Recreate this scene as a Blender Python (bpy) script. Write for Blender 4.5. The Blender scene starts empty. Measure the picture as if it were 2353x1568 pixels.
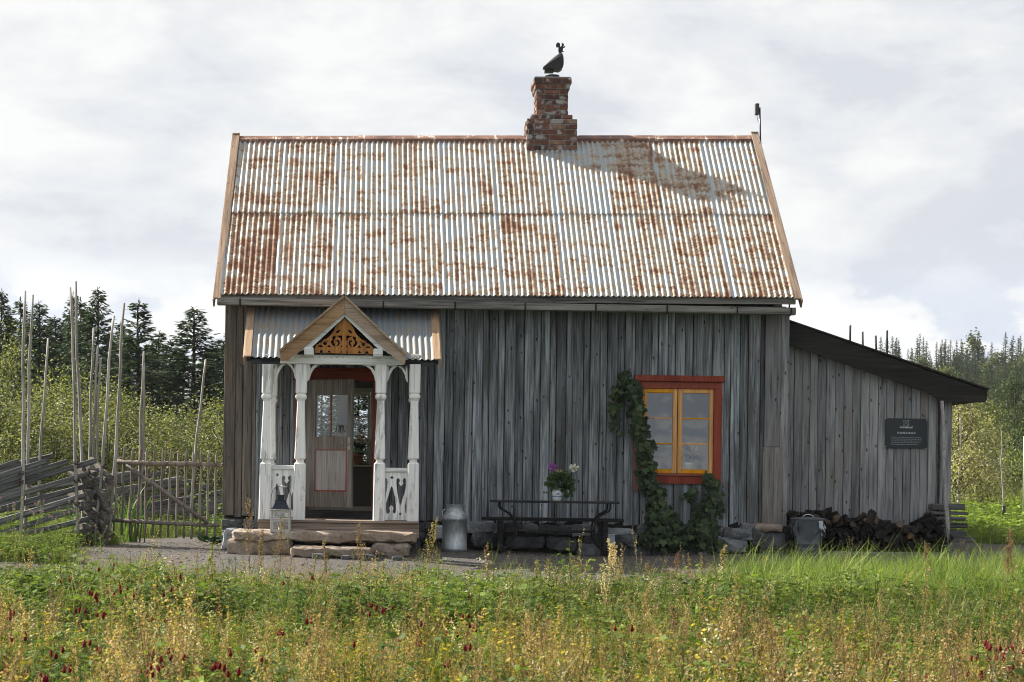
import bpy, bmesh, math, random
import numpy as np
from mathutils import Vector, Matrix, noise as mnoise

R = math.radians
rng = random.Random(7)
nr = np.random.default_rng(11)
SC = bpy.context.scene
COL = SC.collection

# ------------------------------------------------------------------ camera, sky, sun, exposure
W, H, F = 2353.0, 1568.0, 4575.0            # picture size in working pixels, focal length in them (70 mm)
PX, PY = 905.0, 1100.0                      # where the facade's normal meets the picture
CAM_Y, CAM_Z, ROLL = -29.0, 1.05, R(0.8)
cam = bpy.data.objects.new('camera', bpy.data.cameras.new('camera'))
COL.objects.link(cam)
cam.location = (0, CAM_Y, CAM_Z)
cam.rotation_euler = (R(90), -ROLL, 0)
cam.data.sensor_width = 36
cam.data.lens = 36 * F / W
cam.data.shift_x = (W / 2 - PX) / W
cam.data.shift_y = (PY - H / 2) / W
cam.data.clip_end = 3000
cam.data.dof.use_dof = True
cam.data.dof.focus_distance = 29.0
cam.data.dof.aperture_fstop = 6.3
SC.camera = cam

SUN_TO = Vector((-1.17, 0.56, 1.0)).normalized()     # towards the sun: behind the house, to the left
sun = bpy.data.objects.new('sun', bpy.data.lights.new('sun', 'SUN'))
COL.objects.link(sun)
sun.data.energy = 5.0
sun.data.angle = R(0.6)
sun.data.color = (1.0, 0.93, 0.82)
sun.rotation_euler = SUN_TO.to_track_quat('Z', 'Y').to_euler()
sun.location = (-20, 10, 20)

SC.view_settings.view_transform = 'Standard'
SC.view_settings.look = 'None'
SC.view_settings.gamma = 1
SC.view_settings.exposure = 1.35
SC.view_settings.use_curve_mapping = False
SC.render.engine = 'CYCLES'
SC.cycles.use_denoising = True
SC.cycles.filter_width = 1.0
SC.cycles.max_bounces = 6
SC.cycles.diffuse_bounces = 3
SC.cycles.glossy_bounces = 3
SC.cycles.transmission_bounces = 5
SC.cycles.transparent_max_bounces = 12
SC.cycles.caustics_reflective = False
SC.cycles.caustics_refractive = False


class NT:
    """tiny node builder"""
    def __init__(s, tree):
        s.t = tree
        tree.nodes.clear()

    def n(s, typ, ins=None, **props):
        nd = s.t.nodes.new(typ)
        for k, v in props.items():
            setattr(nd, k, v)
        for k, v in (ins or {}).items():
            sock = nd.inputs[k]
            if isinstance(v, bpy.types.NodeSocket):
                s.t.links.new(v, sock)
            elif isinstance(v, bpy.types.Node):
                s.t.links.new(v.outputs[0], sock)
            else:
                sock.default_value = v
        return nd

    def math(s, op, a, b=0.0, c=0.0, clamp=False):
        return s.n('ShaderNodeMath', {0: a, 1: b, 2: c}, operation=op, use_clamp=clamp).outputs[0]

    def vmath(s, op, a, b=(0, 0, 0)):
        return s.n('ShaderNodeVectorMath', {0: a, 1: b}, operation=op).outputs[0]

    def mix(s, f, a, b, blend='MIX'):
        nd = s.t.nodes.new('ShaderNodeMix')
        nd.data_type = 'RGBA'
        nd.blend_type = blend
        nd.clamp_factor = True
        for sock, v in ((nd.inputs[0], f), (nd.inputs[6], a), (nd.inputs[7], b)):
            if isinstance(v, bpy.types.NodeSocket):
                s.t.links.new(v, sock)
            elif isinstance(v, bpy.types.Node):
                s.t.links.new(v.outputs[0], sock)
            else:
                sock.default_value = v if not isinstance(v, tuple) else (v + (1,) if len(v) == 3 else v)
        return nd.outputs[2]

    def ramp(s, f, stops, interp='LINEAR'):
        nd = s.n('ShaderNodeValToRGB', {0: f})
        cr = nd.color_ramp
        cr.interpolation = interp
        while len(cr.elements) < len(stops):
            cr.elements.new(0.5)
        for e, (p, c) in zip(cr.elements, stops):
            e.position = p
            e.color = c + (1,) if isinstance(c, tuple) else (c, c, c, 1)
        return nd.outputs[0]

    def step(s, v, lo, hi):
        return s.n('ShaderNodeMapRange', {0: v, 1: lo, 2: hi, 3: 0.0, 4: 1.0}, interpolation_type='SMOOTHSTEP').outputs[0]

    def noise(s, vec, scale, detail=4.0, rough=0.55, dist=0.0):
        return s.n('ShaderNodeTexNoise', {'Vector': vec, 'Scale': scale, 'Detail': detail, 'Roughness': rough, 'Distortion': dist}).outputs[0]

    def scaled(s, vec, sc):
        return s.vmath('MULTIPLY', vec, sc)


world = bpy.data.worlds.new('World')
SC.world = world
world.use_nodes = True
w = NT(world.node_tree)
sky = w.n('ShaderNodeTexSky', sky_type='NISHITA', sun_disc=False, sun_elevation=math.asin(SUN_TO.z),
          sun_rotation=math.atan2(SUN_TO.x, SUN_TO.y), altitude=200, air_density=1.0, dust_density=1.5, ozone_density=1.0)
d_ = w.n('ShaderNodeTexCoord').outputs['Generated']
sep = w.n('ShaderNodeSeparateXYZ', {0: d_})
zz = sep.outputs[2]
toward = w.math('MAXIMUM', w.n('ShaderNodeVectorMath', {0: d_, 1: tuple(SUN_TO)}, operation='DOT_PRODUCT').outputs['Value'], 0.0)
flat = w.scaled(d_, (1.0, 1.0, 2.3))
cover = w.noise(w.vmath('ADD', flat, (0.37, 1.9, 0.21)), 9.5, 10.0, 0.6, 0.2)
broad = w.noise(w.vmath('ADD', flat, (3.1, 1.7, 0.4)), 2.1, 3.0, 0.5)
shade = w.math('ADD', w.math('MULTIPLY', cover, 0.8), w.math('MULTIPLY', broad, 0.2))
shade = w.math('ADD', shade, w.math('MULTIPLY', w.math('SUBTRACT', toward, 0.42), 0.36))
cloud = w.ramp(shade, [(0.38, (2.75, 2.86, 3.08)), (0.44, (3.08, 3.17, 3.34)), (0.49, (3.3, 3.36, 3.45)), (0.57, (3.7, 3.72, 3.72))])
gap = w.step(w.noise(w.vmath('ADD', flat, (7.3, 2.2, 5.1)), 3.3, 6.0, 0.6, 0.3), 0.56, 0.72)
blue = w.mix(0.72, w.mix(1.0, sky.outputs[0], (0.25, 0.25, 0.25), 'MULTIPLY'), (2.9, 3.3, 3.8))
skycol = w.mix(w.math('MULTIPLY', gap, 0.55), cloud, blue)
# heaped white clouds low over the horizon
puff = w.noise(w.scaled(d_, (1.0, 1.0, 1.7)), 13.0, 8.0, 0.52, 0.15)
low = w.math('SUBTRACT', 1.0, w.step(zz, 0.075, 0.125))
base_low = w.mix(low, skycol, w.mix(0.5, skycol, (2.75, 3.1, 3.7)))
skycol2 = w.mix(w.math('MULTIPLY', w.step(puff, 0.48, 0.53), low), base_low, w.ramp(puff, [(0.47, (3.0, 3.15, 3.5)), (0.53, (3.65, 3.7, 3.75)), (0.6, (4.1, 4.1, 4.05))]))
bg = w.n('ShaderNodeBackground', {'Color': skycol2, 'Strength': 0.1})
w.n('ShaderNodeOutputWorld', {0: bg})

# ------------------------------------------------------------------ helpers
CR, SR = math.cos(ROLL), math.sin(ROLL)


def at(px, py, Y):
    """the point on the plane y = Y that lies behind picture point (px, py)"""
    a, b = (px - PX) / F, (PY - py) / F
    d = Y - CAM_Y
    return Vector((d * (a * CR - b * SR), Y, CAM_Z + d * (a * SR + b * CR)))


def sst(v, lo, hi):
    t = np.clip((np.asarray(v, float) - lo) / (hi - lo), 0, 1)
    return t * t * (3 - 2 * t)


def ground(x, y):
    x = np.asarray(x, float)
    y = np.asarray(y, float)
    z = -0.42 * sst(-y, 1.2, 6.5) - 0.32 * sst(-y, 6, 22)
    z = z + 0.13 * sst(x, 5.5, 8.5) * sst(y, -6, -0.5)
    z = z + 0.28 * sst(y, 2, 9) + 0.6 * sst(y, 9, 60)
    z = z + 18 * np.clip((y - 60) / 255, 0, 1.15) ** 1.55 * sst(x / np.maximum(y, 1), 0.02, 0.30)
    z = z + 0.03 * np.sin(x * 1.3 + 0.5) * np.cos(y * 0.9) * sst(np.abs(y + 12), 6, 9)
    return z


def gz(x, y):
    return float(ground(x, y))


WM = {}


def reg(o, M=None, parent=None):
    COL.objects.link(o)
    M = M.copy() if M is not None else Matrix.Identity(4)
    o.matrix_basis = M
    WM[o.name] = M
    if parent is not None:
        o.parent = parent
        o.matrix_parent_inverse = WM[parent.name].inverted()
    return o


def tag(o, label=None, cat=None, group=None, kind=None):
    if label: o['label'] = label
    if cat: o['category'] = cat
    if group: o['group'] = group
    if kind: o['kind'] = kind
    return o


def thing(name, loc, label, cat, group=None, rz=0.0, M=None):
    o = bpy.data.objects.new(name, None)
    o.empty_display_size = 0.1
    reg(o, M if M is not None else Matrix.Translation(loc) @ Matrix.Rotation(rz, 4, 'Z'))
    return tag(o, label, cat, group)


def mkmesh(name, V, Fc, mat, smooth=False, cols=None):
    m = bpy.data.meshes.new(name)
    m.from_pydata([tuple(v) for v in V], [], [tuple(f) for f in Fc])
    if smooth:
        m.polygons.foreach_set('use_smooth', [True] * len(m.polygons))
    if mat: m.materials.append(mat)
    if cols is not None:
        at_ = m.color_attributes.new('Col', 'FLOAT_COLOR', 'POINT')
        at_.data.foreach_set('color', np.asarray(cols, np.float32).ravel())
    m.update()
    return m


def ob(name, V, Fc, mat, parent=None, M=None, smooth=False):
    return reg(bpy.data.objects.new(name, mkmesh(name, V, Fc, mat, smooth)), M, parent)


def obm(name, mesh, parent=None, M=None):
    return reg(bpy.data.objects.new(name, mesh), M, parent)


def cbox(hx, hy, hz, c=0.004):
    """chamfered box about the origin"""
    c = min(c, 0.45 * min(hx, hy, hz))
    h = (hx, hy, hz)
    V, idx = [], {}
    for sx in (-1, 1):
        for sy in (-1, 1):
            for sz in (-1, 1):
                s = (sx, sy, sz)
                for a in range(3):
                    idx[(s, a)] = len(V)
                    V.append(Vector([s[k] * (h[k] - (0 if k == a else c)) for k in range(3)]))
    Fs = []

    def S(a, sa, b, sb, d, sd):
        q = [0, 0, 0]
        q[a], q[b], q[d] = sa, sb, sd
        return tuple(q)
    for a in range(3):
        b, d = [k for k in range(3) if k != a]
        for sa in (-1, 1):
            Fs.append([idx[(S(a, sa, b, i, d, j), a)] for i, j in ((-1, -1), (1, -1), (1, 1), (-1, 1))])
    for a, b, d in ((0, 1, 2), (0, 2, 1), (1, 2, 0)):
        for sa in (-1, 1):
            for sb in (-1, 1):
                p, q = S(a, sa, b, sb, d, -1), S(a, sa, b, sb, d, 1)
                Fs.append([idx[(p, a)], idx[(q, a)], idx[(q, b)], idx[(p, b)]])
    for sx in (-1, 1):
        for sy in (-1, 1):
            for sz in (-1, 1):
                Fs.append([idx[((sx, sy, sz), a)] for a in range(3)])
    out = []
    for f in Fs:
        c0 = sum((V[i] for i in f), Vector()) / len(f)
        nrm = (V[f[1]] - V[f[0]]).cross(V[f[2]] - V[f[0]])
        out.append(f if nrm.dot(c0) > 0 else f[::-1])
    return V, out


def box(name, x0, x1, y0, y1, z0, z1, mat, parent=None, c=0.004, jit=0.0, M=None):
    V, Fs = cbox((x1 - x0) / 2, (y1 - y0) / 2, (z1 - z0) / 2, c)
    o = Vector(((x0 + x1) / 2, (y0 + y1) / 2, (z0 + z1) / 2))
    if jit:
        V = [v + Vector((rng.uniform(-jit, jit), rng.uniform(-jit, jit), rng.uniform(-jit, jit))) for v in V]
    MM = Matrix.Translation(o)
    if M is not None:
        MM = M @ MM
    return ob(name, V, Fs, mat, parent, MM)


def beam(name, p, q, wid, dep, mat, parent=None, up=(0, 0, 1), c=0.004, jit=0.0):
    """chamfered bar from p to q: 'wid' along the side axis, 'dep' along the up axis"""
    p, q = Vector(p), Vector(q)
    L = (q - p).length
    x = (q - p).normalized()
    y = Vector(up).cross(x).normalized()
    z = x.cross(y)
    V, Fs = cbox(L / 2, wid / 2, dep / 2, c)
    if jit:
        V = [v + Vector((0, rng.uniform(-jit, jit), rng.uniform(-jit, jit))) for v in V]
    M = Matrix((x, y, z)).transposed().to_4x4()
    M.translation = (p + q) / 2
    return ob(name, V, Fs, mat, parent, M)


def tube_geo(pts, radii, n=6, cap=True, V=None, Fs=None):
    V = [] if V is None else V
    Fs = [] if Fs is None else Fs
    pts = [Vector(p) for p in pts]
    if not hasattr(radii, '__len__'):
        radii = [radii] * len(pts)
    base = len(V)
    ref = None
    for i, p in enumerate(pts):
        t = (pts[min(i + 1, len(pts) - 1)] - pts[max(i - 1, 0)]).normalized()
        if ref is None:
            ref = Vector((0, 1, 0)) if abs(t.y) < 0.9 else Vector((1, 0, 0))
        u = (ref - t * ref.dot(t)).normalized()
        ref = u
        v = t.cross(u)
        for k in range(n):
            a = 2 * math.pi * k / n
            V.append(p + (u * math.cos(a) + v * math.sin(a)) * radii[i])
    for i in range(len(pts) - 1):
        for k in range(n):
            a, b = base + i * n + k, base + i * n + (k + 1) % n
            Fs.append((a, b, b + n, a + n))
    if cap:
        Fs.append(tuple(base + k for k in range(n))[::-1])
        Fs.append(tuple(base + (len(pts) - 1) * n + k for k in range(n)))
    return V, Fs


def tube(name, pts, radii, mat, parent=None, n=6, smooth=True, M=None):
    V, Fs = tube_geo(pts, radii, n)
    return ob(name, V, Fs, mat, parent, M, smooth)


def lathe_geo(prof, n=20):
    V, Fs = [], []
    for r, z in prof:
        for k in range(n):
            a = 2 * math.pi * k / n
            V.append(Vector((r * math.cos(a), r * math.sin(a), z)))
    for i in range(len(prof) - 1):
        for k in range(n):
            a, b = i * n + k, i * n + (k + 1) % n
            Fs.append((a, b, b + n, a + n))
    Fs.append(tuple(range(n))[::-1])
    Fs.append(tuple((len(prof) - 1) * n + k for k in range(n)))
    return V, Fs


def lathe(name, prof, mat, loc, parent=None, n=20, smooth=True):
    V, Fs = lathe_geo(prof, n)
    o = ob(name, V, Fs, mat, parent, Matrix.Translation(loc), smooth)
    return o


def plate_mesh(name, outer, holes, depth, mat):
    """flat sawn plate in the x-z plane, thickness 'depth' along y; holes are real openings"""
    cu = bpy.data.curves.new('tmp', 'CURVE')
    cu.dimensions = '2D'
    cu.fill_mode = 'BOTH'
    cu.extrude = depth / 2
    for poly in [outer] + list(holes):
        sp = cu.splines.new('POLY')
        sp.points.add(len(poly) - 1)
        for p, (x, z) in zip(sp.points, poly):
            p.co = (x, z, 0, 1)
        sp.use_cyclic_u = True
    o = bpy.data.objects.new('tmp', cu)
    COL.objects.link(o)
    bpy.context.view_layer.update()
    m = bpy.data.meshes.new_from_object(o.evaluated_get(bpy.context.evaluated_depsgraph_get()))
    bpy.data.objects.remove(o)
    bpy.data.curves.remove(cu)
    n = len(m.vertices)
    co = np.empty(n * 3, np.float32)
    m.vertices.foreach_get('co', co)
    co = co.reshape(-1, 3)[:, [0, 2, 1]]
    co[:, 1] *= -1
    m.vertices.foreach_set('co', np.ascontiguousarray(co).ravel())
    m.name = name
    m.materials.clear()
    m.materials.append(mat)
    m.update()
    return m


def plate(name, outer, holes, depth, mat, parent=None, Y=0.0):
    return obm(name, plate_mesh(name, outer, holes, depth, mat), parent, Matrix.Translation((0, Y, 0)))


def poly_px(pts, fx, Y):
    """picture polygon -> (x, z) on plane Y through a pixel mapping fx"""
    out = []
    for p in pts:
        q = at(*fx(*p), Y)
        out.append((q.x, q.z))
    return out


def smooth_closed(pts, k=4):
    """Catmull-Rom through a closed polygon"""
    out = []
    n = len(pts)
    for i in range(n):
        p0, p1, p2, p3 = (pts[(i + j - 1) % n] for j in range(4))
        for s in range(k):
            t = s / k
            out.append(tuple(0.5 * (2 * p1[a] + (p2[a] - p0[a]) * t + (2 * p0[a] - 5 * p1[a] + 4 * p2[a] - p3[a]) * t * t
                                    + (3 * p1[a] - p0[a] - 3 * p2[a] + p3[a]) * t ** 3) for a in (0, 1)))
    return out


def circ(cx, cy, r, n=12):
    return [(cx + r * math.cos(2 * math.pi * k / n), cy + r * math.sin(2 * math.pi * k / n)) for k in range(n)]


def rock_mesh(sx, sy, sz, seed, mat, box_=0.55, amp=0.16, sub=3):
    bm = bmesh.new()
    bmesh.ops.create_cube(bm, size=2.0)
    bmesh.ops.subdivide_edges(bm, edges=bm.edges[:], cuts=sub, use_grid_fill=True)
    off = Vector((seed * 3.7, seed * 1.3, seed * 7.1))
    for v in bm.verts:
        s = v.co.normalized() * 1.25
        p = v.co * box_ + s * (1 - box_)
        w_ = Vector((p.x * sx, p.y * sy, p.z * sz))
        k = 0.35 / max(0.05, min(sx, sy, sz) * 2)
        q = w_ * (1.1 * k * 3) + off
        nz = mnoise.noise(q) * 1.6 + mnoise.noise(q * 2.7) * 0.8
        nl = Vector((p.x / sx, p.y / sy, p.z / sz)).normalized()
        v.co = w_ + nl * nz * amp * min(sx, sy, sz)
    m = bpy.data.meshes.new('stone')
    bm.to_mesh(m)
    bm.free()
    m.materials.append(mat)
    return m


def copy_tree(o, M, label=None, parent=None):
    c = o.copy()
    COL.objects.link(c)
    c.matrix_basis = M
    WM[c.name] = M
    c.parent = parent
    if label: c['label'] = label
    for ch in o.children:
        k = ch.copy()
        COL.objects.link(k)
        k.parent = c
    return c


class Batch:
    """many small polygons gathered with numpy into one mesh, colour per vertex"""
    def __init__(s):
        s.V, s.T, s.C, s.n = [], [], [], 0

    def add(s, V, T, C):
        s.V.append(V); s.T.append(T + s.n); s.C.append(C); s.n += len(V)

    def tpl(s):
        return np.concatenate(s.V), np.concatenate(s.T), np.concatenate(s.C)

    def mesh(s, name, mat):
        V, T, C = s.tpl()
        m = bpy.data.meshes.new(name)
        m.vertices.add(len(V))
        m.vertices.foreach_set('co', V.astype(np.float32).ravel())
        m.loops.add(T.size)
        m.loops.foreach_set('vertex_index', T.astype(np.int32).ravel())
        m.polygons.add(len(T))
        m.polygons.foreach_set('loop_start', np.arange(0, T.size, 3, dtype=np.int32))
        m.polygons.foreach_set('loop_total', np.full(len(T), 3, np.int32))
        a = m.color_attributes.new('Col', 'FLOAT_COLOR', 'POINT')
        C4 = np.ones((len(V), 4), np.float32)
        C4[:, :3] = np.clip(C, 0, 1)
        a.data.foreach_set('color', C4.ravel())
        m.materials.append(mat)
        m.update(calc_edges=True)
        m.validate()
        return m


def scatter(batch, tpl, pos, rot, scl, tint=None, lean=None):
    """add len(pos) copies of a template (V, T, C)"""
    V, T, C = tpl
    N = len(pos)
    if N == 0: return
    c, s_ = np.cos(rot)[:, None], np.sin(rot)[:, None]
    sx = scl if scl.ndim == 2 else np.stack([scl, scl], 1)
    x = (V[None, :, 0] * c - V[None, :, 1] * s_) * sx[:, :1]
    y = (V[None, :, 0] * s_ + V[None, :, 1] * c) * sx[:, :1]
    z = V[None, :, 2] * sx[:, 1:]
    if lean is not None:
        x = x + lean[:, :1] * z
        y = y + lean[:, 1:] * z
    P = np.stack([x, y, z], 2) + pos[:, None, :]
    Cc = np.broadcast_to(C[None], (N,) + C.shape)
    if tint is not None:
        Cc = Cc * tint[:, None, :]
    Tt = (T[None] + (np.arange(N) * len(V))[:, None, None]).reshape(-1, 3)
    batch.add(P.reshape(-1, 3), Tt, Cc.reshape(-1, 3))

# ------------------------------------------------------------------ materials
def newmat(name):
    m = bpy.data.materials.new(name)
    m.use_nodes = True
    return m, NT(m.node_tree)


def finish(t, col, rough=0.8, bump=None, bstr=0.3, bdist=0.01, metal=0.0, spec=0.4):
    ins = {'Base Color': col, 'Roughness': rough, 'Metallic': metal, 'Specular IOR Level': spec}
    p = t.n('ShaderNodeBsdfPrincipled', ins)
    if bump is not None:
        b = t.n('ShaderNodeBump', {'Height': bump, 'Strength': bstr, 'Distance': bdist})
        t.t.links.new(b.outputs[0], p.inputs['Normal'])
    t.n('ShaderNodeOutputMaterial', {0: p})
    return p


def plain(name, col, rough=0.6, metal=0.0, var=0.12, spec=0.4, ns=9.0):
    m, t = newmat(name)
    co = t.n('ShaderNodeTexCoord').outputs['Object']
    nz = t.noise(co, ns, 5.0, 0.6)
    c = t.mix(nz, tuple(v * (1 - var) for v in col), tuple(min(1, v * (1 + var)) for v in col))
    finish(t, c, rough, nz, 0.08, 0.004, metal, spec)
    return m


def wood(name, dark, mid, light, axis='Z', fine=1.0, knots=0.6, var=0.3, rough=0.85, wear=None, stain=None):
    """weathered timber, grain along the given local axis, tone differing from piece to piece"""
    m, t = newmat(name)
    oi = t.n('ShaderNodeObjectInfo').outputs['Random']
    co = t.n('ShaderNodeTexCoord').outputs['Object']
    off = t.n('ShaderNodeCombineXYZ', {0: t.math('MULTIPLY', oi, 41.0), 1: t.math('MULTIPLY', oi, 17.0), 2: t.math('MULTIPLY', oi, 73.0)})
    co = t.vmath('ADD', co, off.outputs[0])
    k = {'X': 0, 'Y': 1, 'Z': 2}[axis]
    sc = [9.0 * fine] * 3; sc[k] = 0.7
    sf = [55.0 * fine] * 3; sf[k] = 1.6
    g1 = t.noise(t.scaled(co, tuple(sc)), 1.0, 5.0, 0.6, 0.35)
    g2 = t.noise(t.scaled(co, tuple(sf)), 1.0, 4.0, 0.65, 0.2)
    g = t.math('ADD', t.math('MULTIPLY', g1, 0.45), t.math('MULTIPLY', g2, 0.55))
    col = t.ramp(g, [(0.38, dark), (0.5, mid), (0.62, light)])
    if stain is not None:
        sst_ = [2.2] * 3; sst_[k] = 0.55
        col = t.mix(t.math('MULTIPLY', t.step(t.noise(t.scaled(co, tuple(sst_)), 1.0, 5.0, 0.6, 0.4), 0.5, 0.68), 0.75), col, stain)
    h = g
    if knots:
        kv = [9.5] * 3; kv[k] = 4.2
        vo = t.n('ShaderNodeTexVoronoi', {'Vector': t.scaled(co, tuple(kv)), 'Scale': 1.0, 'Randomness': 1.0})
        kn = t.math('SUBTRACT', 1.0, t.step(vo.outputs['Distance'], 0.06, 0.15))
        col = t.mix(t.math('MULTIPLY', kn, knots), col, tuple(v * 0.28 for v in dark))
    v = t.math('ADD', 1.0 - var * 0.55, t.math('MULTIPLY', oi, var))
    col = t.n('ShaderNodeHueSaturation', {'Color': col, 'Value': v, 'Saturation': t.math('ADD', 0.75, t.math('MULTIPLY', t.math('FRACT', t.math('MULTIPLY', oi, 7.31)), 0.5))}).outputs[0]
    crack = t.step(g2, 0.3, 0.4)
    col = t.mix(t.math('MULTIPLY', t.math('SUBTRACT', 1.0, crack), 0.6), col, tuple(x * 0.35 for x in dark))
    if wear is not None:
        wm = [7.0] * 3; wm[k] = 1.1
        wn = t.noise(t.scaled(co, tuple(wm)), 1.0, 8.0, 0.7, 0.5)
        col = t.mix(t.step(wn, 0.55, 0.63), col, wear)
    finish(t, col, rough, h, 0.55, 0.006, 0.0, 0.25)
    return m


WALL = wood('old_grey_boards', (0.052, 0.058, 0.065), (0.16, 0.177, 0.194), (0.35, 0.38, 0.4), 'Z', 1.0, 0.92, 0.75, stain=(0.075, 0.074, 0.072))
WALLNEW = wood('newer_brown_boards', (0.07, 0.06, 0.053), (0.13, 0.112, 0.097), (0.2, 0.175, 0.15), 'Z', 0.7, 0.7, 0.35)
SHEDW = wood('shed_boards', (0.1, 0.104, 0.11), (0.2, 0.205, 0.215), (0.31, 0.312, 0.315), 'Z', 0.6, 0.95, 0.4, stain=(0.19, 0.175, 0.165))
CORNERNEW = wood('patched_corner_boards', (0.1, 0.095, 0.09), (0.17, 0.16, 0.15), (0.25, 0.24, 0.22), 'Z', 0.8, 0.6, 0.2)
GUTTERW = wood('gutter_timber', (0.06, 0.06, 0.06), (0.15, 0.145, 0.135), (0.27, 0.26, 0.245), 'X', 1.0, 0.5, 0.2)
BARGE = wood('brown_barge_board', (0.13, 0.08, 0.048), (0.24, 0.155, 0.095), (0.33, 0.225, 0.15), 'X', 0.8, 0.7, 0.2)
PINE = wood('fresh_pine', (0.22, 0.145, 0.092), (0.33, 0.232, 0.153), (0.43, 0.315, 0.22), 'X', 0.8, 0.5, 0.15)
DECKW = wood('deck_timber', (0.13, 0.095, 0.075), (0.24, 0.185, 0.15), (0.34, 0.28, 0.235), 'X', 0.9, 0.5, 0.2)
FRET = wood('fretwork_orange', (0.24, 0.115, 0.055), (0.38, 0.2, 0.1), (0.48, 0.275, 0.15), 'Z', 0.6, 0.2, 0.1)
WHITEP = wood('worn_white_paint', (0.6, 0.62, 0.62), (0.78, 0.79, 0.78), (0.86, 0.86, 0.84), 'Z', 0.8, 0.0, 0.1, 0.7, wear=(0.42, 0.43, 0.42))
WHITEX = wood('worn_white_beam', (0.52, 0.54, 0.54), (0.68, 0.7, 0.69), (0.8, 0.8, 0.77), 'X', 0.8, 0.0, 0.1, 0.7, wear=(0.4, 0.41, 0.41))
DOORW = wood('door_timber', (0.075, 0.066, 0.058), (0.15, 0.135, 0.12), (0.24, 0.22, 0.2), 'Z', 1.0, 0.4, 0.2)
DOORP = wood('door_panel_wood', (0.19, 0.175, 0.165), (0.28, 0.262, 0.25), (0.37, 0.35, 0.33), 'Z', 0.9, 0.5, 0.1)
STUBW = wood('split_rail_ends', (0.04, 0.035, 0.03), (0.095, 0.083, 0.072), (0.19, 0.17, 0.15), 'X', 1.4, 0.2, 0.5)
FENCEW = wood('fence_rails', (0.04, 0.04, 0.042), (0.11, 0.112, 0.116), (0.23, 0.232, 0.236), 'X', 1.4, 0.3, 0.4)
POLEW = wood('fence_poles', (0.13, 0.12, 0.115), (0.29, 0.275, 0.26), (0.44, 0.425, 0.4), 'Z', 1.6, 0.2, 0.3)
GATEW = wood('gate_timber', (0.08, 0.066, 0.056), (0.18, 0.152, 0.13), (0.31, 0.27, 0.235), 'Z', 1.6, 0.2, 0.3)
LOGW = wood('firewood_bark', (0.005, 0.0045, 0.0042), (0.012, 0.0105, 0.0095), (0.04, 0.034, 0.029), 'Y', 1.5, 0.0, 1.1)
LOGL = wood('firewood_split', (0.05, 0.035, 0.024), (0.1, 0.07, 0.048), (0.17, 0.125, 0.09), 'Y', 1.5, 0.0, 0.6)
STACKW = wood('timber_offcuts', (0.04, 0.04, 0.042), (0.1, 0.1, 0.1), (0.2, 0.195, 0.185), 'X', 1.3, 0.2, 0.4)
TARRED = wood('tarred_fascia', (0.008, 0.007, 0.0065), (0.017, 0.0145, 0.013), (0.036, 0.031, 0.028), 'X', 0.5, 0.5, 0.1, 0.75)
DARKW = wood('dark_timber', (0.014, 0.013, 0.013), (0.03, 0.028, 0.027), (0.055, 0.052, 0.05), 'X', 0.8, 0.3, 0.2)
BENCHW = wood('black_bench_timber', (0.009, 0.009, 0.01), (0.02, 0.02, 0.022), (0.045, 0.045, 0.048), 'X', 0.8, 0.2, 0.2)
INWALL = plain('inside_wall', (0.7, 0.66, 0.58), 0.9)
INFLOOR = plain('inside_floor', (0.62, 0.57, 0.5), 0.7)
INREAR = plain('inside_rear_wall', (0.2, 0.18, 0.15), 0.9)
REDP = wood('red_window_paint', (0.155, 0.042, 0.031), (0.225, 0.064, 0.046), (0.27, 0.085, 0.064), 'Z', 0.8, 0.0, 0.12, 0.65)
REDD = wood('dark_red_paint', (0.1, 0.02, 0.014), (0.16, 0.033, 0.022), (0.2, 0.045, 0.03), 'X', 0.8, 0.0, 0.1, 0.65)
ORANGEP = wood('orange_casement_paint', (0.44, 0.19, 0.03), (0.62, 0.285, 0.05), (0.72, 0.37, 0.09), 'Z', 0.7, 0.0, 0.1, 0.5)
CREAMP = plain('cream_paint', (0.74, 0.71, 0.6), 0.55, var=0.05)
IRON = plain('black_iron', (0.018, 0.018, 0.019), 0.5, 0.6)
BLACKP = plain('black_lacquer', (0.012, 0.012, 0.014), 0.35)
BLACKGREY = plain('cowl_metal', (0.03, 0.029, 0.028), 0.42, 0.7)
TERRA = plain('terracotta', (0.42, 0.17, 0.09), 0.8)
WHITEC = plain('white_ceramic', (0.78, 0.77, 0.74), 0.3, var=0.03)
WHITEM = plain('white_enamel', (0.6, 0.64, 0.66), 0.45, var=0.05)
GREYBOX = plain('pale_grey_plastic', (0.4, 0.47, 0.5), 0.5, var=0.05)
BINM = plain('grey_bin_metal', (0.105, 0.115, 0.128), 0.42, 0.35, var=0.12)
BRASS = plain('old_brass', (0.3, 0.2, 0.09), 0.4, 0.8)
LANTW = plain('lantern_frame_wood', (0.42, 0.41, 0.38), 0.7, var=0.25, ns=30)
LANTT = plain('lantern_lid_metal', (0.02, 0.024, 0.038), 0.3, 0.5)
SIGNM = plain('sign_plate', (0.012, 0.017, 0.022), 0.35, var=0.1)
SIGNT = plain('sign_lettering', (0.72, 0.75, 0.78), 0.6, var=0.02)
SIGNL = plain('sign_emblem_lines', (0.33, 0.4, 0.44), 0.6, var=0.02)
CANVAS = plain('curtain_cloth', (0.09, 0.03, 0.035), 0.9)
CONC = plain('concrete_strip', (0.16, 0.16, 0.16), 0.95, var=0.3)
DIRT = plain('soil_core', (0.03, 0.028, 0.025), 1.0, var=0.4)
TWIG = plain('willow_bands', (0.06, 0.045, 0.035), 0.9, var=0.4, ns=40)
STEMV = plain('vine_stem', (0.07, 0.05, 0.035), 0.9)


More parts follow.
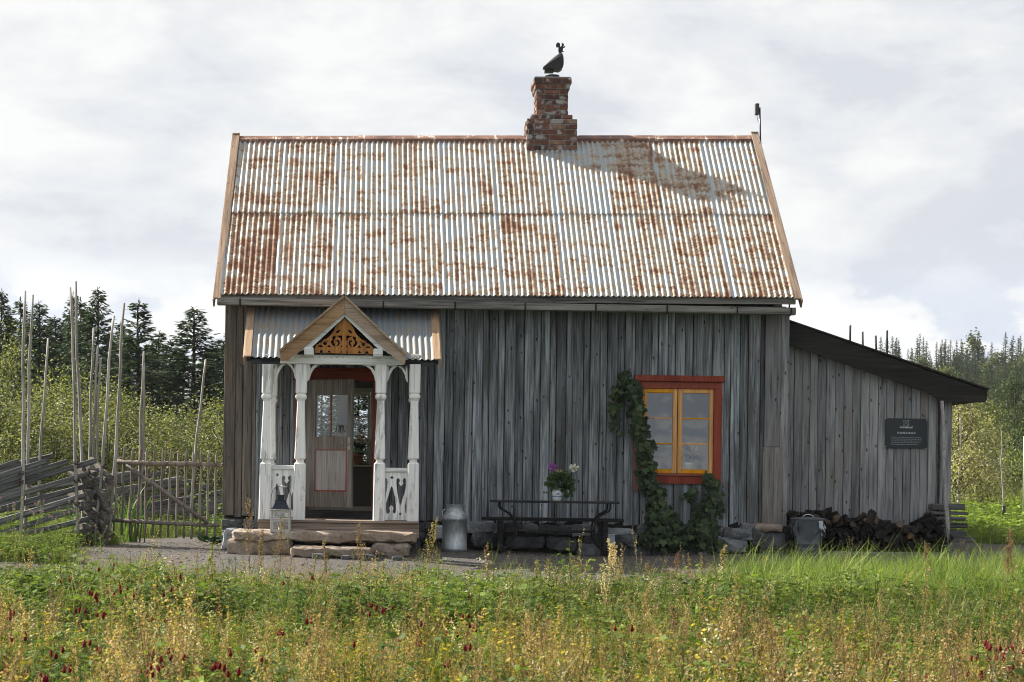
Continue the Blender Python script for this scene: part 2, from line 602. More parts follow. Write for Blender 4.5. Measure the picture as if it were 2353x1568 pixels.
def mat_glass(name, refl, tint, rg=0.015):
    m, t = newmat(name)
    fr = t.n('ShaderNodeFresnel', {'IOR': 1.5}).outputs[0]
    co = t.n('ShaderNodeTexCoord').outputs['Object']
    b = t.n('ShaderNodeBump', {'Height': t.noise(co, 2.2, 2.0, 0.5), 'Strength': 0.35, 'Distance': 0.02})
    gl = t.n('ShaderNodeBsdfGlossy', {'Color': (0.95, 0.97, 1, 1) if rg < 0.1 else (0.3, 0.32, 0.34, 1), 'Roughness': rg, 'Normal': b})
    tr = t.n('ShaderNodeBsdfTransparent', {'Color': tint + (1,)})
    mx = t.n('ShaderNodeMixShader', {0: t.math('ADD', fr, refl, clamp=True), 1: tr, 2: gl})
    t.n('ShaderNodeOutputMaterial', {0: mx})
    return m


GLASS = mat_glass('window_glass', 0.035, (0.96, 0.975, 0.98))
CLEAR = mat_glass('clear_glass', 0.0, (0.97, 0.98, 0.98))
BAG = mat_glass('plastic_film', 0.03, (0.86, 0.88, 0.9), 0.16)


def mat_metal_sheet(name='rusty_corrugated_iron', zk=1.0):
    m, t = newmat(name)
    uv = t.n('ShaderNodeUVMap', uv_map='metres').outputs[0]
    sh = t.n('ShaderNodeUVMap', uv_map='sheet').outputs[0]
    bias = t.n('ShaderNodeAttribute', attribute_type='OBJECT', attribute_name='rust').outputs['Fac']
    u = t.n('ShaderNodeSeparateXYZ', {0: sh}).outputs[0]
    big = t.noise(t.scaled(uv, (1.2, 4.2, 1)), 1.0, 4.0, 0.6, 0.3)
    mid = t.noise(t.scaled(uv, (6.0, 9.0, 1)), 1.0, 5.0, 0.65, 0.4)
    lines = t.noise(t.scaled(uv, (8.0, 46.0, 1)), 1.0, 3.0, 0.6, 1.2)
    colr = t.noise(t.scaled(uv, (13.0, 0.5, 1)), 1.0, 3.0, 0.6)
    v = t.math('ADD', t.math('MULTIPLY', big, 0.72), t.math('MULTIPLY', mid, 0.42))
    v = t.math('ADD', v, t.math('MULTIPLY', t.math('SUBTRACT', lines, 0.5), 1.0))
    v = t.math('ADD', v, t.math('MULTIPLY', t.math('SUBTRACT', colr, 0.5), 0.6))
    v = t.math('ADD', t.math('ADD', v, 0.022), bias)
    v = t.math('SUBTRACT', v, t.math('MULTIPLY', t.math('SUBTRACT', 1.0, t.step(u, 0.02, 0.1)), 0.26))
    zinc = t.mix(mid, tuple(v_ * zk for v_ in (0.225, 0.29, 0.34)), tuple(v_ * zk for v_ in (0.37, 0.42, 0.45)))
    rustc = t.ramp(t.noise(t.scaled(uv, (5, 22, 1)), 1.0, 5.0, 0.7), [(0.35, (0.06, 0.025, 0.016)), (0.5, (0.145, 0.058, 0.028)), (0.66, (0.26, 0.125, 0.06))])
    c = t.mix(t.step(v, 0.42, 0.58), zinc, tuple(v_ * (zk + .3 * (1 - zk)) for v_ in (0.38, 0.315, 0.228)))
    c = t.mix(t.step(v, 0.595, 0.7), c, rustc)
    finish(t, c, t.math('ADD', 0.42, t.math('MULTIPLY', t.step(v, 0.5, 0.7), 0.45)), lines, 0.25, 0.004, 0.0, 0.5)
    return m


METAL = mat_metal_sheet()
METALDULL = mat_metal_sheet('dull_corrugated_iron', 0.6)


def mat_rustcap():
    m, t = newmat('rusty_ridge_flashing')
    co = t.n('ShaderNodeTexCoord').outputs['Object']
    a = t.noise(t.scaled(co, (5, 5, 5)), 1.0, 5.0, 0.65)
    b = t.noise(t.scaled(co, (26, 3, 3)), 1.0, 4.0, 0.6)
    c = t.ramp(a, [(0.35, (0.1, 0.05, 0.038)), (0.55, (0.19, 0.095, 0.065)), (0.7, (0.3, 0.19, 0.14))])
    c = t.mix(t.step(t.math('ADD', t.math('MULTIPLY', a, 0.5), t.math('MULTIPLY', b, 0.5)), 0.55, 0.62), c, (0.55, 0.5, 0.42))
    finish(t, c, 0.65, a, 0.2, 0.01)
    return m


RUSTCAP = mat_rustcap()


def mat_stone(name, a, b, c, sc=3.0):
    m, t = newmat(name)
    oi = t.n('ShaderNodeObjectInfo').outputs['Random']
    co = t.vmath('ADD', t.n('ShaderNodeTexCoord').outputs['Object'], t.n('ShaderNodeCombineXYZ', {0: t.math('MULTIPLY', oi, 31.0), 1: oi, 2: t.math('MULTIPLY', oi, 13.0)}).outputs[0])
    n1 = t.noise(co, sc, 6.0, 0.65, 0.3)
    n2 = t.noise(co, sc * 14, 4.0, 0.7)
    n3 = t.noise(co, sc * 55, 3.0, 0.7)
    v = t.math('ADD', t.math('MULTIPLY', n1, 0.55), t.math('ADD', t.math('MULTIPLY', n2, 0.3), t.math('MULTIPLY', n3, 0.15)))
    col = t.ramp(v, [(0.36, a), (0.5, b), (0.64, c)])
    col = t.n('ShaderNodeHueSaturation', {'Color': col, 'Value': t.math('ADD', 0.65, t.math('MULTIPLY', oi, 0.6)), 'Saturation': 1.0}).outputs[0]
    finish(t, col, 0.9, v, 0.7, 0.03, 0.0, 0.25)
    return m


STONE = mat_stone('foundation_stone', (0.03, 0.033, 0.037), (0.085, 0.09, 0.096), (0.21, 0.22, 0.23))
STEPST = mat_stone('step_stone', (0.14, 0.1, 0.075), (0.27, 0.215, 0.17), (0.46, 0.41, 0.35), 2.2)
SLATE = mat_stone('pale_slate', (0.1, 0.11, 0.12), (0.2, 0.215, 0.23), (0.37, 0.395, 0.41), 2.0)


def mat_brick():
    m, t = newmat('weathered_brick')
    oi = t.n('ShaderNodeObjectInfo').outputs['Random']
    co = t.n('ShaderNodeTexCoord').outputs['Object']
    cw = t.vmath('ADD', co, t.n('ShaderNodeCombineXYZ', {0: t.math('MULTIPLY', oi, 29.0), 1: oi, 2: t.math('MULTIPLY', oi, 11.0)}).outputs[0])
    base = t.ramp(oi, [(0.0, (0.09, 0.05, 0.042)), (0.35, (0.165, 0.072, 0.053)), (0.7, (0.23, 0.108, 0.072)), (1.0, (0.31, 0.19, 0.135))])
    n1 = t.noise(cw, 16.0, 6.0, 0.7)
    c = t.mix(t.step(n1, 0.35, 0.7), t.mix(1.0, base, (0.55, 0.55, 0.55), 'MULTIPLY'), base)
    patch = t.noise(cw, 5.0, 5.0, 0.6, 0.6)
    c = t.mix(t.math('MULTIPLY', t.step(patch, 0.51, 0.6), 0.85), c, (0.33, 0.32, 0.31))
    c = t.mix(t.step(t.noise(cw, 9.0, 4.0, 0.6), 0.62, 0.72), c, (0.045, 0.035, 0.03))
    finish(t, c, 0.92, n1, 0.5, 0.008, 0.0, 0.2)
    return m


BRICK = mat_brick()
MORTAR = mat_stone('mortar', (0.12, 0.115, 0.11), (0.22, 0.215, 0.21), (0.36, 0.355, 0.35), 6.0)


def mat_leaf(name, trans=0.4, rough=0.55, spec=0.35, sat=1.0):
    m, t = newmat(name)
    c = t.n('ShaderNodeVertexColor', layer_name='Col').outputs[0]
    p = t.n('ShaderNodeBsdfPrincipled', {'Base Color': c, 'Roughness': rough, 'Specular IOR Level': spec})
    tc = t.mix(1.0, c, (1.25, 1.3, 0.65), 'MULTIPLY')
    tr = t.n('ShaderNodeBsdfTranslucent', {'Color': tc})
    mx = t.n('ShaderNodeMixShader', {0: trans, 1: p, 2: tr})
    t.n('ShaderNodeOutputMaterial', {0: mx})
    return m


LEAF = mat_leaf('leaves')
NEEDLE = mat_leaf('needles', 0.18, 0.65, 0.2)
MEADOW = mat_leaf('meadow_plants', 0.36, 0.65, 0.14)


def mat_flat_leaf(name, a, b, trans=0.3):
    m, t = newmat(name)
    oi = t.n('ShaderNodeObjectInfo').outputs['Random']
    co = t.n('ShaderNodeTexCoord').outputs['Object']
    c = t.mix(oi, a, b)
    c = t.mix(t.math('MULTIPLY', t.noise(co, 40.0, 3.0), 0.5), c, tuple(v * 0.6 for v in a))
    p = t.n('ShaderNodeBsdfPrincipled', {'Base Color': c, 'Roughness': 0.55, 'Specular IOR Level': 0.3})
    tr = t.n('ShaderNodeBsdfTranslucent', {'Color': t.mix(1.0, c, (1.2, 1.3, 0.7), 'MULTIPLY')})
    t.n('ShaderNodeOutputMaterial', {0: t.n('ShaderNodeMixShader', {0: trans, 1: p, 2: tr})})
    return m


HOPLEAF = mat_flat_leaf('hop_leaf', (0.026, 0.054, 0.024), (0.1, 0.145, 0.055))
GREENLEAF = mat_flat_leaf('house_plant_leaf', (0.05, 0.1, 0.04), (0.1, 0.17, 0.07))
PETALV = mat_flat_leaf('violet_petal', (0.42, 0.12, 0.5), (0.5, 0.16, 0.58))
PETALP = mat_flat_leaf('pink_petal', (0.62, 0.35, 0.36), (0.7, 0.42, 0.42))
PETALW = mat_flat_leaf('white_petal', (0.75, 0.74, 0.72), (0.8, 0.8, 0.78))
PETALC = mat_flat_leaf('cream_umbel', (0.45, 0.4, 0.24), (0.5, 0.45, 0.28))


def mat_vase():
    m, t = newmat('blue_white_glaze')
    co = t.n('ShaderNodeTexCoord').outputs['Object']
    z = t.n('ShaderNodeSeparateXYZ', {0: co}).outputs[2]
    n = t.noise(t.scaled(co, (22, 22, 16)), 1.0, 3.0, 0.5, 0.6)
    band = t.math('SUBTRACT', 1.0, t.step(t.math('ABSOLUTE', t.math('SUBTRACT', z, 0.063)), 0.004, 0.008))
    spots = t.math('MULTIPLY', t.step(n, 0.52, 0.6), t.step(z, 0.075, 0.1))
    c = t.mix(t.math('MAXIMUM', band, spots), (0.62, 0.65, 0.66), (0.07, 0.16, 0.36))
    finish(t, c, 0.2, None)
    return m


VASE = mat_vase()


def mat_can():
    m, t = newmat('galvanised_can')
    co = t.n('ShaderNodeTexCoord').outputs['Object']
    a = t.noise(t.scaled(co, (9, 9, 4)), 1.0, 6.0, 0.7, 0.6)
    b = t.noise(co, 55.0, 3.0, 0.7)
    v = t.math('ADD', t.math('MULTIPLY', a, 0.65), t.math('MULTIPLY', b, 0.35))
    c = t.ramp(v, [(0.35, (0.2, 0.225, 0.245)), (0.5, (0.38, 0.42, 0.445)), (0.66, (0.66, 0.7, 0.72))])
    finish(t, c, t.math('ADD', 0.3, t.math('MULTIPLY', a, 0.3)), v, 0.2, 0.004, 0.55, 0.5)
    return m


CANM = mat_can()


def mat_gravel():
    m, t = newmat('grey_gravel')
    co = t.n('ShaderNodeTexCoord').outputs['Object']
    vo = t.n('ShaderNodeTexVoronoi', {'Vector': co, 'Scale': 42.0})
    v2 = t.n('ShaderNodeTexVoronoi', {'Vector': co, 'Scale': 90.0})
    big = t.noise(co, 0.9, 4.0, 0.6)
    c = t.ramp(t.n('ShaderNodeSeparateColor', {0: vo.outputs['Color']}).outputs[0], [(0.0, (0.045, 0.043, 0.044)), (0.6, (0.11, 0.103, 0.098)), (1.0, (0.25, 0.235, 0.22))])
    c = t.mix(0.4, c, t.ramp(t.n('ShaderNodeSeparateColor', {0: v2.outputs['Color']}).outputs[0], [(0.0, (0.05, 0.048, 0.05)), (1.0, (0.2, 0.188, 0.175))]))
    c = t.mix(t.step(big, 0.45, 0.65), c, t.mix(1.0, c, (1.15, 1.0, 0.86), 'MULTIPLY'))
    h = t.math('ADD', vo.outputs['Distance'], t.math('MULTIPLY', v2.outputs['Distance'], 0.5))
    finish(t, c, 0.95, h, 0.9, 0.03, 0.0, 0.15)
    return m


GRAVEL = mat_gravel()
PEBBLE = mat_stone('pebbles', (0.07, 0.067, 0.065), (0.14, 0.132, 0.125), (0.3, 0.285, 0.27), 8.0)


def mat_ground():
    m, t = newmat('meadow_soil')
    co = t.n('ShaderNodeTexCoord').outputs['Object']
    a = t.noise(co, 1.3, 6.0, 0.65)
    b = t.noise(co, 24.0, 4.0, 0.7)
    c = t.mix(a, (0.035, 0.05, 0.018), (0.06, 0.075, 0.022))
    c = t.mix(t.step(b, 0.5, 0.7), c, (0.08, 0.07, 0.03))
    finish(t, c, 1.0, b, 0.8, 0.05, 0.0, 0.1)
    return m


GROUND = mat_ground()

# ------------------------------------------------------------------ ground
def grid_mesh(name, xs, ys, mat, dz=0.0, keep=None, smooth=True):
    X, Y = np.meshgrid(xs, ys)
    Z = ground(X, Y) + dz
    V = np.stack([X, Y, Z], 2).reshape(-1, 3)
    nx = len(xs)
    Fs = []
    for j in range(len(ys) - 1):
        for i in range(nx - 1):
            if keep is None or keep((xs[i] + xs[i + 1]) / 2, (ys[j] + ys[j + 1]) / 2):
                a = j * nx + i
                Fs.append((a, a + 1, a + nx + 1, a + nx))
    return mkmesh(name, V, Fs, mat, smooth)


gx = np.unique(np.concatenate([np.linspace(-900, -30, 22), np.linspace(-30, -8, 23), np.linspace(-8, 14, 67), np.linspace(14, 60, 24), np.linspace(60, 900, 40)]))
gy = np.unique(np.concatenate([np.linspace(-60, -31, 8), np.linspace(-31, 4, 106), np.linspace(4, 40, 37), np.linspace(40, 400, 61), np.linspace(400, 1500, 12)]))
tag(obm('ground', grid_mesh('ground', gx, gy, GROUND)), kind='structure')


def wob(x, s=1.0):
    return 0.22 * math.sin(x * 1.7 + s) + 0.12 * math.sin(x * 4.1 + 2 * s)


def meadow_edge(x):
    """y of the line where the meadow meets the gravel"""
    return -4.9 + 0.35 * float(sst(x, 5.0, 7.0)) + 0.35 * float(sst(-x, 1.5, 4.5)) + 0.5 * wob(x)


def on_gravel(x, y):
    if y < meadow_edge(x): return False
    if x < -4.25 + wob(y): return y < -3.0 + 0.4 * wob(x, 2)
    if x < -2.3: return y < 3.6 + wob(x)
    if x < 8.3: return y < 6.5
    return y < 3.0 + 0.3 * wob(x)


tag(obm('gravel_yard', grid_mesh('gravel_yard', np.arange(-11, 15.01, 0.14), np.arange(-6.2, 6.6, 0.14), GRAVEL, 0.006, on_gravel)), kind='structure')

# loose stones on the gravel
pb = Batch()
oct_v = np.array([(1, 0, 0), (0, 1, 0), (-1, 0, 0), (0, -1, 0), (0, 0, .7), (0, 0, -.4)], float)
oct_t = np.array([(0, 1, 4), (1, 2, 4), (2, 3, 4), (3, 0, 4), (1, 0, 5), (2, 1, 5), (3, 2, 5), (0, 3, 5)])
P = []
while len(P) < 7000:
    x, y = rng.uniform(-6, 10), rng.uniform(-5.6, 2.5)
    if on_gravel(x, y): P.append((x, y, gz(x, y) + 0.008))
P = np.array(P)
sc = nr.gamma(2.0, 0.0042, len(P)) + 0.004
scatter(pb, (oct_v, oct_t, np.full((6, 3), 0.2)), P, nr.uniform(0, 6.3, len(P)), np.stack([sc, sc * nr.uniform(.5, .9, len(P))], 1))
tag(obm('gravel_stones', pb.mesh('gravel_stones', PEBBLE)), 'loose grey gravel stones scattered over the yard', 'gravel', kind='stuff')

# ------------------------------------------------------------------ farmhouse shell
XL, XR = at(515, 1000, 0).x, at(1806, 1000, 0).x
ZB = 0.45
DEPTH = 5.86
house = thing('farmhouse', (1.67, 2.9, 0), 'old grey board farmhouse with rusty corrugated roof and white porch', 'house')
EL, ER = at(506, 674, -0.45), at(1826, 682, -0.45)
RL, RR = at(541, 319, 2.93), at(1737, 318, 2.93)
ZW = EL.z - 0.32        # top of the front wall


def wall_with_holes(x0, x1, z0, z1, holes, y0, y1):
    xs = sorted({x0, x1} | {h[0] for h in holes} | {h[1] for h in holes})
    zs = sorted({z0, z1} | {h[2] for h in holes} | {h[3] for h in holes})
    V, Fs = [], []
    for i in range(len(xs) - 1):
        for j in range(len(zs) - 1):
            cx, cz = (xs[i] + xs[i + 1]) / 2, (zs[j] + zs[j + 1]) / 2
            if any(h[0] < cx < h[1] and h[2] < cz < h[3] for h in holes): continue
            a, b, c, d = xs[i], xs[i + 1], zs[j], zs[j + 1]
            n = len(V)
            V += [(a, y0, c), (b, y0, c), (b, y0, d), (a, y0, d), (a, y1, c), (b, y1, c), (b, y1, d), (a, y1, d)]
            Fs += [(n, n + 1, n + 2, n + 3), (n + 5, n + 4, n + 7, n + 6), (n + 4, n, n + 3, n + 7), (n + 1, n + 5, n + 6, n + 2), (n + 3, n + 2, n + 6, n + 7), (n + 4, n + 5, n + 1, n)]
    return V, Fs


DOOR = (at(704, 1000, 0).x, at(860, 1000, 0).x, 0.56, at(780, 873, 0).z)
w0, w1 = at(1476, 892, 0), at(1637, 1091, 0)
WIN = (w0.x, w1.x, w1.z, w0.z)
rw0, rw1 = at(722, 899, 5.7), at(852, 1065, 5.7)
RWIN = (rw0.x, rw1.x, rw1.z, rw0.z)
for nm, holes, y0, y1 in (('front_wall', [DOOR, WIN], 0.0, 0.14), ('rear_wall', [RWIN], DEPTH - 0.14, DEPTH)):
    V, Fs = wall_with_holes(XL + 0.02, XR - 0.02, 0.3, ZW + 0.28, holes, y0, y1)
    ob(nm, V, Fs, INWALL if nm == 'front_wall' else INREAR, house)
V, Fs = wall_with_holes(XL + 0.02, XR - 0.02, 0.3, ZW + 0.28, [DOOR, WIN], -.0035, -.001)
ob('dark_gap_backing', V, Fs, DARKW, house)  # thin dark sheet added so the slots between boards look shaded
zr = (RL.z + RR.z) / 2
ADDED_GWINS = [(0.6, 2.3, 1.1, 2.75), (3.5, 5.4, 1.1, 2.75)]      # unseen windows added in the left gable end to light the room
for nm, x0, x1, win_ in (('gable_wall', XL + 0.03, XL + 0.15, True), ('gable_wall', XR - 0.15, XR - 0.03, False)):
    V, Fs = [], []

    def prism(prof):
        n0 = len(V)
        k_ = len(prof)
        V.extend([(x0, a, b) for a, b in prof] + [(x1, a, b) for a, b in prof])
        Fs.extend([tuple(range(n0, n0 + k_)), tuple(range(n0 + 2 * k_ - 1, n0 + k_ - 1, -1))] + [(n0 + i, n0 + (i + 1) % k_, n0 + (i + 1) % k_ + k_, n0 + i + k_) for i in range(k_)])
    e0, e1, zt_ = 0.14, DEPTH - 0.14, ZW + 0.2
    if win_:
        c, d = ADDED_GWINS[0][2:]
        ys_ = [e0, ADDED_GWINS[0][0], ADDED_GWINS[0][1], ADDED_GWINS[1][0], ADDED_GWINS[1][1], e1]
        prism([(e0, .3), (e1, .3), (e1, c), (e0, c)])
        for k_ in (0, 2, 4):
            prism([(ys_[k_], c), (ys_[k_ + 1], c), (ys_[k_ + 1], d), (ys_[k_], d)])
        prism([(e0, d), (e1, d), (e1, zt_), (2.93, zr - .35), (e0, zt_)])
    else:
        prism([(e0, .3), (e1, .3), (e1, zt_), (2.93, zr - .35), (e0, zt_)])
    ob(nm, V, Fs, WALLNEW, house)
for a_, b_, c_, d_ in ADDED_GWINS:
    gw = bpy.data.objects.new('added_gable_window', None)
    reg(gw, Matrix.Translation((XL + .09, (a_ + b_) / 2, c_)), house)
    box('pane', XL + .085, XL + .09, a_ + .05, b_ - .05, c_ + .05, d_ - .05, CLEAR, gw, .001)
    for y0_, y1_, z0_, z1_ in ((a_, a_ + .05, c_, d_), (b_ - .05, b_, c_, d_), (a_ + .051, b_ - .051, c_, c_ + .05), (a_ + .051, b_ - .051, d_ - .05, d_), ((a_ + b_) / 2 - .025, (a_ + b_) / 2 + .025, c_ + .051, d_ - .051)):
        box('frame_bar', XL + .06, XL + .11, y0_, y1_, z0_, z1_, CREAMP, gw, .004)
box('inside_floor', XL + 0.16, XR - 0.16, 0.14, DEPTH - 0.14, 0.44, 0.56, INFLOOR, house)
box('inside_ceiling', XL + 0.16, XR - 0.16, 0.14, DEPTH - 0.14, 3.05, 3.12, INWALL, house)
box('inside_partition', 1.0, 1.1, 0.14, DEPTH - 0.14, 0.56, 3.05, INWALL, house)
box('inside_partition', 1.15, XR - 0.16, 2.4, 2.5, 0.56, 3.05, INWALL, house)

# outside boarding: each board its own piece, alternately behind and proud
CAS = (at(1453, 1000, 0).x, at(1657, 1000, 0).x, at(1550, 1114, 0).z, at(1550, 864, 0).z)   # window casing box
DCAS = (at(676, 1000, 0).x, at(869, 1000, 0).x, ZB - 0.1, at(780, 850, 0).z)
NEWX = at(588, 1000, 0).x
COX = at(1754, 1000, 0).x


def put_board(x0, x1, y0, y1, z0, z1, mat, name='wall_board'):
    segs = [(x0, x1, z0, z1)]
    for c, o in ((CAS, WIN), (DCAS, DOOR)):
        if x1 > o[0] + 0.012 and x0 < o[1] - 0.012:
            segs = [(x0, x1, z0, c[2] + 0.03), (x0, x1, c[3] - 0.03, z1)]
            if x0 < c[0] + 0.01: segs.append((x0, o[0] - 0.01, c[2] + 0.032, c[3] - 0.032))
            if x1 > c[1] - 0.01: segs.append((o[1] + 0.01, x1, c[2] + 0.032, c[3] - 0.032))
    for xa, xb, a, b in segs:
        if b - a < 0.04 or xb - xa < 0.012: continue
        V, Fs = cbox((xb - xa) / 2, (y1 - y0) / 2, (b - a) / 2, 0.006)
        tw = rng.uniform(-0.004, 0.004)
        V = [v + Vector((tw * v.z, 0.002 * rng.uniform(-1, 1), 0)) for v in V]
        if a < ZB + 0.1 and mat is WALL:      # weathered, uneven lower ends
            s = rng.uniform(-0.05, 0.05)
            for v in V:
                if v.z < 0: v.z += s * v.x / max(xb - xa, .01) + rng.uniform(-.012, .012)
        ob(name, V, Fs, mat, house, Matrix.Translation(((xa + xb) / 2, (y0 + y1) / 2, (a + b) / 2)))


x = NEWX
first = True
while x < COX - 0.05:
    wo = rng.uniform(0.115, 0.165)
    gp = rng.uniform(0.1, 0.14)
    zb = ZB + rng.uniform(-0.035, 0.03)
    zt = ZW + 0.22
    put_board(x, min(x + wo, COX), -0.058, -0.03, zb, zt, WALL)
    if x + wo < COX:
        put_board(x + wo + rng.uniform(.004, .009), min(x + wo + gp - rng.uniform(.004, .009), COX), -0.03, -0.004, ZB + rng.uniform(-0.04, 0.02), zt, WALL)
    x += wo + gp
xs = [XL - 0.01, XL + 0.16, XL + 0.27, XL + 0.40, NEWX]
for i in range(4):
    put_board(xs[i] + .004, xs[i + 1] + (0.0 if i % 2 == 0 else -.008), -0.075 if i % 2 == 0 else -0.05, -0.03, ZB + 0.03 - 0.02 * (i == 1), ZW + 0.2, WALLNEW)
# right corner boards, the lower third patched with newer timber
zc = at(1770, 1027, -0.08).z
c0, c1, c2 = COX, at(1790, 1000, 0).x, XR + 0.015
box('corner_board', c0, c1 - 0.003, -0.085, -0.055, zc, ZW + 0.2, SHEDW, house, 0.004)
box('corner_board', c1, c2, -0.083, -0.05, ZB - 0.02, ZW + 0.2, SHEDW, house, 0.004)
box('corner_patch', c0 - 0.02, c0 + 0.14, -0.105, -0.06, ZB - 0.06, zc - 0.004, CORNERNEW, house, 0.004)
box('corner_patch', c0 + 0.143, c1 + 0.04, -0.098, -0.088, ZB - 0.05, zc - 0.006, CORNERNEW, house, 0.003)

# foundation of rough stones
fcore = box('foundation', XL + 0.05, XR - 0.05, -0.005, 0.5, -0.25, ZB - 0.02, DIRT, house)
srng = random.Random(5)
specials = [  # centre px, centre py, half width px, half height px, material
    (1763, 1240, 39, 20, STONE), (1680, 1253, 34, 15, SLATE), (1690, 1228, 30, 13, STONE), (1717, 1222, 15, 17, SLATE), (1763, 1213, 32, 8, STEPST),
    (1100, 1238, 14, 15, STONE), (1128, 1240, 19, 16, STONE), (1205, 1247, 45, 12, STONE), (1288, 1250, 33, 12, STONE), (1425, 1222, 30, 7, SLATE), (1430, 1240, 32, 15, STONE)]
for k, (px, py, hw, hh, mt) in enumerate(specials):
    c = at(px, py, -0.06)
    obm('stone', rock_mesh(hw / 157 * 1.02, 0.16, hh / 157 * 1.05, k, mt, 0.62, 0.3, 4), fcore, Matrix.Translation(c) @ Matrix.Rotation(srng.uniform(-.08, .08), 4, 'Y'))
taken = [(at(p[0], p[1], 0).x, at(p[0], p[1], 0).z, p[2] / 157, p[3] / 157) for p in specials]
for row, (zc_, hz) in enumerate(((0.03, .1), (0.2, .075), (0.35, .07))):
    x = XL
    while x < XR:
        hw = srng.uniform(.06, .2)
        cx = x + hw
        cz = zc_ + srng.uniform(-.02, .02)
        if not any(abs(cx - t[0]) < (t[2] + hw) * .8 and abs(cz - t[1]) < (t[3] + hz) * .75 for t in taken):
            obm('stone', rock_mesh(hw * 1.03, srng.uniform(.08, .14), hz * srng.uniform(.9, 1.15), srng.random() * 50, SLATE if srng.random() < .22 else STONE, 0.62, 0.3, 4), fcore,
                Matrix.Translation((cx, -0.03 + srng.uniform(-.02, .03), cz)) @ Matrix.Rotation(srng.uniform(-.1, .1), 4, 'Y'))
        x += hw * 2 + 0.01

# ------------------------------------------------------------------ roof
roof = bpy.data.objects.new('roof', None)
reg(roof, Matrix.Translation((1.67, 2.9, ZW)), house)
NRM = (ER - EL).cross(RL - EL).normalized()
if NRM.y > 0: NRM = -NRM
PER = 0.0805


def roof_pt(u, t):
    a = RL.lerp(RR, u)
    b = EL.lerp(ER, u)
    return a.lerp(b, t)


def sheet(name, u0, u1, t0, t1, parent, lift0, lift1, rust, pt=roof_pt, nrm=NRM, width=None, per=PER, amp=0.0145, uoff=0.0, mat=None):
    width = width or (ER - EL).length
    n = int((u1 - u0) * width / per * 8) + 1
    rows = 7
    V, Fs, U1, U2 = [], [], [], []
    ph = rng.uniform(0, 6)
    for j in range(rows):
        f = j / (rows - 1)
        t = t0 + (t1 - t0) * f
        for i in range(n):
            u = u0 + (u1 - u0) * i / (n - 1)
            p = pt(u, t)
            xw = u * width
            h = amp * math.cos(2 * math.pi * xw / per) + lift0 + (lift1 - lift0) * f + 0.002 * math.sin(ph + 9 * f + u * 40)
            V.append(p + nrm * h)
            U1.append((xw + uoff, t * 4.4 + uoff * 3))
            U2.append(((u - u0) / (u1 - u0), f))
    for j in range(rows - 1):
        for i in range(n - 1):
            a = j * n + i
            Fs.append((a, a + n, a + n + 1, a + 1))
    m = mkmesh(name, V, Fs, mat or METAL, True)
    for nm, src in (('metres', U1), ('sheet', U2)):
        l = m.uv_layers.new(name=nm)
        idx = np.empty(len(m.loops), np.int32)
        m.loops.foreach_get('vertex_index', idx)
        l.data.foreach_set('uv', np.array(src, np.float32)[idx].ravel())
    o = obm(name, m, parent)
    o['rust'] = rust
    return o


seams = [0.0, 0.098, 0.199, 0.294, 0.392, 0.492, 0.600, 0.698, 0.797, 0.893, 1.0]
rust_hi = [.0, .015, -.04, -.02, -.03, -.015, -.10, .03, .015, -.08]
rust_lo = [.1, .01, -.02, -.02, -.03, .015, -.06, -.005, .015, .0]
for i in range(10):
    sheet('roof_sheet', seams[i] - (0.004 if i else 0), seams[i + 1], 0.5, 1.006, roof, 0.006 + 0.001 * (i % 2), 0.006 + 0.001 * (i % 2), rust_lo[i], uoff=i * 1.37)
for i in range(10):
    sheet('roof_sheet', seams[i] - (0.004 if i else 0), seams[i + 1], 0.0, 0.515, roof, 0.016 + 0.001 * (i % 2), 0.022 + 0.001 * (i % 2), rust_hi[i], uoff=20 + i * 1.61)
back = lambda u, t: (lambda a, b: a.lerp(b, t))(RL.lerp(RR, u), Vector((EL.lerp(ER, u).x, 6.31, EL.z)))
sheet('rear_roof_sheet', 0, 1, 0, 1, roof, 0.01, 0.01, 0.0, back, Vector((0, -NRM.y, NRM.z)), amp=0.008, per=0.3)
# sarking under the sheets, rafters' fascia
for nm, a, b, c, d in (('roof_boarding', EL, ER, RR, RL), ('roof_boarding', Vector((EL.x, 6.3, EL.z)), Vector((ER.x, 6.3, ER.z)), RR, RL)):
    dn = Vector((0, 0, -0.035)); dn2 = Vector((0, 0, -0.075)); sh = Vector((0, 0.05, 0)) if a is EL else Vector((0, -0.05, 0))
    q = [a + sh, b + sh, c, d]
    ob(nm, [p + dn for p in q] + [p + dn2 for p in q], [(0, 1, 2, 3), (7, 6, 5, 4), (0, 4, 5, 1), (1, 5, 6, 2), (2, 6, 7, 3), (3, 7, 4, 0)], DARKW, roof)
for k in range(5):      # ridge flashing in overlapping lengths
    u0, u1 = [0.0, 0.235, 0.545, 0.66, 0.80][k], [0.24, 0.55, 0.665, 0.805, 1.0][k]
    a, b = RL.lerp(RR, u0), RL.lerp(RR, u1)
    up = Vector((0, 0, 0.045 + 0.004 * (k % 2)))
    fr = Vector((0, -0.12, -0.075 + 0.004 * (k % 2)))
    fr2 = fr + Vector((0, -.004, -.028))
    bk = Vector((0, 0.12, -0.08))
    V = [a + fr2, a + up + fr, a + up, a + up + bk, b + fr2, b + up + fr, b + up, b + up + bk]
    ob('ridge_flashing', V, [(0, 4, 5, 1), (1, 5, 6, 2), (2, 6, 7, 3)], RUSTCAP, roof)
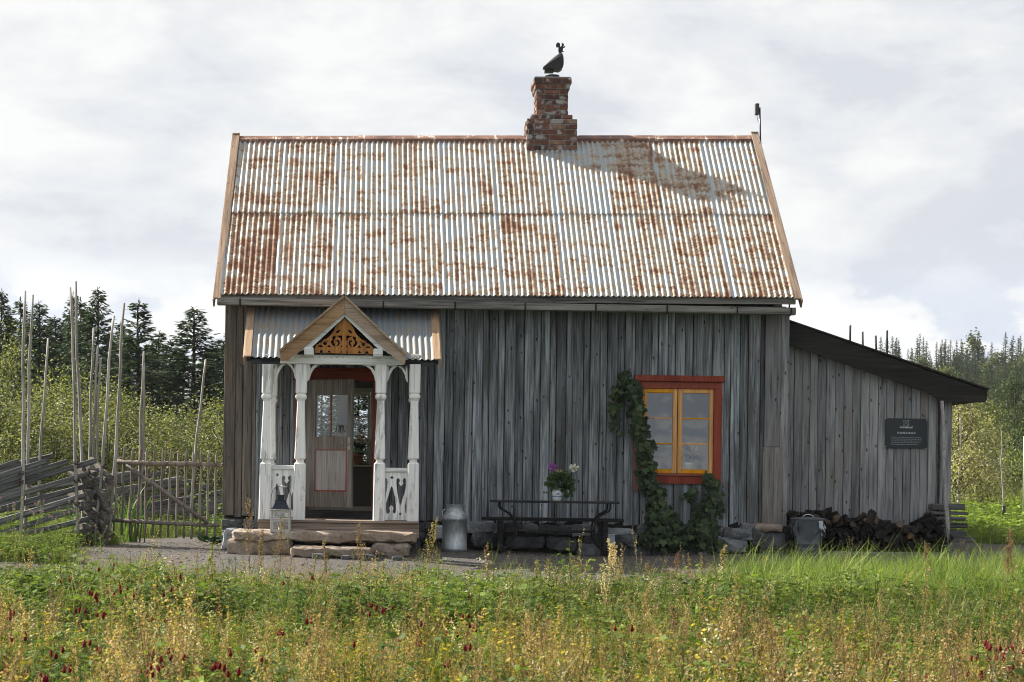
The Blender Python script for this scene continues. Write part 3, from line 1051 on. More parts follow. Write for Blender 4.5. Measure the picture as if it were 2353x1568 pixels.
for s, (e, r, px_e, px_r) in enumerate(((EL, RL, 499, 543), (ER, RR, 1834, 1733))):
    # wind board lying on the roof edge and the board on edge beneath it
    be, br = at(px_e, 688 if s == 0 else 690, -0.5), at(px_r, 309 if s == 0 else 306, 2.95)
    beam('wind_board', be + NRM * 0.015, br + NRM * 0.015, 0.115, 0.025, BARGE, roof, up=NRM, c=0.003)
    o_ = Vector((-0.05 if s == 0 else 0.05, 0, -0.055))
    beam('barge_board', be + o_, br + o_, 0.025, 0.13, BARGE, roof, up=NRM, c=0.003)
    be2, br2 = Vector((be.x, 6.35, be.z)), Vector((br.x, 2.9, br.z))
    beam('wind_board', be2 + NRM * 0.01, br2 + NRM * 0.01, 0.115, 0.025, BARGE, roof, up=Vector((0, -NRM.y, NRM.z)), c=0.003)
fa, fb = at(508, 684, -0.40), at(1828, 692, -0.40)
beam('fascia_board', fa, fb, 0.028, 0.10, GUTTERW, roof, c=0.003)
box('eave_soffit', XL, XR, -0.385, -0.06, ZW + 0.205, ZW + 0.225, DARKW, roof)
# wooden gutter hung on iron straps
ga, gb = at(499, 692, -0.52), at(1829, 715, -0.52)
gut = beam('gutter', ga, gb, 0.022, 0.095, GUTTERW, house, c=0.003)
gd = (gb - ga).normalized()
beam('gutter_bottom', ga + Vector((0, .065, -.045)), gb + Vector((0, .065, -.045)), 0.10, 0.02, GUTTERW, gut, c=0.003)
beam('gutter_back', ga + Vector((0, .125, 0.0)), gb + Vector((0, .125, 0.0)), 0.02, 0.08, GUTTERW, gut, c=0.003)
for px in (552, 881, 1046, 1207, 1369, 1533, 1694, 1818):
    c = ga.lerp(gb, (px - 499) / 1330)
    q = Vector((c.x, -0.536, c.z))
    V, Fs = tube_geo([q + Vector((0, 0, .045)), q + Vector((0, 0.0, -.055)), q + Vector((0, .07, -.062)), q + Vector((0, .145, -.055)), q + Vector((0, .16, .06)), q + Vector((0, .13, .13))], 0.012, 4)
    ob('gutter_strap', V, Fs, IRON, gut)

# ------------------------------------------------------------------ chimney
CHY0, CHD = 2.60, 0.78


def chpx(px, py):
    return at(px, py, CHY0)


ch = bpy.data.objects.new('chimney', None)
reg(ch, Matrix.Translation(chpx(1268, 345)), house)


def brick_course(x0, x1, y0, y1, z0, z1, k, bl=0.245):
    """one course round a rectangle, bricks proud of the mortar core"""
    box('mortar_core', x0 + .012, x1 - .012, y0 + .012, y1 - .012, z0, z1, MORTAR, ch, 0.001)
    g = 0.006
    th = 0.09
    runs = [('x', x0, x1, y0), ('x', x0, x1, y1 - th), ('y', y0 + th + g, y1 - th - g, x0), ('y', y0 + th + g, y1 - th - g, x1 - th)]
    for ax, a, b, o in runs:
        p = a
        st = bl * (0.5 if (k % 2 == 0) else 1.0) * (1 if ax == 'x' else .8)
        while p < b - 0.02:
            L = min(st * rng.choice((1, 1, 1, .5)) if st > .2 else st, b - p)
            if b - (p + L) < 0.07: L = b - p
            j = lambda: rng.uniform(-.004, .004)
            if ax == 'x':
                box('brick', p + g, p + L - g, o + j(), o + th, z0 + g, z1 - g, BRICK, ch, 0.007, 0.003)
            else:
                box('brick', o + j(), o + th + j(), p + g, p + L - g, z0 + g, z1 - g, BRICK, ch, 0.007, 0.003)
            p += L
            st = bl


bx0, bx1 = chpx(1210, 300).x, chpx(1327, 300).x
zt0, zt1 = chpx(1268, 346).z, chpx(1268, 273).z
zlow = zt0 - 0.30
nb = 7
hs = (zt1 - zt0) / 6
k = 0
for i in range(-3, 6):
    z = zt0 + i * hs
    brick_course(bx0, bx1, CHY0, CHY0 + CHD, z, z + hs, k); k += 1
sx0, sx1 = chpx(1220, 268).x, chpx(1317, 268).x
zs1 = chpx(1268, 262.5).z
brick_course(sx0, sx1, CHY0 + .03, CHY0 + CHD - .02, zt1, zs1, k); k += 1
tx0, tx1 = chpx(1233, 230).x, chpx(1307, 230).x
zs2 = chpx(1268, 203).z
for i in range(5):
    z = zs1 + (zs2 - zs1) * i / 5
    brick_course(tx0, tx1, CHY0 + .06, CHY0 + CHD - .05, z, z + (zs2 - zs1) / 5, k); k += 1
zs3, zs4 = chpx(1268, 191).z, chpx(1268, 178).z
brick_course(tx0 - .025, tx1 + .025, CHY0 + .035, CHY0 + CHD - .03, zs2, zs3, k)
brick_course(tx0 - .05, tx1 + .05, CHY0 + .01, CHY0 + CHD, zs3, zs4, k + 1, .3)
box('cap_mortar', tx0 - .03, tx1 + .03, CHY0 + .03, CHY0 + CHD - .02, zs4, zs4 + .018, MORTAR, ch, 0.008)
# cement fillet where the stack meets the sheets
V, Fs = [], []
for i in range(25):
    f = i / 24
    xx = bx0 - .03 + (bx1 - bx0 + .06) * f
    yb = CHY0 - 0.004
    zb = RL.z - (2.93 - yb) * (RL.z - EL.z) / 3.38 + 0.02
    dn = 0.09 + 0.05 * mnoise.noise(Vector((xx * 9, 0, 0))) + .02 * rng.random()
    V += [Vector((xx, yb + .03, zb + 0.075 + .02 * rng.random())), Vector((xx, yb - .035, zb + .035)), Vector((xx, yb - dn, zb - dn * .84 + .006))]
for i in range(24):
    a = i * 3
    Fs += [(a, a + 1, a + 4, a + 3), (a + 1, a + 2, a + 5, a + 4)]
ob('cement_fillet', V, Fs, MORTAR, ch, smooth=False)

# cowl with the sawn metal squirrel
cz = lambda x, y: (1164.2 + x * .1838, 79.7 + y * .1838)
CY = CHY0 + CHD * .5
cb = at(*cz(570, 530), CY)
cowl = thing('chimney_cowl', (cb.x, CY, zs4), 'black metal wind cowl with squirrel silhouette on top of the brick chimney', 'chimney cowl')
lathe('collar', [(.108, 0), (.108, .07), (.115, .075), (.115, .09), (.09, .095)], BLACKGREY, (cb.x, CY, zs4 + .016), cowl, 20)
hood = [(458, 405), (520, 345), (590, 285), (640, 247), (672, 231), (692, 231), (706, 262), (708, 320), (705, 380), (692, 428), (650, 462), (560, 440), (540, 425), (480, 425)]
hp = poly_px(hood, cz, CY)
V, Fs = [], []
nseg = 8
for j in range(nseg + 1):
    a = -1 + 2 * j / nseg
    for (x_, z_) in hp:
        cxx = hp[9][0]
        f = math.sqrt(max(0.0, 1 - (a * .9) ** 2)) * .45 + .55
        V.append(Vector((x_, CY + a * .105, hp[10][1] + (z_ - hp[10][1]) * f)))
n_ = len(hp)
for j in range(nseg):
    for i in range(n_):
        Fs.append((j * n_ + i, j * n_ + (i + 1) % n_, (j + 1) * n_ + (i + 1) % n_, (j + 1) * n_ + i))
Fs += [tuple(range(n_)), tuple(nseg * n_ + i for i in range(n_))[::-1]]
ob('hood', V, Fs, BLACKGREY, cowl)
vz = at(*cz(500, 470), CY)
box('vane_weight', vz.x - .035, vz.x + .11, CY - .06, CY + .06, vz.z - .012, vz.z + .04, BLACKGREY, cowl, .004)
sq = [(655, 238), (645, 200), (648, 170), (640, 150), (637, 165), (622, 160), (617, 130), (628, 107), (645, 100), (660, 107), (670, 128), (668, 150), (680, 150), (688, 135), (687, 118), (690, 98), (697, 110), (708, 112), (717, 125), (715, 140), (708, 150), (716, 155), (722, 142), (732, 150), (728, 162), (715, 168), (706, 172), (704, 190), (700, 208), (714, 212), (712, 220), (690, 222), (680, 236)]
plate('squirrel_figure', smooth_closed(poly_px(sq, cz, CY), 2), [], .012, BLACKGREY, cowl, CY)

# small antenna box on a rod by the right gable
az = lambda x, y: ((2740 + x / 6.03) / 1.632, (360 + y / 6.03) / 1.632)
AY = 2.98
ab = at(*az(655, 930), AY)
ant = thing('roof_antenna', (ab.x, AY, ab.z), 'dark box antenna on a thin rod at the right end of the ridge', 'antenna')
tube('rod', [Vector((ab.x + .03, AY, ab.z - .25)), Vector((ab.x + .012, AY, ab.z)), at(*az(660, 265), AY)], .013, BLACKP, ant, 6)
a0, a1 = at(*az(545, 440), AY), at(*az(638, 180), AY)
box('housing', a0.x, a1.x, AY - .05, AY + .02, a0.z, a1.z, plain('antenna_case', (0.05, 0.05, 0.048), .5), ant, .008)
tube('cable', [at(*az(595, 440), AY), at(*az(602, 510), AY), at(*az(630, 600), AY)], .004, BLACKP, ant, 4)

# ------------------------------------------------------------------ porch
z3 = lambda x, y: ((850 + x / 2.6133) / 1.632, (1050 + y / 2.6133) / 1.632)
z4 = lambda x, y: ((850 + x / 2.6133) / 1.632, (1600 + y / 2.6133) / 1.632)
YP = -1.28            # plane of the front posts
porch = bpy.data.objects.new('porch', None)
reg(porch, Matrix.Translation((at(776, 1000, -.7).x, -.7, .46)), house)
ZD = 0.46
# deck: planks along the front, riser board, sill under the door
dx0, dx1 = at(591, 1196, -1.42).x, at(964, 1196, -1.42).x
for i in range(9):
    y0 = -1.43 + i * 0.15
    box('deck_plank', dx0 + rng.uniform(0, .01), dx1 - rng.uniform(0, .01), y0, y0 + .143, ZD - .035, ZD, DECKW, porch, .004)
box('riser_board', dx0 + .01, dx1 - .005, -1.40, -1.375, ZD - .235, ZD - .037, DECKW, porch, .004)
box('side_riser', dx0 + .01, dx0 + .035, -1.372, -.06, ZD - .235, ZD - .037, DECKW, porch, .004)
box('side_riser', dx1 - .03, dx1 - .005, -1.372, -.06, ZD - .235, ZD - .037, DECKW, porch, .004)
box('threshold', DOOR[0] - .05, DOOR[1] + .05, -.13, .135, ZD + .001, .575, DARKW, porch, .008)

PROF = [(838, 12.6), (903, 12.6), (904.5, 10), (906, 10), (908, 12), (912, 13.2), (916, 12.5), (919, 10), (922, 8.6), (927, 8.6), (985, 10.5), (1052, 12.7), (1054, 12.7), (1057, 8.5), (1062, 8.5), (1066, 12.6), (1067, 13.2), (1193, 13.6)]


def post(px_top, px_bot, Y, parent, name='post', extra=0.0):
    """sawn post: chamfered square section that swells and narrows down its length"""
    V, Fs = [], []
    for py, hw in PROF:
        f = (py - 838) / 355
        c = at(px_top + (px_bot - px_top) * f, py, YP)
        h = hw * (YP - CAM_Y) / F
        ch_ = .18 * h
        zz_ = c.z if py < 1190 else ZD
        for sx, sy in ((-h + ch_, -h), (h - ch_, -h), (h, -h + ch_), (h, h - ch_), (h - ch_, h), (-h + ch_, h), (-h, h - ch_), (-h, -h + ch_)):
            V.append(Vector((c.x + sx, Y + sy, zz_)))
    for i in range(len(PROF) - 1):
        for k in range(8):
            a, b = i * 8 + k, i * 8 + (k + 1) % 8
            Fs.append((a, a + 8, b + 8, b))
    Fs += [tuple(range(8)), tuple((len(PROF) - 1) * 8 + k for k in range(8))[::-1]]
    return ob(name, V, Fs, WHITEP, parent)


POSTS = [(616, 608), (693.5, 687), (876.5, 870), (954, 948)]
for a, b in POSTS:
    post(a, b, YP, porch)
post(616, 608, -.17, porch, 'wall_post')
post(954, 948, -.17, porch, 'wall_post')
# beams
b0, b1 = at(603, 818, YP), at(966, 828, YP)
box('front_beam', at(645, 820, YP).x, at(928, 820, YP).x, YP - .085, YP + .06, at(780, 838, YP).z, at(780, 817, YP).z, WHITEX, porch, .006)
for px in (616, 954):
    c = at(px, 829, YP)
    box('side_beam', c.x - .06, c.x + .06, YP - .03, -.06, c.z - .01, c.z + .09, WHITEP, porch, .005)
for px0, px1 in ((600, 648), (926, 970)):
    box('eave_beam', at(px0, 830, YP).x, at(px1, 830, YP).x, YP - .06, YP + .05, at(780, 836, YP).z, at(780, 826, YP).z + .02, DARKW, porch, .004)
# arched brackets between the posts
big_o = [(788, 815), (1470, 815), (1470, 1012), (1455, 988), (1443, 940), (1412, 880), (1360, 843), (1290, 829), (1130, 824), (970, 824), (905, 836), (855, 873), (828, 920), (812, 975), (788, 1000)]
big_h = [[(1400, 843), (1450, 845), (1450, 898), (1432, 868)], [(820, 826), (870, 826), (840, 848), (822, 878)]]
YB = YP + .02
plate('arch_bracket', poly_px(big_o, z3, YB), [poly_px(h, z3, YB) for h in big_h], .035, WHITEP, porch, YB)
for s_ in (0, 1090):
    dy = s_ * .022
    o_ = [(492, 808), (680, 808), (687, 985), (668, 965), (655, 905), (625, 850), (585, 825), (545, 850), (512, 905), (492, 965), (470, 985), (470, 860)]
    h_ = [[(497, 822), (540, 822), (515, 848), (497, 880)], [(622, 822), (664, 822), (664, 880), (648, 850)]]
    plate('arch_bracket', poly_px([(x + s_, y + dy) for x, y in o_], z3, YB), [poly_px([(x + s_, y + dy) for x, y in h], z3, YB) for h in h_], .035, WHITEP, porch, YB)
# pierced railing panels with hand rail
pan_o = [(1548, 425), (1785, 425), (1785, 918), (1548, 918)]
pan_h = [[(1620, 484), (1638, 500), (1620, 518), (1602, 500)],
         smooth_closed([(1617, 585), (1645, 670), (1658, 770), (1655, 845), (1635, 850), (1625, 828), (1634, 800), (1613, 772), (1592, 800), (1600, 828), (1588, 850), (1566, 850), (1560, 770), (1587, 670)], 3),
         smooth_closed([(1664, 530), (1678, 506), (1696, 520), (1698, 540), (1689, 556), (1698, 570), (1710, 584), (1722, 570), (1732, 556), (1724, 540), (1727, 520), (1744, 506), (1760, 530), (1752, 620), (1730, 690), (1701, 775), (1680, 690), (1668, 610)], 3),
         [(1774, 655), (1774, 850), (1752, 846), (1748, 780), (1760, 700)],
         [(1553, 508), (1570, 508), (1578, 540), (1570, 615), (1553, 715)],
         [(1700, 841), (1717, 856), (1700, 872), (1684, 856)]]
for sx, sy, pf in ((0, 0, (2, 3)), (-1123, -27, (0, 1))):
    mv = lambda q: [(x + sx, y + sy) for x, y in q]
    plate('railing_panel', poly_px(mv(pan_o), z4, YP), [poly_px(mv(h), z4, YP) for h in pan_h], .028, WHITEP, porch, YP)
    r0, r1 = at(*z4(1545 + sx, 418 + sy), YP), at(*z4(1790 + sx, 418 + sy), YP)
    box('hand_rail', r0.x, r1.x, YP - .035, YP + .035, r0.z - .042, r0.z + .02, WHITEX, porch, .006)
# pierced side panels and rails towards the wall
for px in (612, 951):
    c = at(px, 1080, YP)
    box('hand_rail', c.x - .03, c.x + .03, YP + .07, -.22, c.z - .06, c.z, WHITEP, porch, .006)
    for i in range(4):
        y_ = YP + .2 + i * .22
        box('baluster', c.x - .012, c.x + .012, y_, y_ + .12, ZD + .002, c.z - .062, WHITEP, porch, .004)

# porch roof: two corrugated stretches either side of a cross gable
pe0, pe1 = at(566, 822, -1.36), at(1008, 829, -1.36)
pt0, pt1 = at(576, 700, -.06), at(1000, 706, -.06)
pn = (pe1 - pe0).cross(pt0 - pe0).normalized()
if pn.y > 0: pn = -pn
proof = lambda u, t: pt0.lerp(pt1, u).lerp(pe0.lerp(pe1, u), t)
pw = (pe1 - pe0).length
for i, (u0, u1) in enumerate(((0.015, .27), (.268, .52), (.515, .76), (.755, .985))):
    sheet('porch_roof_sheet', u0, u1, 0, 1.0, porch, .01 + .002 * (i % 2), .01 + .002 * (i % 2), (-.16, -.25, -.25, -.14)[i], proof, pn, pw, .084, .012, 40 + i * 2.3, METALDULL)
q = [pe0 + Vector((0, .04, -.02)), pe1 + Vector((0, .04, -.02)), pt1 + Vector((0, 0, -.02)), pt0 + Vector((0, 0, -.02))]
dn = Vector((0, 0, -.03))
ob('porch_boarding', q + [p + dn for p in q], [(0, 1, 2, 3), (7, 6, 5, 4), (0, 4, 5, 1), (1, 5, 6, 2), (2, 6, 7, 3), (3, 7, 4, 0)], DARKW, porch)
for e, t, s in ((pe0, pt0, -1), (pe1, pt1, 1)):
    beam('porch_wind_board', e + pn * .03 + Vector((s * -.02, -.02, -.012)), t + pn * .03 + Vector((s * -.02, 0, 0)), .1, .025, PINE, porch, up=pn, c=.003)
    beam('porch_side_board', e + Vector((s * .035, -.01, -.05)), t + Vector((s * .035, 0, -.05)), .022, .12, PINE, porch, up=pn, c=.003)
f0, f1 = pe0 + Vector((.06, .03, -.055)), pe1 + Vector((-.06, .03, -.055))
beam('porch_fascia', f0, f0.lerp(f1, .2), .02, .06, BLACKP, porch, c=.002)
beam('porch_fascia', f0.lerp(f1, .8), f1, .02, .06, BLACKP, porch, c=.002)
# cross gable
YG = -1.52
ap, gl, gr = at(*z3(1155, 155), YG), at(*z3(523, 690), YG), at(*z3(1753, 727), YG)
apb = Vector((ap.x, -.08, ap.z))
for nm, lo, s in (('gable_roof', gl, -1), ('gable_roof', gr, 1)):
    lob = Vector((lo.x, -1.12, lo.z))
    a_, b_, c_, d_ = ap + Vector((0, -.05, .012)), lo + Vector((s * .015, -.05, 0.0)), lob, apb + Vector((0, 0, .012))
    th = Vector((-s * .012, 0, -.022))
    V = [a_, b_, c_, d_] + [p + th for p in (a_, b_, c_, d_)]
    ob(nm, V, [(0, 1, 2, 3), (7, 6, 5, 4), (0, 4, 5, 1), (1, 5, 6, 2), (2, 6, 7, 3), (3, 7, 4, 0)], PINE, porch)
plate('gable_board', poly_px([(1155, 160), (523, 692), (528, 795), (602, 788), (1155, 325)], z3, YG), [], .03, PINE, porch, YG)
plate('gable_board', poly_px([(1156.5, 160), (1753, 728), (1750, 821), (1722, 826), (1156.5, 325)], z3, YG), [], .03, PINE, porch, YG)
YT = YG + .035
plate('gable_trim', poly_px([(1155, 315), (600, 785), (625, 782), (655, 768), (668, 745), (690, 730), (705, 708), (735, 692), (755, 690), (845, 652), (1155, 362)], z3, YT), [], .025, WHITEX, porch, YT)
plate('gable_trim', poly_px([(1156.5, 315), (1725, 825), (1700, 815), (1668, 800), (1655, 775), (1630, 760), (1612, 735), (1580, 720), (1560, 702), (1470, 662), (1156.5, 362)], z3, YT), [], .025, WHITEX, porch, YT)
z8 = lambda x, y: ((1180 + x / 7.127) / 1.632, (1260 + y / 7.127) / 1.632)
AX = 790
half = [smooth_closed([(860, 0), (985, 20), (930, 45), (890, 75), (872, 130), (852, 130), (855, 60)], 2),
        smooth_closed([(1040, 25), (1100, 58), (1105, 100), (1085, 115), (1140, 165), (1112, 240), (1072, 275), (1030, 285), (1052, 230), (1075, 175), (1058, 112), (1025, 75)], 2),
        smooth_closed([(915, 190), (930, 142), (972, 125), (998, 150), (985, 175), (962, 168), (955, 200), (975, 250), (1004, 284), (960, 275), (925, 235)], 2),
        [(1210, 135), (1265, 182), (1240, 196)], circ(1305, 226, 44), [(1145, 320), (1245, 320), (1195, 260)],
        smooth_closed([(1365, 325), (1475, 325), (1455, 292), (1420, 280), (1388, 295)], 2), [(845, 250), (890, 310), (845, 310)],
        [(845, 395), (890, 455), (845, 455)], [(1143, 465), (1250, 465), (1195, 408)], circ(1395, 458, 42),
        smooth_closed([(905, -165), (1000, -100), (965, -68), (915, -115)], 2)]
holes = []
for h in half:
    mx_, my_ = sum(q[0] for q in h) / len(h), sum(q[1] for q in h) / len(h)
    h = [(mx_ + (q[0] - mx_) * 1.15, my_ + (q[1] - my_) * 1.12) for q in h]
    holes.append(h)
    holes.append([(2 * AX - x, y - (x - AX) * .05) for x, y in h])
rt = [(800, -480), (960, -330), (1015, -240), (1050, -170), (1085, -95), (1130, -30), (1195, 45), (1260, 98), (1310, 118), (1350, 140), (1395, 200), (1450, 216), (1505, 262), (1560, 318), (1560, 495)]
outer = rt + [(2 * AX - x, y - (x - AX) * .05) for x, y in rt[::-1]]
YF = YG + .1
plate('gable_fretwork', poly_px(outer, z8, YF), [poly_px(h, z8, YF) for h in holes], .018, FRET, porch, YF)
plate('gable_back', poly_px([(1155, 340), (620, 800), (1700, 825)], z3, -1.1), [], .01, DARKW, porch, -1.1)
for zx, zy in ((808, 703), (1483, 716)):
    c = at(*z3(zx, zy), YG)
    box('purlin_end', c.x - .065, c.x + .065, YG - .07, YG + .3, c.z - .055, c.z + .055, WHITEX, porch, .012)

# ------------------------------------------------------------------ front door and its frame
frame = bpy.data.objects.new('door_frame', None)
reg(frame, Matrix.Translation((DOOR[0], -.05, .56)), house)
box('jamb', DCAS[0], DOOR[0] + .02, -.085, -.03, ZB + .02, DOOR[3] + .03, REDP, frame)
box('jamb', DOOR[1] - .02, DCAS[1], -.085, -.03, ZB + .02, DOOR[3] + .03, REDP, frame)
box('lintel', DCAS[0] - .02, DCAS[1] + .02, -.1, -.03, DOOR[3] - .02, DCAS[3] - .02, REDD, frame)
box('lintel_cap', DCAS[0] - .05, DCAS[1] + .05, -.13, -.03, DCAS[3] - .018, DCAS[3] + .02, REDD, frame)
box('reveal', DOOR[0], DOOR[0] + .03, -.028, .14, .577, DOOR[3] - .03, REDP, frame)
box('reveal', DOOR[1] - .03, DOOR[1], -.028, .14, .577, DOOR[3] - .03, REDP, frame)

hinge = at(701, 1000, -.10)
DW, DH, DZ = .80, at(755, 873, -.2).z - at(755, 1166, -.2).z, at(755, 1166, -.2).z
DM = Matrix.Translation((hinge.x, -.10, DZ)) @ Matrix.Rotation(R(-28), 4, 'Z')
door = bpy.data.objects.new('front_door', None)
reg(door, DM, house)


def dbox(name, x0, x1, z0, z1, y0, y1, mat):
    return box(name, x0, x1, y0, y1, z0, z1, mat, door, .004, 0, DM)


gx0, gx1 = .225 * DW, .885 * DW
gz0, gz1 = (1 - .446) * DH, (1 - .122) * DH
pz0, pz1 = (1 - .875) * DH, (1 - .545) * DH
dbox('stile', 0, gx0 - .002, 0, DH, -.02, .02, DOORW)
dbox('stile', gx1 + .002, DW, 0, DH, -.02, .02, DOORW)
dbox('top_rail', gx0, gx1, gz1, DH, -.018, .018, DOORW)
dbox('lock_rail', gx0, gx1, pz1, gz0, -.018, .018, DOORW)
dbox('bottom_rail', gx0, gx1, 0, pz0, -.018, .018, DOORW)
dbox('panel', gx0, gx1, pz0, pz1, -.008, .008, DOORP)
for a, b, c, d in ((gx0, gx1, pz0, pz0 + .018), (gx0, gx1, pz1 - .018, pz1), (gx0, gx0 + .018, pz0 + .019, pz1 - .019), (gx1 - .018, gx1, pz0 + .019, pz1 - .019)):
    dbox('panel_bead', a, b, c, d, -.0165, -.0085, REDP)
gm = gx0 + (gx1 - gx0) * .47
dbox('pane', gx0 + .003, gm - .015, gz0, gz1, -.002, .002, CLEAR)
dbox('pane', gm + .015, gx1 - .003, gz0, gz1, -.002, .002, CLEAR)
dbox('muntin', gm - .013, gm + .013, gz0, gz1, -.015, .015, plain('muntin_red_brown', (0.22, 0.1, 0.075), .8, var=.3, ns=40))
dbox('lock_plate', DW - .075, DW - .035, gz0 - .19, gz0 - .01, -.0255, -.0205, plain('tarnished_lock_plate', (0.33, 0.31, 0.28), .5, .3))
V, Fs = tube_geo([(DW - .055, -.02, gz0 - .11), (DW - .055, -.06, gz0 - .11), (DW - .09, -.065, gz0 - .113), (DW - .17, -.06, gz0 - .125)], [.009, .009, .01, .007], 6)
ob('handle', V, Fs, BRASS, door, DM, True)
hx, hz = gx0 + (gx1 - gx0) * .80, gz0 + .11
V, Fs = [], []
for s in (-1, 1):
    tube_geo([(hx, -.03, hz + .02), (hx + s * .03, -.032, hz + .055), (hx + s * .06, -.035, hz + .03), (hx + s * .065, -.035, hz - .03), (hx + s * .085, -.04, hz - .045)], .006, 5, True, V, Fs)
tube_geo([(hx, -.03, hz + .05), (hx, -.035, hz - .06)], [.016, .007], 6, True, V, Fs)
ob('iron_hook', V, Fs, IRON, door, DM)

# ------------------------------------------------------------------ orange window
win = bpy.data.objects.new('window', None)
reg(win, Matrix.Translation(((WIN[0] + WIN[1]) / 2, 0, WIN[2])), house)
zt_, zb_ = CAS[3], CAS[2]
box('casing_cap', CAS[0] + .01, CAS[1] + .025, -.125, -.055, zt_ - .09, zt_, REDP, win, .01)
box('casing_top', CAS[0] + .05, CAS[1] - .005, -.085, -.055, WIN[3] - .005, zt_ - .091, REDP, win)
box('casing_side', WIN[1] - .003, CAS[1] - .005, -.083, -.055, zb_ + .01, WIN[3] - .008, REDP, win)
lz = at(1460, 1128, 0).z
sc_ = [(CAS[0], lz), (CAS[0] + .08, lz), (CAS[0] + .082, lz + .03), (CAS[0] + .1, lz + .055), (WIN[0] - .005, lz + .07), (WIN[0] - .005, WIN[3] - .008), (CAS[0] + .03, WIN[3] - .008)]
plate('casing_side', sc_, [], .03, REDP, win, -.069)
box('casing_bottom', WIN[0], WIN[1] - .006, -.086, -.055, zb_ + .012, WIN[2] - .03, REDP, win)
box('sill', WIN[0] - .002, WIN[1] - .006, -.105, -.04, WIN[2] - .028, WIN[2] + .004, REDP, win, .008)
gxm = at(1555, 1000, 0).x
for k, (a, b) in enumerate(((WIN[0] + .004, gxm - .006), (gxm + .006, WIN[1] - .006))):
    cz0, cz1 = WIN[2] + .008, WIN[3] - .006
    fw = .062
    box('casement_stile', a, a + fw, -.062, -.02, cz0, cz1, ORANGEP, win, .006)
    box('casement_stile', b - fw, b, -.062, -.02, cz0, cz1, ORANGEP, win, .006)
    box('casement_rail', a + fw + .001, b - fw - .001, -.06, -.02, cz0, cz0 + fw, ORANGEP, win, .006)
    box('casement_rail', a + fw + .001, b - fw - .001, -.06, -.02, cz1 - fw, cz1, ORANGEP, win, .006)
    h = (cz1 - cz0 - 2 * fw) / 3
    for i in range(3):
        box('pane', a + fw + .001, b - fw - .001, -.034, -.031, cz0 + fw + h * i + .002, cz0 + fw + h * (i + 1) - .002, GLASS, win, .0005)
        if i:
            z_ = cz0 + fw + h * i
            box('glazing_bar', a + fw + .001, b - fw - .001, -.057, -.022, z_ - .011, z_ + .011, ORANGEP, win, .004)
box('window_post', gxm - .006, gxm + .006, -.03, 0.1, WIN[2], WIN[3], DARKW, win, .001)
box('inner_sill', WIN[0] + .002, WIN[1] - .002, -.018, .33, WIN[2] - .01, WIN[2] + .028, CREAMP, win)
box('inner_lining', WIN[0] - .0, WIN[0] + .02, .0, .139, WIN[2], WIN[3] - .002, CREAMP, win)

# ------------------------------------------------------------------ rear window, seen through the open door
rwin = bpy.data.objects.new('rear_window', None)
reg(rwin, Matrix.Translation(((RWIN[0] + RWIN[1]) / 2, DEPTH, RWIN[2])), house)
y0, y1 = DEPTH - .17, DEPTH - .12
rm = (RWIN[0] + RWIN[1]) / 2
box('frame_post', RWIN[0] - .06, RWIN[0] + .02, y0, y1, RWIN[2] - .03, RWIN[3] + .07, CREAMP, rwin)
box('frame_post', RWIN[1] - .02, RWIN[1] + .06, y0, y1, RWIN[2] - .03, RWIN[3] + .07, CREAMP, rwin)
box('frame_head', RWIN[0] + .021, RWIN[1] - .021, y0, y1, RWIN[3] - .015, RWIN[3] + .068, CREAMP, rwin)
box('window_board', RWIN[0] - .1, RWIN[1] + .1, y0 - .2, y0 + .02, RWIN[2] - .06, RWIN[2] - .031, CREAMP, rwin)
for a, b in ((RWIN[0] + .022, rm - .045), (rm + .045, RWIN[1] - .022)):
    z0_, z1_ = RWIN[2] - .02, RWIN[3] - .017
    box('casement_stile', a, a + .045, y0 + .008, y1, z0_, z1_, CREAMP, rwin)
    box('casement_stile', b - .045, b, y0 + .008, y1, z0_, z1_, CREAMP, rwin)
    for i in range(4):
        z_ = z0_ + (z1_ - z0_ - .05) * i / 3
        hw_ = .05 if i in (0, 3) else .026
        box('casement_rail', a + .046, b - .046, y0 + .009, y1, z_ + (.0 if i in (0, 3) else .012), z_ + hw_ + (.0 if i in (0, 3) else .012), CREAMP, rwin)
    box('pane', a + .046, b - .046, y0 + .028, y0 + .031, z0_ + .04, z1_ - .04, CLEAR, rwin, .0005)
box('mullion', rm - .044, rm + .044, y0, y1, RWIN[2] - .02, RWIN[3] - .017, CREAMP, rwin)


# ------------------------------------------------------------------ pots, vase and flowers
def leaf_fan(n, w_, l_):
    """a small round leaf blade in the x-z plane pointing up"""
    V = [Vector((0, 0, 0))]
    for i in range(n):
        a = math.pi * (0.12 + 1.76 * i / (n - 1))
        V.append(Vector((w_ * math.sin(a), .12 * l_ * math.cos(2 * a), l_ * .5 * (1 - math.cos(a)))))
    return V, [(0, i + 1, i + 2) for i in range(n - 1)]


def blob_of_leaves(name, c, rad, n, size, mat, parent, seed, flat=1.0):
    rr = random.Random(seed)
    V, Fs = [], []
    lv, lf = leaf_fan(7, size * .55, size)
    for _ in range(n):
        d = Vector((rr.gauss(0, 1), rr.gauss(0, 1), rr.gauss(0, .8)))
        d.normalize()
        p = Vector(c) + Vector((d.x * rad[0], d.y * rad[1], d.z * rad[2])) * rr.uniform(.35, 1)
        q = (d + Vector((0, 0, .3 * flat))).to_track_quat('Z', 'Y').to_matrix() @ Matrix.Rotation(rr.uniform(0, 6.3), 3, 'Z')
        k = len(V)
        s = rr.uniform(.7, 1.2)
        V += [p + q @ (v * s) for v in lv]
        Fs += [tuple(i + k for i in f) for f in lf]
    return ob(name, V, Fs, mat, parent)


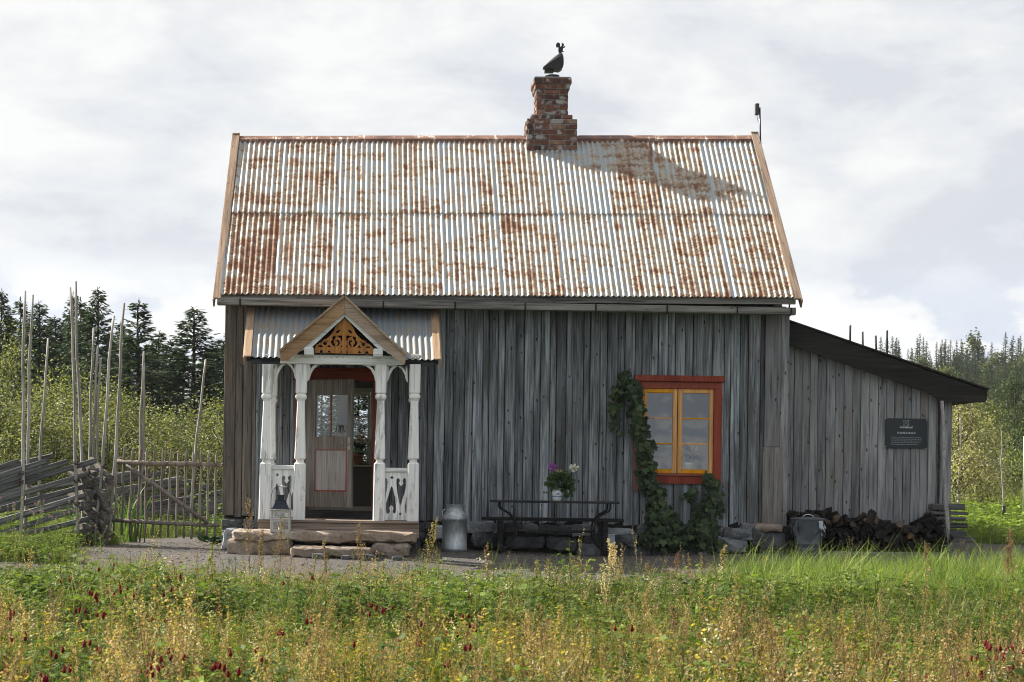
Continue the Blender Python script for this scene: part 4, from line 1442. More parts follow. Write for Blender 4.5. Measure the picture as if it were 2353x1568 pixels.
def potted(loc, s, pot_mat, petal, label, seed, heads, saucer=False):
    t = thing('potted_geranium', loc, label, 'potted plant')
    L = Vector(loc)
    lathe('pot', [(.055 * s, 0), (.075 * s, .11 * s), (.085 * s, .112 * s), (.086 * s, .14 * s), (.076 * s, .14 * s), (.07 * s, .12 * s)], pot_mat, L + Vector((0, 0, .014 if saucer else 0)), t, 18)
    if saucer: lathe('saucer', [(.07 * s, 0), (.1 * s, .012), (.1 * s, .016)], pot_mat, L, t, 18)
    blob_of_leaves('leaves', L + Vector((0, 0, .22 * s)), (.12 * s, .1 * s, .09 * s), 46, .06 * s, GREENLEAF, t, seed)
    V, Fs = [], []
    for hx_, hz_, r_ in heads:
        tube_geo([L + Vector((hx_ * .3, 0, .17 * s)), L + Vector((hx_, -.02, hz_))], .0035, 4, True, V, Fs)
    ob('stems', V, Fs, GREENLEAF, t)
    for k, (hx_, hz_, r_) in enumerate(heads):
        blob_of_leaves('flower_head', L + Vector((hx_, -.02, hz_)), (r_, r_, r_), 24, r_ * .7, petal, t, seed + k + 1)
    return t


wp = at(1580, 1082, .12)
potted((wp.x, .075, WIN[2] + .03), 1.0, WHITEC, PETALW, 'white potted geranium behind the orange window', 3, [(.035, .40, .045), (.06, .34, .05), (-.09, .37, .035), (-.1, .32, .03)])
rp = at(822, 1066, 5.55)
potted((rp.x, y0 - .09, RWIN[2] - .03), 1.25, TERRA, PETALP, 'pink geranium in a terracotta pot on the sill seen through the door', 9, [(.03, .42, .05), (.11, .40, .05), (.06, .52, .035)], True)
# red curtain beside the rear window
V, Fs = [], []
for j in range(8):
    for i in range(13):
        f = i / 12
        V.append(Vector((RWIN[0] - .16 + .2 * f * (1 - .5 * (j / 7)), y0 - .06 + .02 * math.sin(i * 1.9), RWIN[3] + .1 - (RWIN[3] - RWIN[2] + .2) * j / 7)))
for j in range(7):
    for i in range(12):
        a = j * 13 + i
        Fs.append((a, a + 1, a + 14, a + 13))
tag(ob('curtain', V, Fs, CANVAS, None, None, True), 'dark red curtain beside the rear window inside the house', 'curtain')

# ------------------------------------------------------------------ stone steps under the porch
steps = thing('stone_steps', (at(740, 1260, -1.8).x, -1.8, 0), 'rough brown stone slabs stepping up to the porch', 'steps')


def slab(name, px0, px1, py_top, py_bot, Yf, dep, seed, mat=STEPST, box_=.82, amp=.16):
    a, b = at(px0, py_top, Yf), at(px1, py_bot, Yf)
    zt, zb = (a.z + at(px1, py_top, Yf).z) / 2, min(a.z - .02, b.z)
    sx, sz = (b.x - a.x) / 2, (zt - zb) / 2
    bm = bmesh.new()
    bmesh.ops.create_cube(bm, size=2.0)
    for ax, cuts in ((0, int(sx * 2 / .05)), (1, 7), (2, 4)):
        es = [e for e in bm.edges if abs(abs((e.verts[0].co - e.verts[1].co)[ax]) - 2) < 1e-4 and abs((e.verts[0].co - e.verts[1].co)[(ax + 1) % 3]) < 1e-4 and abs((e.verts[0].co - e.verts[1].co)[(ax + 2) % 3]) < 1e-4]
        bmesh.ops.subdivide_edges(bm, edges=es, cuts=cuts, use_grid_fill=True)
    hd = Vector((sx, dep / 2, sz))
    off = Vector((seed * 3.1, seed * 1.7, seed * .9))
    for v in bm.verts:
        q = Vector((v.co.x * hd.x, v.co.y * hd.y, v.co.z * hd.z))
        rr_ = [abs(v.co[k]) > .999 for k in range(3)]
        rd = .02 if sum(rr_) > 1 else 0.0          # worn edges
        nv = mnoise.noise_vector(q * 4.0 + off) * .035 + mnoise.noise_vector(q * 11.0 + off) * .016 + mnoise.noise_vector(q * 27.0 + off) * .006
        nv.z *= .7 if v.co.z > .99 else 1.2
        for k in range(3):
            if rr_[k]: q[k] -= math.copysign(rd, v.co[k])
        v.co = q + nv * (amp / .16)
    m = bpy.data.meshes.new('stone')
    bm.to_mesh(m)
    bm.free()
    m.materials.append(mat)
    return obm(name, m, steps, Matrix.Translation(((a.x + b.x) / 2, Yf + dep / 2, (zt + zb) / 2)))


slab('slab', 534, 955, 1221, 1251, -1.88, .8, 3)
slab('slab', 668, 858, 1258, 1287, -2.3, .6, 8)
slab('block', 520, 674, 1240, 1281, -1.84, .5, 12, STEPST, .7, .2)
slab('block', 856, 943, 1248, 1286, -1.95, .5, 15, STEPST, .6, .2)
slab('block', 512, 545, 1215, 1262, -1.2, .7, 21, SLATE, .7, .12)
for k in range(9):
    px = rng.uniform(640, 960)
    c = at(px, rng.uniform(1284, 1292), -2.2)
    s = rng.uniform(.03, .06)
    obm('chock_stone', rock_mesh(s * 1.4, s, s * .8, k + 40, STONE, .5, .2, 2), steps, Matrix.Translation((c.x, -2.1 - rng.random() * .3, gz(c.x, -2.2) + s * .3)))

# ------------------------------------------------------------------ lantern on the slab
zl = lambda x, y: ((960 + x / 5.225) / 1.632, (1740 + y / 5.225) / 1.632)
YL = -1.72
lb = at(*zl(480, 1325), YL)
lt = thing('lantern', (lb.x, YL, lb.z), 'pale wooden lantern with dark metal lid on the stone step', 'lantern')
px_m = (YL - CAM_Y) / F / 5.225 / 1.632
hw = 175 * px_m
lz_ = lambda y: at(*zl(480, y), YL).z
zb0, zb1 = lz_(1325), lz_(915)
cx = lb.x
for sx in (-1, 1):
    for sy in (-1, 1):
        box('corner_post', cx + sx * hw - .012, cx + sx * hw + .012, YL + sy * hw - .012, YL + sy * hw + .012, zb0, zb1, LANTW, lt, .002)
for z_, nm in ((zb0, 'bottom_rail'), (zb1 - .03, 'top_rail')):
    for sy in (-1, 1):
        box(nm, cx - hw + .013, cx + hw - .013, YL + sy * hw - .01, YL + sy * hw + .01, z_, z_ + .03, LANTW, lt, .002)
        box(nm, cx + sy * hw - .01, cx + sy * hw + .01, YL - hw + .013, YL + hw - .013, z_, z_ + .03, LANTW, lt, .002)
zm = (zb0 + zb1) / 2
for sy in (-1, 1):
    box('glazing_bar', cx - hw + .013, cx + hw - .013, YL + sy * hw - .006, YL + sy * hw + .006, zm - .007, zm + .007, LANTW, lt, .001)
    box('glazing_bar', cx - .007, cx + .007, YL + sy * hw - .009, YL + sy * hw + .009, zb0 + .031, zb1 - .031, LANTW, lt, .001)
    box('pane', cx - hw + .013, cx + hw - .013, YL + sy * hw - .001, YL + sy * hw + .001, zb0 + .03, zb1 - .03, CLEAR, lt, .0003)
box('base', cx - hw - .01, cx + hw + .01, YL - hw - .01, YL + hw + .01, zb0 - .012, zb0 - .001, LANTW, lt, .002)
lathe('candle', [(.03, 0), (.03, .06), (.005, .062), (.003, .075)], WHITEC, (cx, YL, zb0 + .0), lt, 12)
box('cornice', cx - hw - .022, cx + hw + .022, YL - hw - .022, YL + hw + .022, zb1 + .001, zb1 + .016, LANTW, lt, .004)


def sqloft(name, rings, mat, parent):
    V, Fs = [], []
    for h_, z_ in rings:
        V += [Vector((cx + sx * h_, YL + sy * h_, z_)) for sx, sy in ((-1, -1), (1, -1), (1, 1), (-1, 1))]
    for i in range(len(rings) - 1):
        for k in range(4):
            a, b = i * 4 + k, i * 4 + (k + 1) % 4
            Fs.append((a, b, b + 4, a + 4))
    Fs += [(3, 2, 1, 0), tuple(len(V) - 4 + k for k in range(4))]
    return ob(name, V, Fs, mat, parent)


sqloft('lid', [(hw + .014, zb1 + .017), (hw * .86, lz_(850)), (hw * .68, lz_(790)), (hw * .58, lz_(720)), (hw * .6, lz_(705)), (hw * .38, lz_(703)), (hw * .38, lz_(622)), (hw * .46, lz_(618)), (hw * .46, lz_(606))], LANTT, lt)
V, Fs = tube_geo([at(*zl(x, y), YL) for x, y in ((295, 880), (292, 760), (300, 620), (330, 520), (380, 465), (440, 440), (540, 440), (600, 458), (650, 520), (685, 620), (693, 760), (685, 880))], .004, 5)
ob('handle', V, Fs, IRON, lt)
tube('handle_grip', [at(*zl(480, 440), YL), at(*zl(605, 455), YL)], .011, LANTW, lt, 8)

# ------------------------------------------------------------------ milk can
YC = -.75
mc = at(1044, 1262, YC)
can = thing('milk_can', (mc.x, YC, gz(mc.x, YC)), 'tall galvanised milk can on the gravel beside the bench', 'milk can')
z0c = gz(mc.x, YC)
Hc = at(1044, 1160, YC).z - z0c
rc = 29.2 * (YC - CAM_Y) / F
prof = [(rc * .97, 0), (rc * .97, .03 * Hc), (rc, .035 * Hc), (rc, .085 * Hc), (rc * .97, .09 * Hc), (rc * .97, .665 * Hc), (rc * 1.015, .67 * Hc), (rc * 1.02, .72 * Hc), (rc * .985, .735 * Hc), (rc * .98, .755 * Hc), (rc * .67, .865 * Hc), (rc * .64, .88 * Hc), (rc * .63, .965 * Hc), (rc * .67, .985 * Hc), (rc * .69, .995 * Hc), (rc * .66, Hc), (rc * .58, Hc), (rc * .57, .93 * Hc)]
lathe('body', prof, CANM, (mc.x, YC, z0c), can, 28)
for s in (-1, 1):
    V, Fs = tube_geo([(mc.x + s * rc * .93, YC, z0c + .72 * Hc), (mc.x + s * rc * .98, YC, z0c + .80 * Hc), (mc.x + s * rc * .93, YC, z0c + .88 * Hc), (mc.x + s * rc * .68, YC, z0c + .9 * Hc)], .009, 6)
    ob('handle', V, Fs, CANM, can, None, True)


def text_mesh(name, s, size, mat, parent, M, extr=.0006, bold=0.0, spacing=1.0, align='CENTER'):
    cu = bpy.data.curves.new('tmp', 'FONT')
    cu.body = s
    cu.size = size
    cu.extrude = extr
    cu.offset = bold
    cu.space_character = spacing
    cu.align_x = align
    cu.resolution_u = 2
    o = bpy.data.objects.new('tmp', cu)
    COL.objects.link(o)
    bpy.context.view_layer.update()
    m = bpy.data.meshes.new_from_object(o.evaluated_get(bpy.context.evaluated_depsgraph_get()))
    bpy.data.objects.remove(o)
    bpy.data.curves.remove(cu)
    m.name = name
    m.materials.clear()
    m.materials.append(mat)
    return obm(name, m, parent, M)


tm = Matrix.Translation((mc.x, YC - rc * .835, z0c + .795 * Hc)) @ Matrix.Rotation(R(90 - 52), 4, 'X')
text_mesh('stamped_number', '020', .045, WHITEC, can, tm, .004)

# vent cover and small box on the foundation
v0, v1 = at(1000, 1238, -.16), at(1020, 1208, -.16)
vt = thing('vent_cover', (v0.x, -.16, v0.z), 'white louvred vent cover half hidden behind the milk can', 'vent')
box('plate', v0.x, v1.x, -.20, -.16, v0.z, v1.z, WHITEM, vt, .004)
for i in range(5):
    z_ = v0.z + .03 + i * .033
    V, Fs = cbox((v1.x - v0.x) / 2 - .012, .008, .009, .003)
    ob('louvre', V, Fs, WHITEM, vt, Matrix.Translation(((v0.x + v1.x) / 2 + .008, -.205, z_)) @ Matrix.Rotation(R(35), 4, 'X'))
g0, g1 = at(1393, 1250, -.2), at(1412, 1229, -.2)
gb_ = thing('junction_box', (g0.x, -.2, g0.z), 'small pale grey box on the foundation beside the bench', 'utility box')
box('case', g0.x, g1.x, -.27, -.17, g0.z, g1.z - .006, GREYBOX, gb_, .004)
box('lid', g0.x - .004, g1.x + .004, -.275, -.165, g1.z - .005, g1.z + .008, WHITEM, gb_, .003)

# ------------------------------------------------------------------ bench against the wall and iron-legged table before it
zt5 = lambda x, y: ((1780 + x * .26349) / 1.632, (1820 + y * .26349) / 1.632)
YBn = -.38
s0, s1 = at(*zt5(105, 450), YBn), at(*zt5(2110, 490), YBn)
zs_ = (at(*zt5(1100, 465), YBn).z)
bn = thing('bench', ((s0.x + s1.x) / 2, YBn, gz(s0.x, YBn)), 'low black plank bench standing against the grey wall', 'bench')
for i in range(2):
    box('seat_plank', s0.x + .01 * i, s1.x - .008 * i, YBn - .17 + i * .175, YBn - .003 + i * .175, zs_ - .045, zs_, BENCHW, bn, .006)
for zx in (365, 1845):
    c = at(*zt5(zx, 700), YBn)
    g = gz(c.x, YBn)
    box('leg', c.x - .035, c.x + .035, YBn - .15, YBn - .09, g, zs_ - .047, BENCHW, bn, .005)
    box('leg', c.x - .035, c.x + .035, YBn + .09, YBn + .15, g, zs_ - .047, BENCHW, bn, .005)
    box('leg_brace', c.x - .03, c.x + .03, YBn - .089, YBn + .089, g + .08, g + .14, BENCHW, bn, .004)
YTb = -1.0
t0, t1 = at(*zt5(228, 210), YTb), at(*zt5(2035, 245), YTb)
zt_top = at(*zt5(1130, 222), YTb).z
tb = thing('garden_table', ((t0.x + t1.x) / 2, YTb, gz(t0.x, YTb)), 'long narrow dark table on curved iron legs before the bench', 'table')
for i in range(3):
    box('top_plank', t0.x, t1.x, YTb - .27 + i * .182, YTb - .27 + i * .182 + .178, zt_top - .03, zt_top, BENCHW, tb, .006)
lf = [(355, 245), (355, 300), (375, 335), (430, 365), (490, 395), (535, 450), (570, 510), (585, 590), (585, 660), (565, 740), (530, 810), (470, 870), (390, 915), (345, 940)]
for side in (0, 1):
    for yy in (-.2, .2):
        pts = []
        for x_, y_ in lf:
            xx_ = x_ if not side else 2265 - x_
            p = at(*zt5(xx_, y_ + (35 if side else 0) * .9), YTb)
            pts.append(Vector((p.x, YTb + yy, p.z)))
        pts[0].z = zt_top - .031
        pts[-1].z = gz(pts[-1].x, YTb + yy) + .012
        V, Fs = tube_geo(pts, .0145, 7)
        ob('leg', V, Fs, IRON, tb, None, True)
    px_ = 590 if not side else 1675
    c = at(*zt5(px_, 650), YTb)
    box('leg_tie', c.x - .015, c.x + .015, YTb - .19, YTb + .19, c.z - .015, c.z + .015, IRON, tb, .003)
f0, f1 = at(*zt5(592, 642), YTb), at(*zt5(1672, 665), YTb)
box('foot_rail', f0.x, f1.x, YTb - .1, YTb + .06, f0.z - .022, f0.z + .012, BENCHW, tb, .005)

vb = at(1280, 1150, YTb)
vs = thing('flower_vase', (vb.x, YTb, zt_top), 'blue and white jug of garden flowers on the narrow table', 'vase')
lathe('jug', [(.055, 0), (.062, .004), (.066, .04), (.078, .09), (.08, .115), (.072, .14), (.056, .155), (.056, .17), (.062, .176), (.05, .176), (.046, .15)], VASE, (vb.x, YTb, zt_top), vs, 24)
vc = Vector((vb.x, YTb, zt_top))
blob_of_leaves('leaves', vc + Vector((.06, 0, .26)), (.17, .11, .12), 150, .07, GREENLEAF, vs, 21)
blob_of_leaves('trailing_leaves', vc + Vector((.15, -.02, .17)), (.06, .05, .13), 45, .06, GREENLEAF, vs, 24)
blob_of_leaves('trailing_leaves', vc + Vector((-.1, -.02, .2)), (.05, .05, .1), 30, .055, GREENLEAF, vs, 26)
V, Fs = [], []
for hx_, hz_ in ((-.075, .47), (.23, .46), (.04, .4), (.28, .42)):
    tube_geo([vc + Vector((hx_ * .1, 0, .16)), vc + Vector((hx_, -.02, hz_))], .004, 4, True, V, Fs)
ob('stems', V, Fs, GREENLEAF, vs)
blob_of_leaves('dahlia_head', vc + Vector((-.075, -.03, .47)), (.05, .04, .05), 46, .035, PETALV, vs, 31)
blob_of_leaves('white_flower', vc + Vector((.23, -.03, .46)), (.055, .03, .035), 34, .04, PETALW, vs, 32)
blob_of_leaves('umbel', vc + Vector((.035, -.03, .40)), (.07, .05, .035), 60, .02, PETALC, vs, 33)

# ------------------------------------------------------------------ hop vine round the window
zv = lambda x, y: (1372.5 + x * .28125, 845.6 + y * .28125)
blobs = [(230, 80, 60, 55, 1.2), (170, 200, 65, 60, 1.2), (290, 180, 75, 90, 1.4), (150, 320, 45, 80, .8), (140, 440, 28, 60, .35), (330, 330, 75, 110, 1.5), (345, 480, 80, 100, 1.5), (390, 640, 85, 110, 1.6), (400, 800, 90, 110, 1.7), (430, 930, 90, 100, 1.6), (475, 1060, 90, 100, 1.5), (510, 1180, 100, 90, 1.5), (540, 1290, 130, 90, 1.8), (540, 1400, 180, 85, 2.2), (700, 1380, 140, 90, 1.9), (860, 1330, 120, 110, 1.9), (900, 1180, 105, 110, 1.8), (950, 1050, 85, 90, 1.3), (930, 940, 70, 45, .7), (900, 880, 38, 40, .3), (930, 1430, 120, 60, 1.2), (790, 1000, 40, 30, .25), (730, 1050, 60, 25, .25), (185, 525, 18, 14, .06)]
vroot = at(*zv(600, 1480), -.15)
vine = thing('hop_vine', (vroot.x, -.15, gz(vroot.x, -.15)), 'dark green climbing hop vine round the orange window', 'vine')


def hop_leaf_mesh():
    out = [(0, 0), (.22, -.12), (.5, .02), (.42, .22), (.62, .42), (.36, .52), (.22, .6), (.16, .82), (0, 1.0), (-.16, .82), (-.22, .6), (-.36, .52), (-.62, .42), (-.42, .22), (-.5, .02), (-.22, -.12)]
    V = [Vector((0, -.06, .35))] + [Vector((x, .05 * abs(x) + .1 * (y - .3) ** 2, y)) for x, y in out]
    return V, [(0, i + 1, (i + 1) % 16 + 1) for i in range(16)]


lv, lf_ = hop_leaf_mesh()
leafmesh = mkmesh('hop_leaf', lv, lf_, HOPLEAF)
vr = random.Random(77)
tot = sum(b[4] for b in blobs)
cand = []
for bx_, by_, rx, ry, wgt in blobs:
    for _ in range(int(1120 * wgt * (1.35 if by_ > 1150 else .9) / tot) + 2):
        r_, a_ = math.sqrt(vr.random()), vr.uniform(0, 6.28)
        wd = 1.25 if by_ > 1150 else .96
        px_, py_ = zv(bx_ + wd * rx * r_ * math.cos(a_), by_ + 1.04 * ry * r_ * math.sin(a_))
        thick = .1 + .22 * (1 - r_ * r_) * (1.3 if by_ > 1100 else 1)
        Y_ = -.07 - thick * vr.random() ** .7
        p = at(px_, py_, Y_)
        if p.z < gz(p.x, Y_) + .02: continue
        s = vr.choice((.04, .055, .07, .085, .105)) * vr.uniform(.85, 1.15)
        tilt = Matrix.Rotation(vr.gauss(0, .5), 3, 'Z') @ Matrix.Rotation(R(180) + vr.gauss(0, .45), 3, 'Y') @ Matrix.Rotation(vr.gauss(.35, .35), 3, 'X')
        cand.append((Y_ + .02 * vr.random(), p, s, tilt))
cand.sort(key=lambda c: c[0])
V, Fs = [], []
for i, (_, p, s, tl) in enumerate(cand):
    if i < 290:
        obm('leaf', leafmesh, vine, Matrix.Translation(p) @ tl.to_4x4() @ Matrix.Scale(s, 4))
    else:
        k = len(V)
        V += [p + tl @ (v * s) for v in lv]
        Fs += [tuple(j + k for j in f) for f in lf_]
tag(ob('foliage', V, Fs, HOPLEAF, vine), kind='stuff')
V, Fs = [], []
for path in ([(620, 1480), (560, 1250), (470, 1000), (420, 800), (360, 500), (320, 200), (250, 90)], [(700, 1480), (860, 1300), (930, 1100), (940, 950)], [(640, 1470), (520, 1200), (400, 900), (330, 420), (170, 220), (140, 460)]):
    tube_geo([at(*zv(x_, y_), -.08 if i_ else -.12) for i_, (x_, y_) in enumerate(path)], [.014 - .0016 * i_ for i_ in range(len(path))], 5, True, V, Fs)
ob('stem', V, Fs, STEMV, vine)

# ------------------------------------------------------------------ lean-to shed
YS = .22
z6 = lambda x, y: (1715.7 + x * .27348, 674 + y * .27348)
shx0, shx1 = XR + .02, at(2183, 1100, YS).x
shed = thing('lean_to_shed', ((shx0 + shx1) / 2, 2.5, .1), 'grey plank lean-to shed with black sloping roof edge', 'shed')
fa = [at(*z6(335, 225), YS - .2), at(*z6(2030, 815), YS - .2)]
slope = (fa[1].z - fa[0].z) / (fa[1].x - fa[0].x)
rz = lambda x_: fa[0].z + slope * (x_ - fa[0].x)       # top of the roof above x
zgs = gz(7, .3)
x = shx0
i = 0
while x < shx1 - .12:
    wd = rng.uniform(.112, .135)
    x1_ = min(x + wd, shx1 - .11)
    if shx1 - .11 - x1_ < .05: x1_ = shx1 - .11
    pr = .012 * (i % 2)
    box('wall_board', x + .003, x1_ - .003, YS - .03 - pr, YS - pr * .5, zgs + .03, rz(x1_) - .12, SHEDW, shed, .004)
    x = x1_
    i += 1
    if x1_ >= shx1 - .111: break
box('corner_board', shx1 - .105, shx1, YS - .055, YS, zgs + .02, rz(shx1) - .12, SHEDW, shed, .004)
box('corner_batten', shx1 - .2, shx1 - .17, YS - .075, YS - .045, zgs + .3, rz(shx1) - .1, DARKW, shed, .004)
prof = [(shx0, zgs - .1), (shx1 - .01, zgs - .1), (shx1 - .01, rz(shx1) - .14), (shx0, rz(shx0) - .14)]
V = [(a, YS + .001, b) for a, b in prof] + [(a, 4.6, b) for a, b in prof]
ob('wall_core', V, [(0, 1, 2, 3), (7, 6, 5, 4), (0, 4, 5, 1), (1, 5, 6, 2), (2, 6, 7, 3), (3, 7, 4, 0)], DARKW, shed)
for k in range(26):
    y_ = YS + .06 + k * .172
    box('side_board', shx1 - .009, shx1 + .02, y_, y_ + .168, zgs + .02, rz(shx1) - .13, SHEDW, shed, .004)
rx1 = fa[1].x
V = []
for yy in (YS - .24, 4.9):
    V += [(shx0 - .02, yy, rz(shx0) + .02), (rx1 + .01, yy, rz(rx1) + .02), (rx1 + .01, yy, rz(rx1) - .005), (shx0 - .02, yy, rz(shx0) - .005)]
ob('roof', V, [(0, 1, 2, 3), (7, 6, 5, 4), (0, 4, 5, 1), (1, 5, 6, 2), (2, 6, 7, 3), (3, 7, 4, 0)], TARRED, shed)
fp = [(335, 236), (2018, 822), (2015, 900), (2000, 917), (1622, 918), (1600, 880), (1500, 828), (335, 425)]
plate('fascia_board', poly_px(fp, z6, YS - .2), [], .035, TARRED, shed, YS - .2)
fp2 = [(335, 420), (1500, 823), (1610, 885), (1625, 918), (335, 440)]
box('eave_soffit', shx1 + .03, rx1 - .02, YS - .18, 4.7, rz(rx1) - .16, rz(rx1) - .13, TARRED, shed, .003)

# sign on the shed
YN = YS - .052
q = [at(2034.5, 960.5, YN), at(2131, 964, YN), at(2129.5, 1031.5, YN), at(2033, 1029, YN)]
sc0 = sum(q, Vector()) / 4
sgn = thing('sign', (sc0.x, YN, sc0.z - .22), 'dark rectangular information sign screwed to the shed wall', 'sign')
sw, sh_ = (q[1] - q[0]).length, (q[0] - q[3]).length
box('plate', sc0.x - sw / 2, sc0.x + sw / 2, YN - .006, YN, sc0.z - sh_ / 2, sc0.z + sh_ / 2, SIGNM, sgn, .002)
SM = Matrix.Translation((sc0.x, YN - .0078, sc0.z)) @ Matrix.Rotation(R(90), 4, 'X')
TX = lambda px_: (px_ - 1020) / 1645 * sw
TZ = lambda py_: (775 - py_) / 1185 * sh_


def stroke_mesh(name, strokes, mat):
    """strokes: (x0, z0, x1, z1, width) in the sign plane"""
    V, Fs = [], []
    for a, b, c, d, w_ in strokes:
        p, q_ = Vector((a, b)), Vector((c, d))
        n_ = Vector((-(q_ - p).y, (q_ - p).x)).normalized() * w_ / 2
        k = len(V)
        for v in (p - n_, q_ - n_, q_ + n_, p + n_):
            V.append(Vector((v.x, 0, v.y)))
        Fs.append((k, k + 1, k + 2, k + 3))
    return ob(name, V, Fs, mat, sgn, Matrix.Translation((sc0.x, YN - .0074, sc0.z)))


T, t_ = .15, .06       # thick and thin strokes of a serif capital one unit high
GL = {'H': ([(.18, 0, .18, 1, T), (.72, 0, .72, 1, T), (.18, .5, .72, .5, t_)], .9, [.18, .72]),
      'A': ([(.1, 0, .42, 1, t_), (.42, 1, .76, 0, T), (.2, .35, .64, .35, t_)], .86, [.1, .76]),
      'V': ([(.1, 1, .42, 0, T), (.42, 0, .76, 1, t_)], .84, []),
      'R': ([(.18, 0, .18, 1, T), (.18, .96, .5, .96, t_), (.5, .96, .64, .75, T * .8), (.64, .75, .5, .52, T * .8), (.18, .52, .5, .52, t_), (.46, .52, .76, 0, T)], .86, [.18, .78]),
      'E': ([(.18, 0, .18, 1, T), (.18, .96, .66, .96, t_), (.18, .52, .5, .52, t_), (.18, .04, .68, .04, t_), (.66, 1, .66, .8, t_), (.68, 0, .68, .22, t_)], .8, [.18]),
      'B': ([(.18, 0, .18, 1, T), (.18, .96, .5, .96, t_), (.5, .96, .6, .76, T * .8), (.6, .76, .48, .54, T * .8), (.18, .53, .5, .53, t_), (.5, .53, .66, .3, T * .9), (.66, .3, .5, .04, T * .9), (.18, .04, .5, .04, t_)], .82, [.18]),
      'K': ([(.18, 0, .18, 1, T), (.22, .4, .7, 1, t_), (.36, .58, .76, 0, T)], .86, [.18, .78]),
      'N': ([(.16, 0, .16, 1, t_), (.16, 1, .72, 0, T), (.72, 0, .72, 1, t_)], .9, [.16])}
strokes = []
word = 'HAVREBAKKEN'
adv = sum(GL[c][1] for c in word)
capw = TX(1390) - TX(672)
sx_, sz_ = capw / adv, TZ(718) - TZ(790)
xx = TX(672)
for i, c in enumerate(word):
    st, ad, se = GL[c]
    zb_ = TZ(788 + 5 * i / 10)
    for a, b, c2, d, w_ in st:
        strokes.append((xx + a * sx_, zb_ + b * sz_, xx + c2 * sx_, zb_ + d * sz_, w_ * sx_))
    for s in se:
        strokes.append((xx + (s - .16) * sx_, zb_ + .025 * sz_, xx + (s + .16) * sx_, zb_ + .025 * sz_, .05 * sz_))
    xx += ad * sx_
stroke_mesh('title_lettering', strokes, SIGNT)
em = [(895, 255, 985, 258), (1040, 258, 1135, 262), (895, 258, 925, 295), (925, 295, 925, 430), (925, 430, 895, 462), (895, 462, 970, 466), (1135, 262, 1105, 295), (1105, 295, 1100, 430), (1100, 430, 1130, 466), (1130, 466, 1060, 466), (985, 258, 960, 300), (1040, 258, 1065, 300), (960, 300, 1015, 350), (1065, 300, 1015, 350), (970, 466, 965, 400), (1060, 466, 1065, 400), (965, 400, 1015, 345), (1065, 400, 1015, 345)]
stroke_mesh('emblem', [(TX(a), TZ(b), TX(c), TZ(d), .0038) for a, b, c, d in em], SIGNL)
for s, px_, py_, sz2, al, m_ in (
        ('hovelsrud', 1015, 570, .047, 'CENTER', SIGNT),
        ('Havrebakken er en husmannsplass under Hovelsrud fra 1827. Her har det bodd', 440, 945, .0175, 'LEFT', SIGNL),
        ('husmenn med familie og en mystisk slektning. I en periode hadde det en smed', 440, 1018, .0175, 'LEFT', SIGNL),
        ('med to unger her. De siste som flyttet den sto fraflyttet ut. Huset er i dårlig', 440, 1090, .0175, 'LEFT', SIGNL),
        ('stand og ble restaurert i nyere tid med støtte fra Norges kulturminner', 440, 1160, .0175, 'LEFT', SIGNL),
        ('landbruk. Havrebakken kan leies, se www.hovelsrud.no/overnatting.', 440, 1228, .0175, 'LEFT', SIGNL)):
    o = text_mesh('lettering', s, sz2, m_, sgn, SM @ Matrix.Translation((TX(px_), TZ(py_), 0)), .0004, .0004 if al == 'CENTER' else .0002, 1.0, al)
    if al == 'LEFT':
        wd = max(v.co.x for v in o.data.vertices) - min(v.co.x for v in o.data.vertices)
        tgt = {945: 1605, 1018: 1608, 1090: 1615, 1160: 1548, 1228: 1470}[py_]
        f = (TX(tgt) - TX(440)) / wd
        for v in o.data.vertices: v.co.x *= f
for px_, py_ in ((222, 208), (1798, 235), (212, 1312), (1798, 1355)):
    c = Vector((sc0.x + TX(px_), YN - .008, sc0.z + TZ(py_)))
    V, Fs = lathe_geo([(.007, 0), (.006, .003), (.002, .004)], 8)
    ob('screw', V, Fs, SIGNT, sgn, Matrix.Translation(c) @ Matrix.Rotation(R(90), 4, 'X'))

# ------------------------------------------------------------------ firewood
lr = random.Random(31)


def log_mesh(L, r, seed, mat):
    rr = random.Random(seed)
    kind = rr.random()
    if kind < .65:       # split wedge
        a0 = rr.uniform(0, 6.28)
        sp = rr.uniform(1.3, 2.4)
        pts = [(0, 0)] + [(math.cos(a0 + sp * i / 3), math.sin(a0 + sp * i / 3)) for i in range(4)]
        mx = sum(p[0] for p in pts) / 5; my = sum(p[1] for p in pts) / 5
        pts = [((p[0] - mx) * r * 1.25, (p[1] - my) * r * 1.25) for p in pts]
    else:
        n_ = 7
        pts = [(r * .8 * rr.uniform(.85, 1.1) * math.cos(6.283 * i / n_), r * .8 * rr.uniform(.85, 1.1) * math.sin(6.283 * i / n_)) for i in range(n_)]
    n_ = len(pts)
    V, Fs = [], []
    for j in range(3):
        y_ = -L / 2 + L * j / 2
        f = rr.uniform(.9, 1.08)
        for x_, z_ in pts:
            V.append(Vector((x_ * f, y_ + rr.uniform(-.008, .008), z_ * f)))
    for j in range(2):
        for i_ in range(n_):
            a, b = j * n_ + i_, j * n_ + (i_ + 1) % n_
            Fs.append((a, b, b + n_, a + n_))
    Fs += [tuple(range(n_))[::-1], tuple(2 * n_ + i_ for i_ in range(n_))]
    return mkmesh('firewood_log', V, Fs, mat)


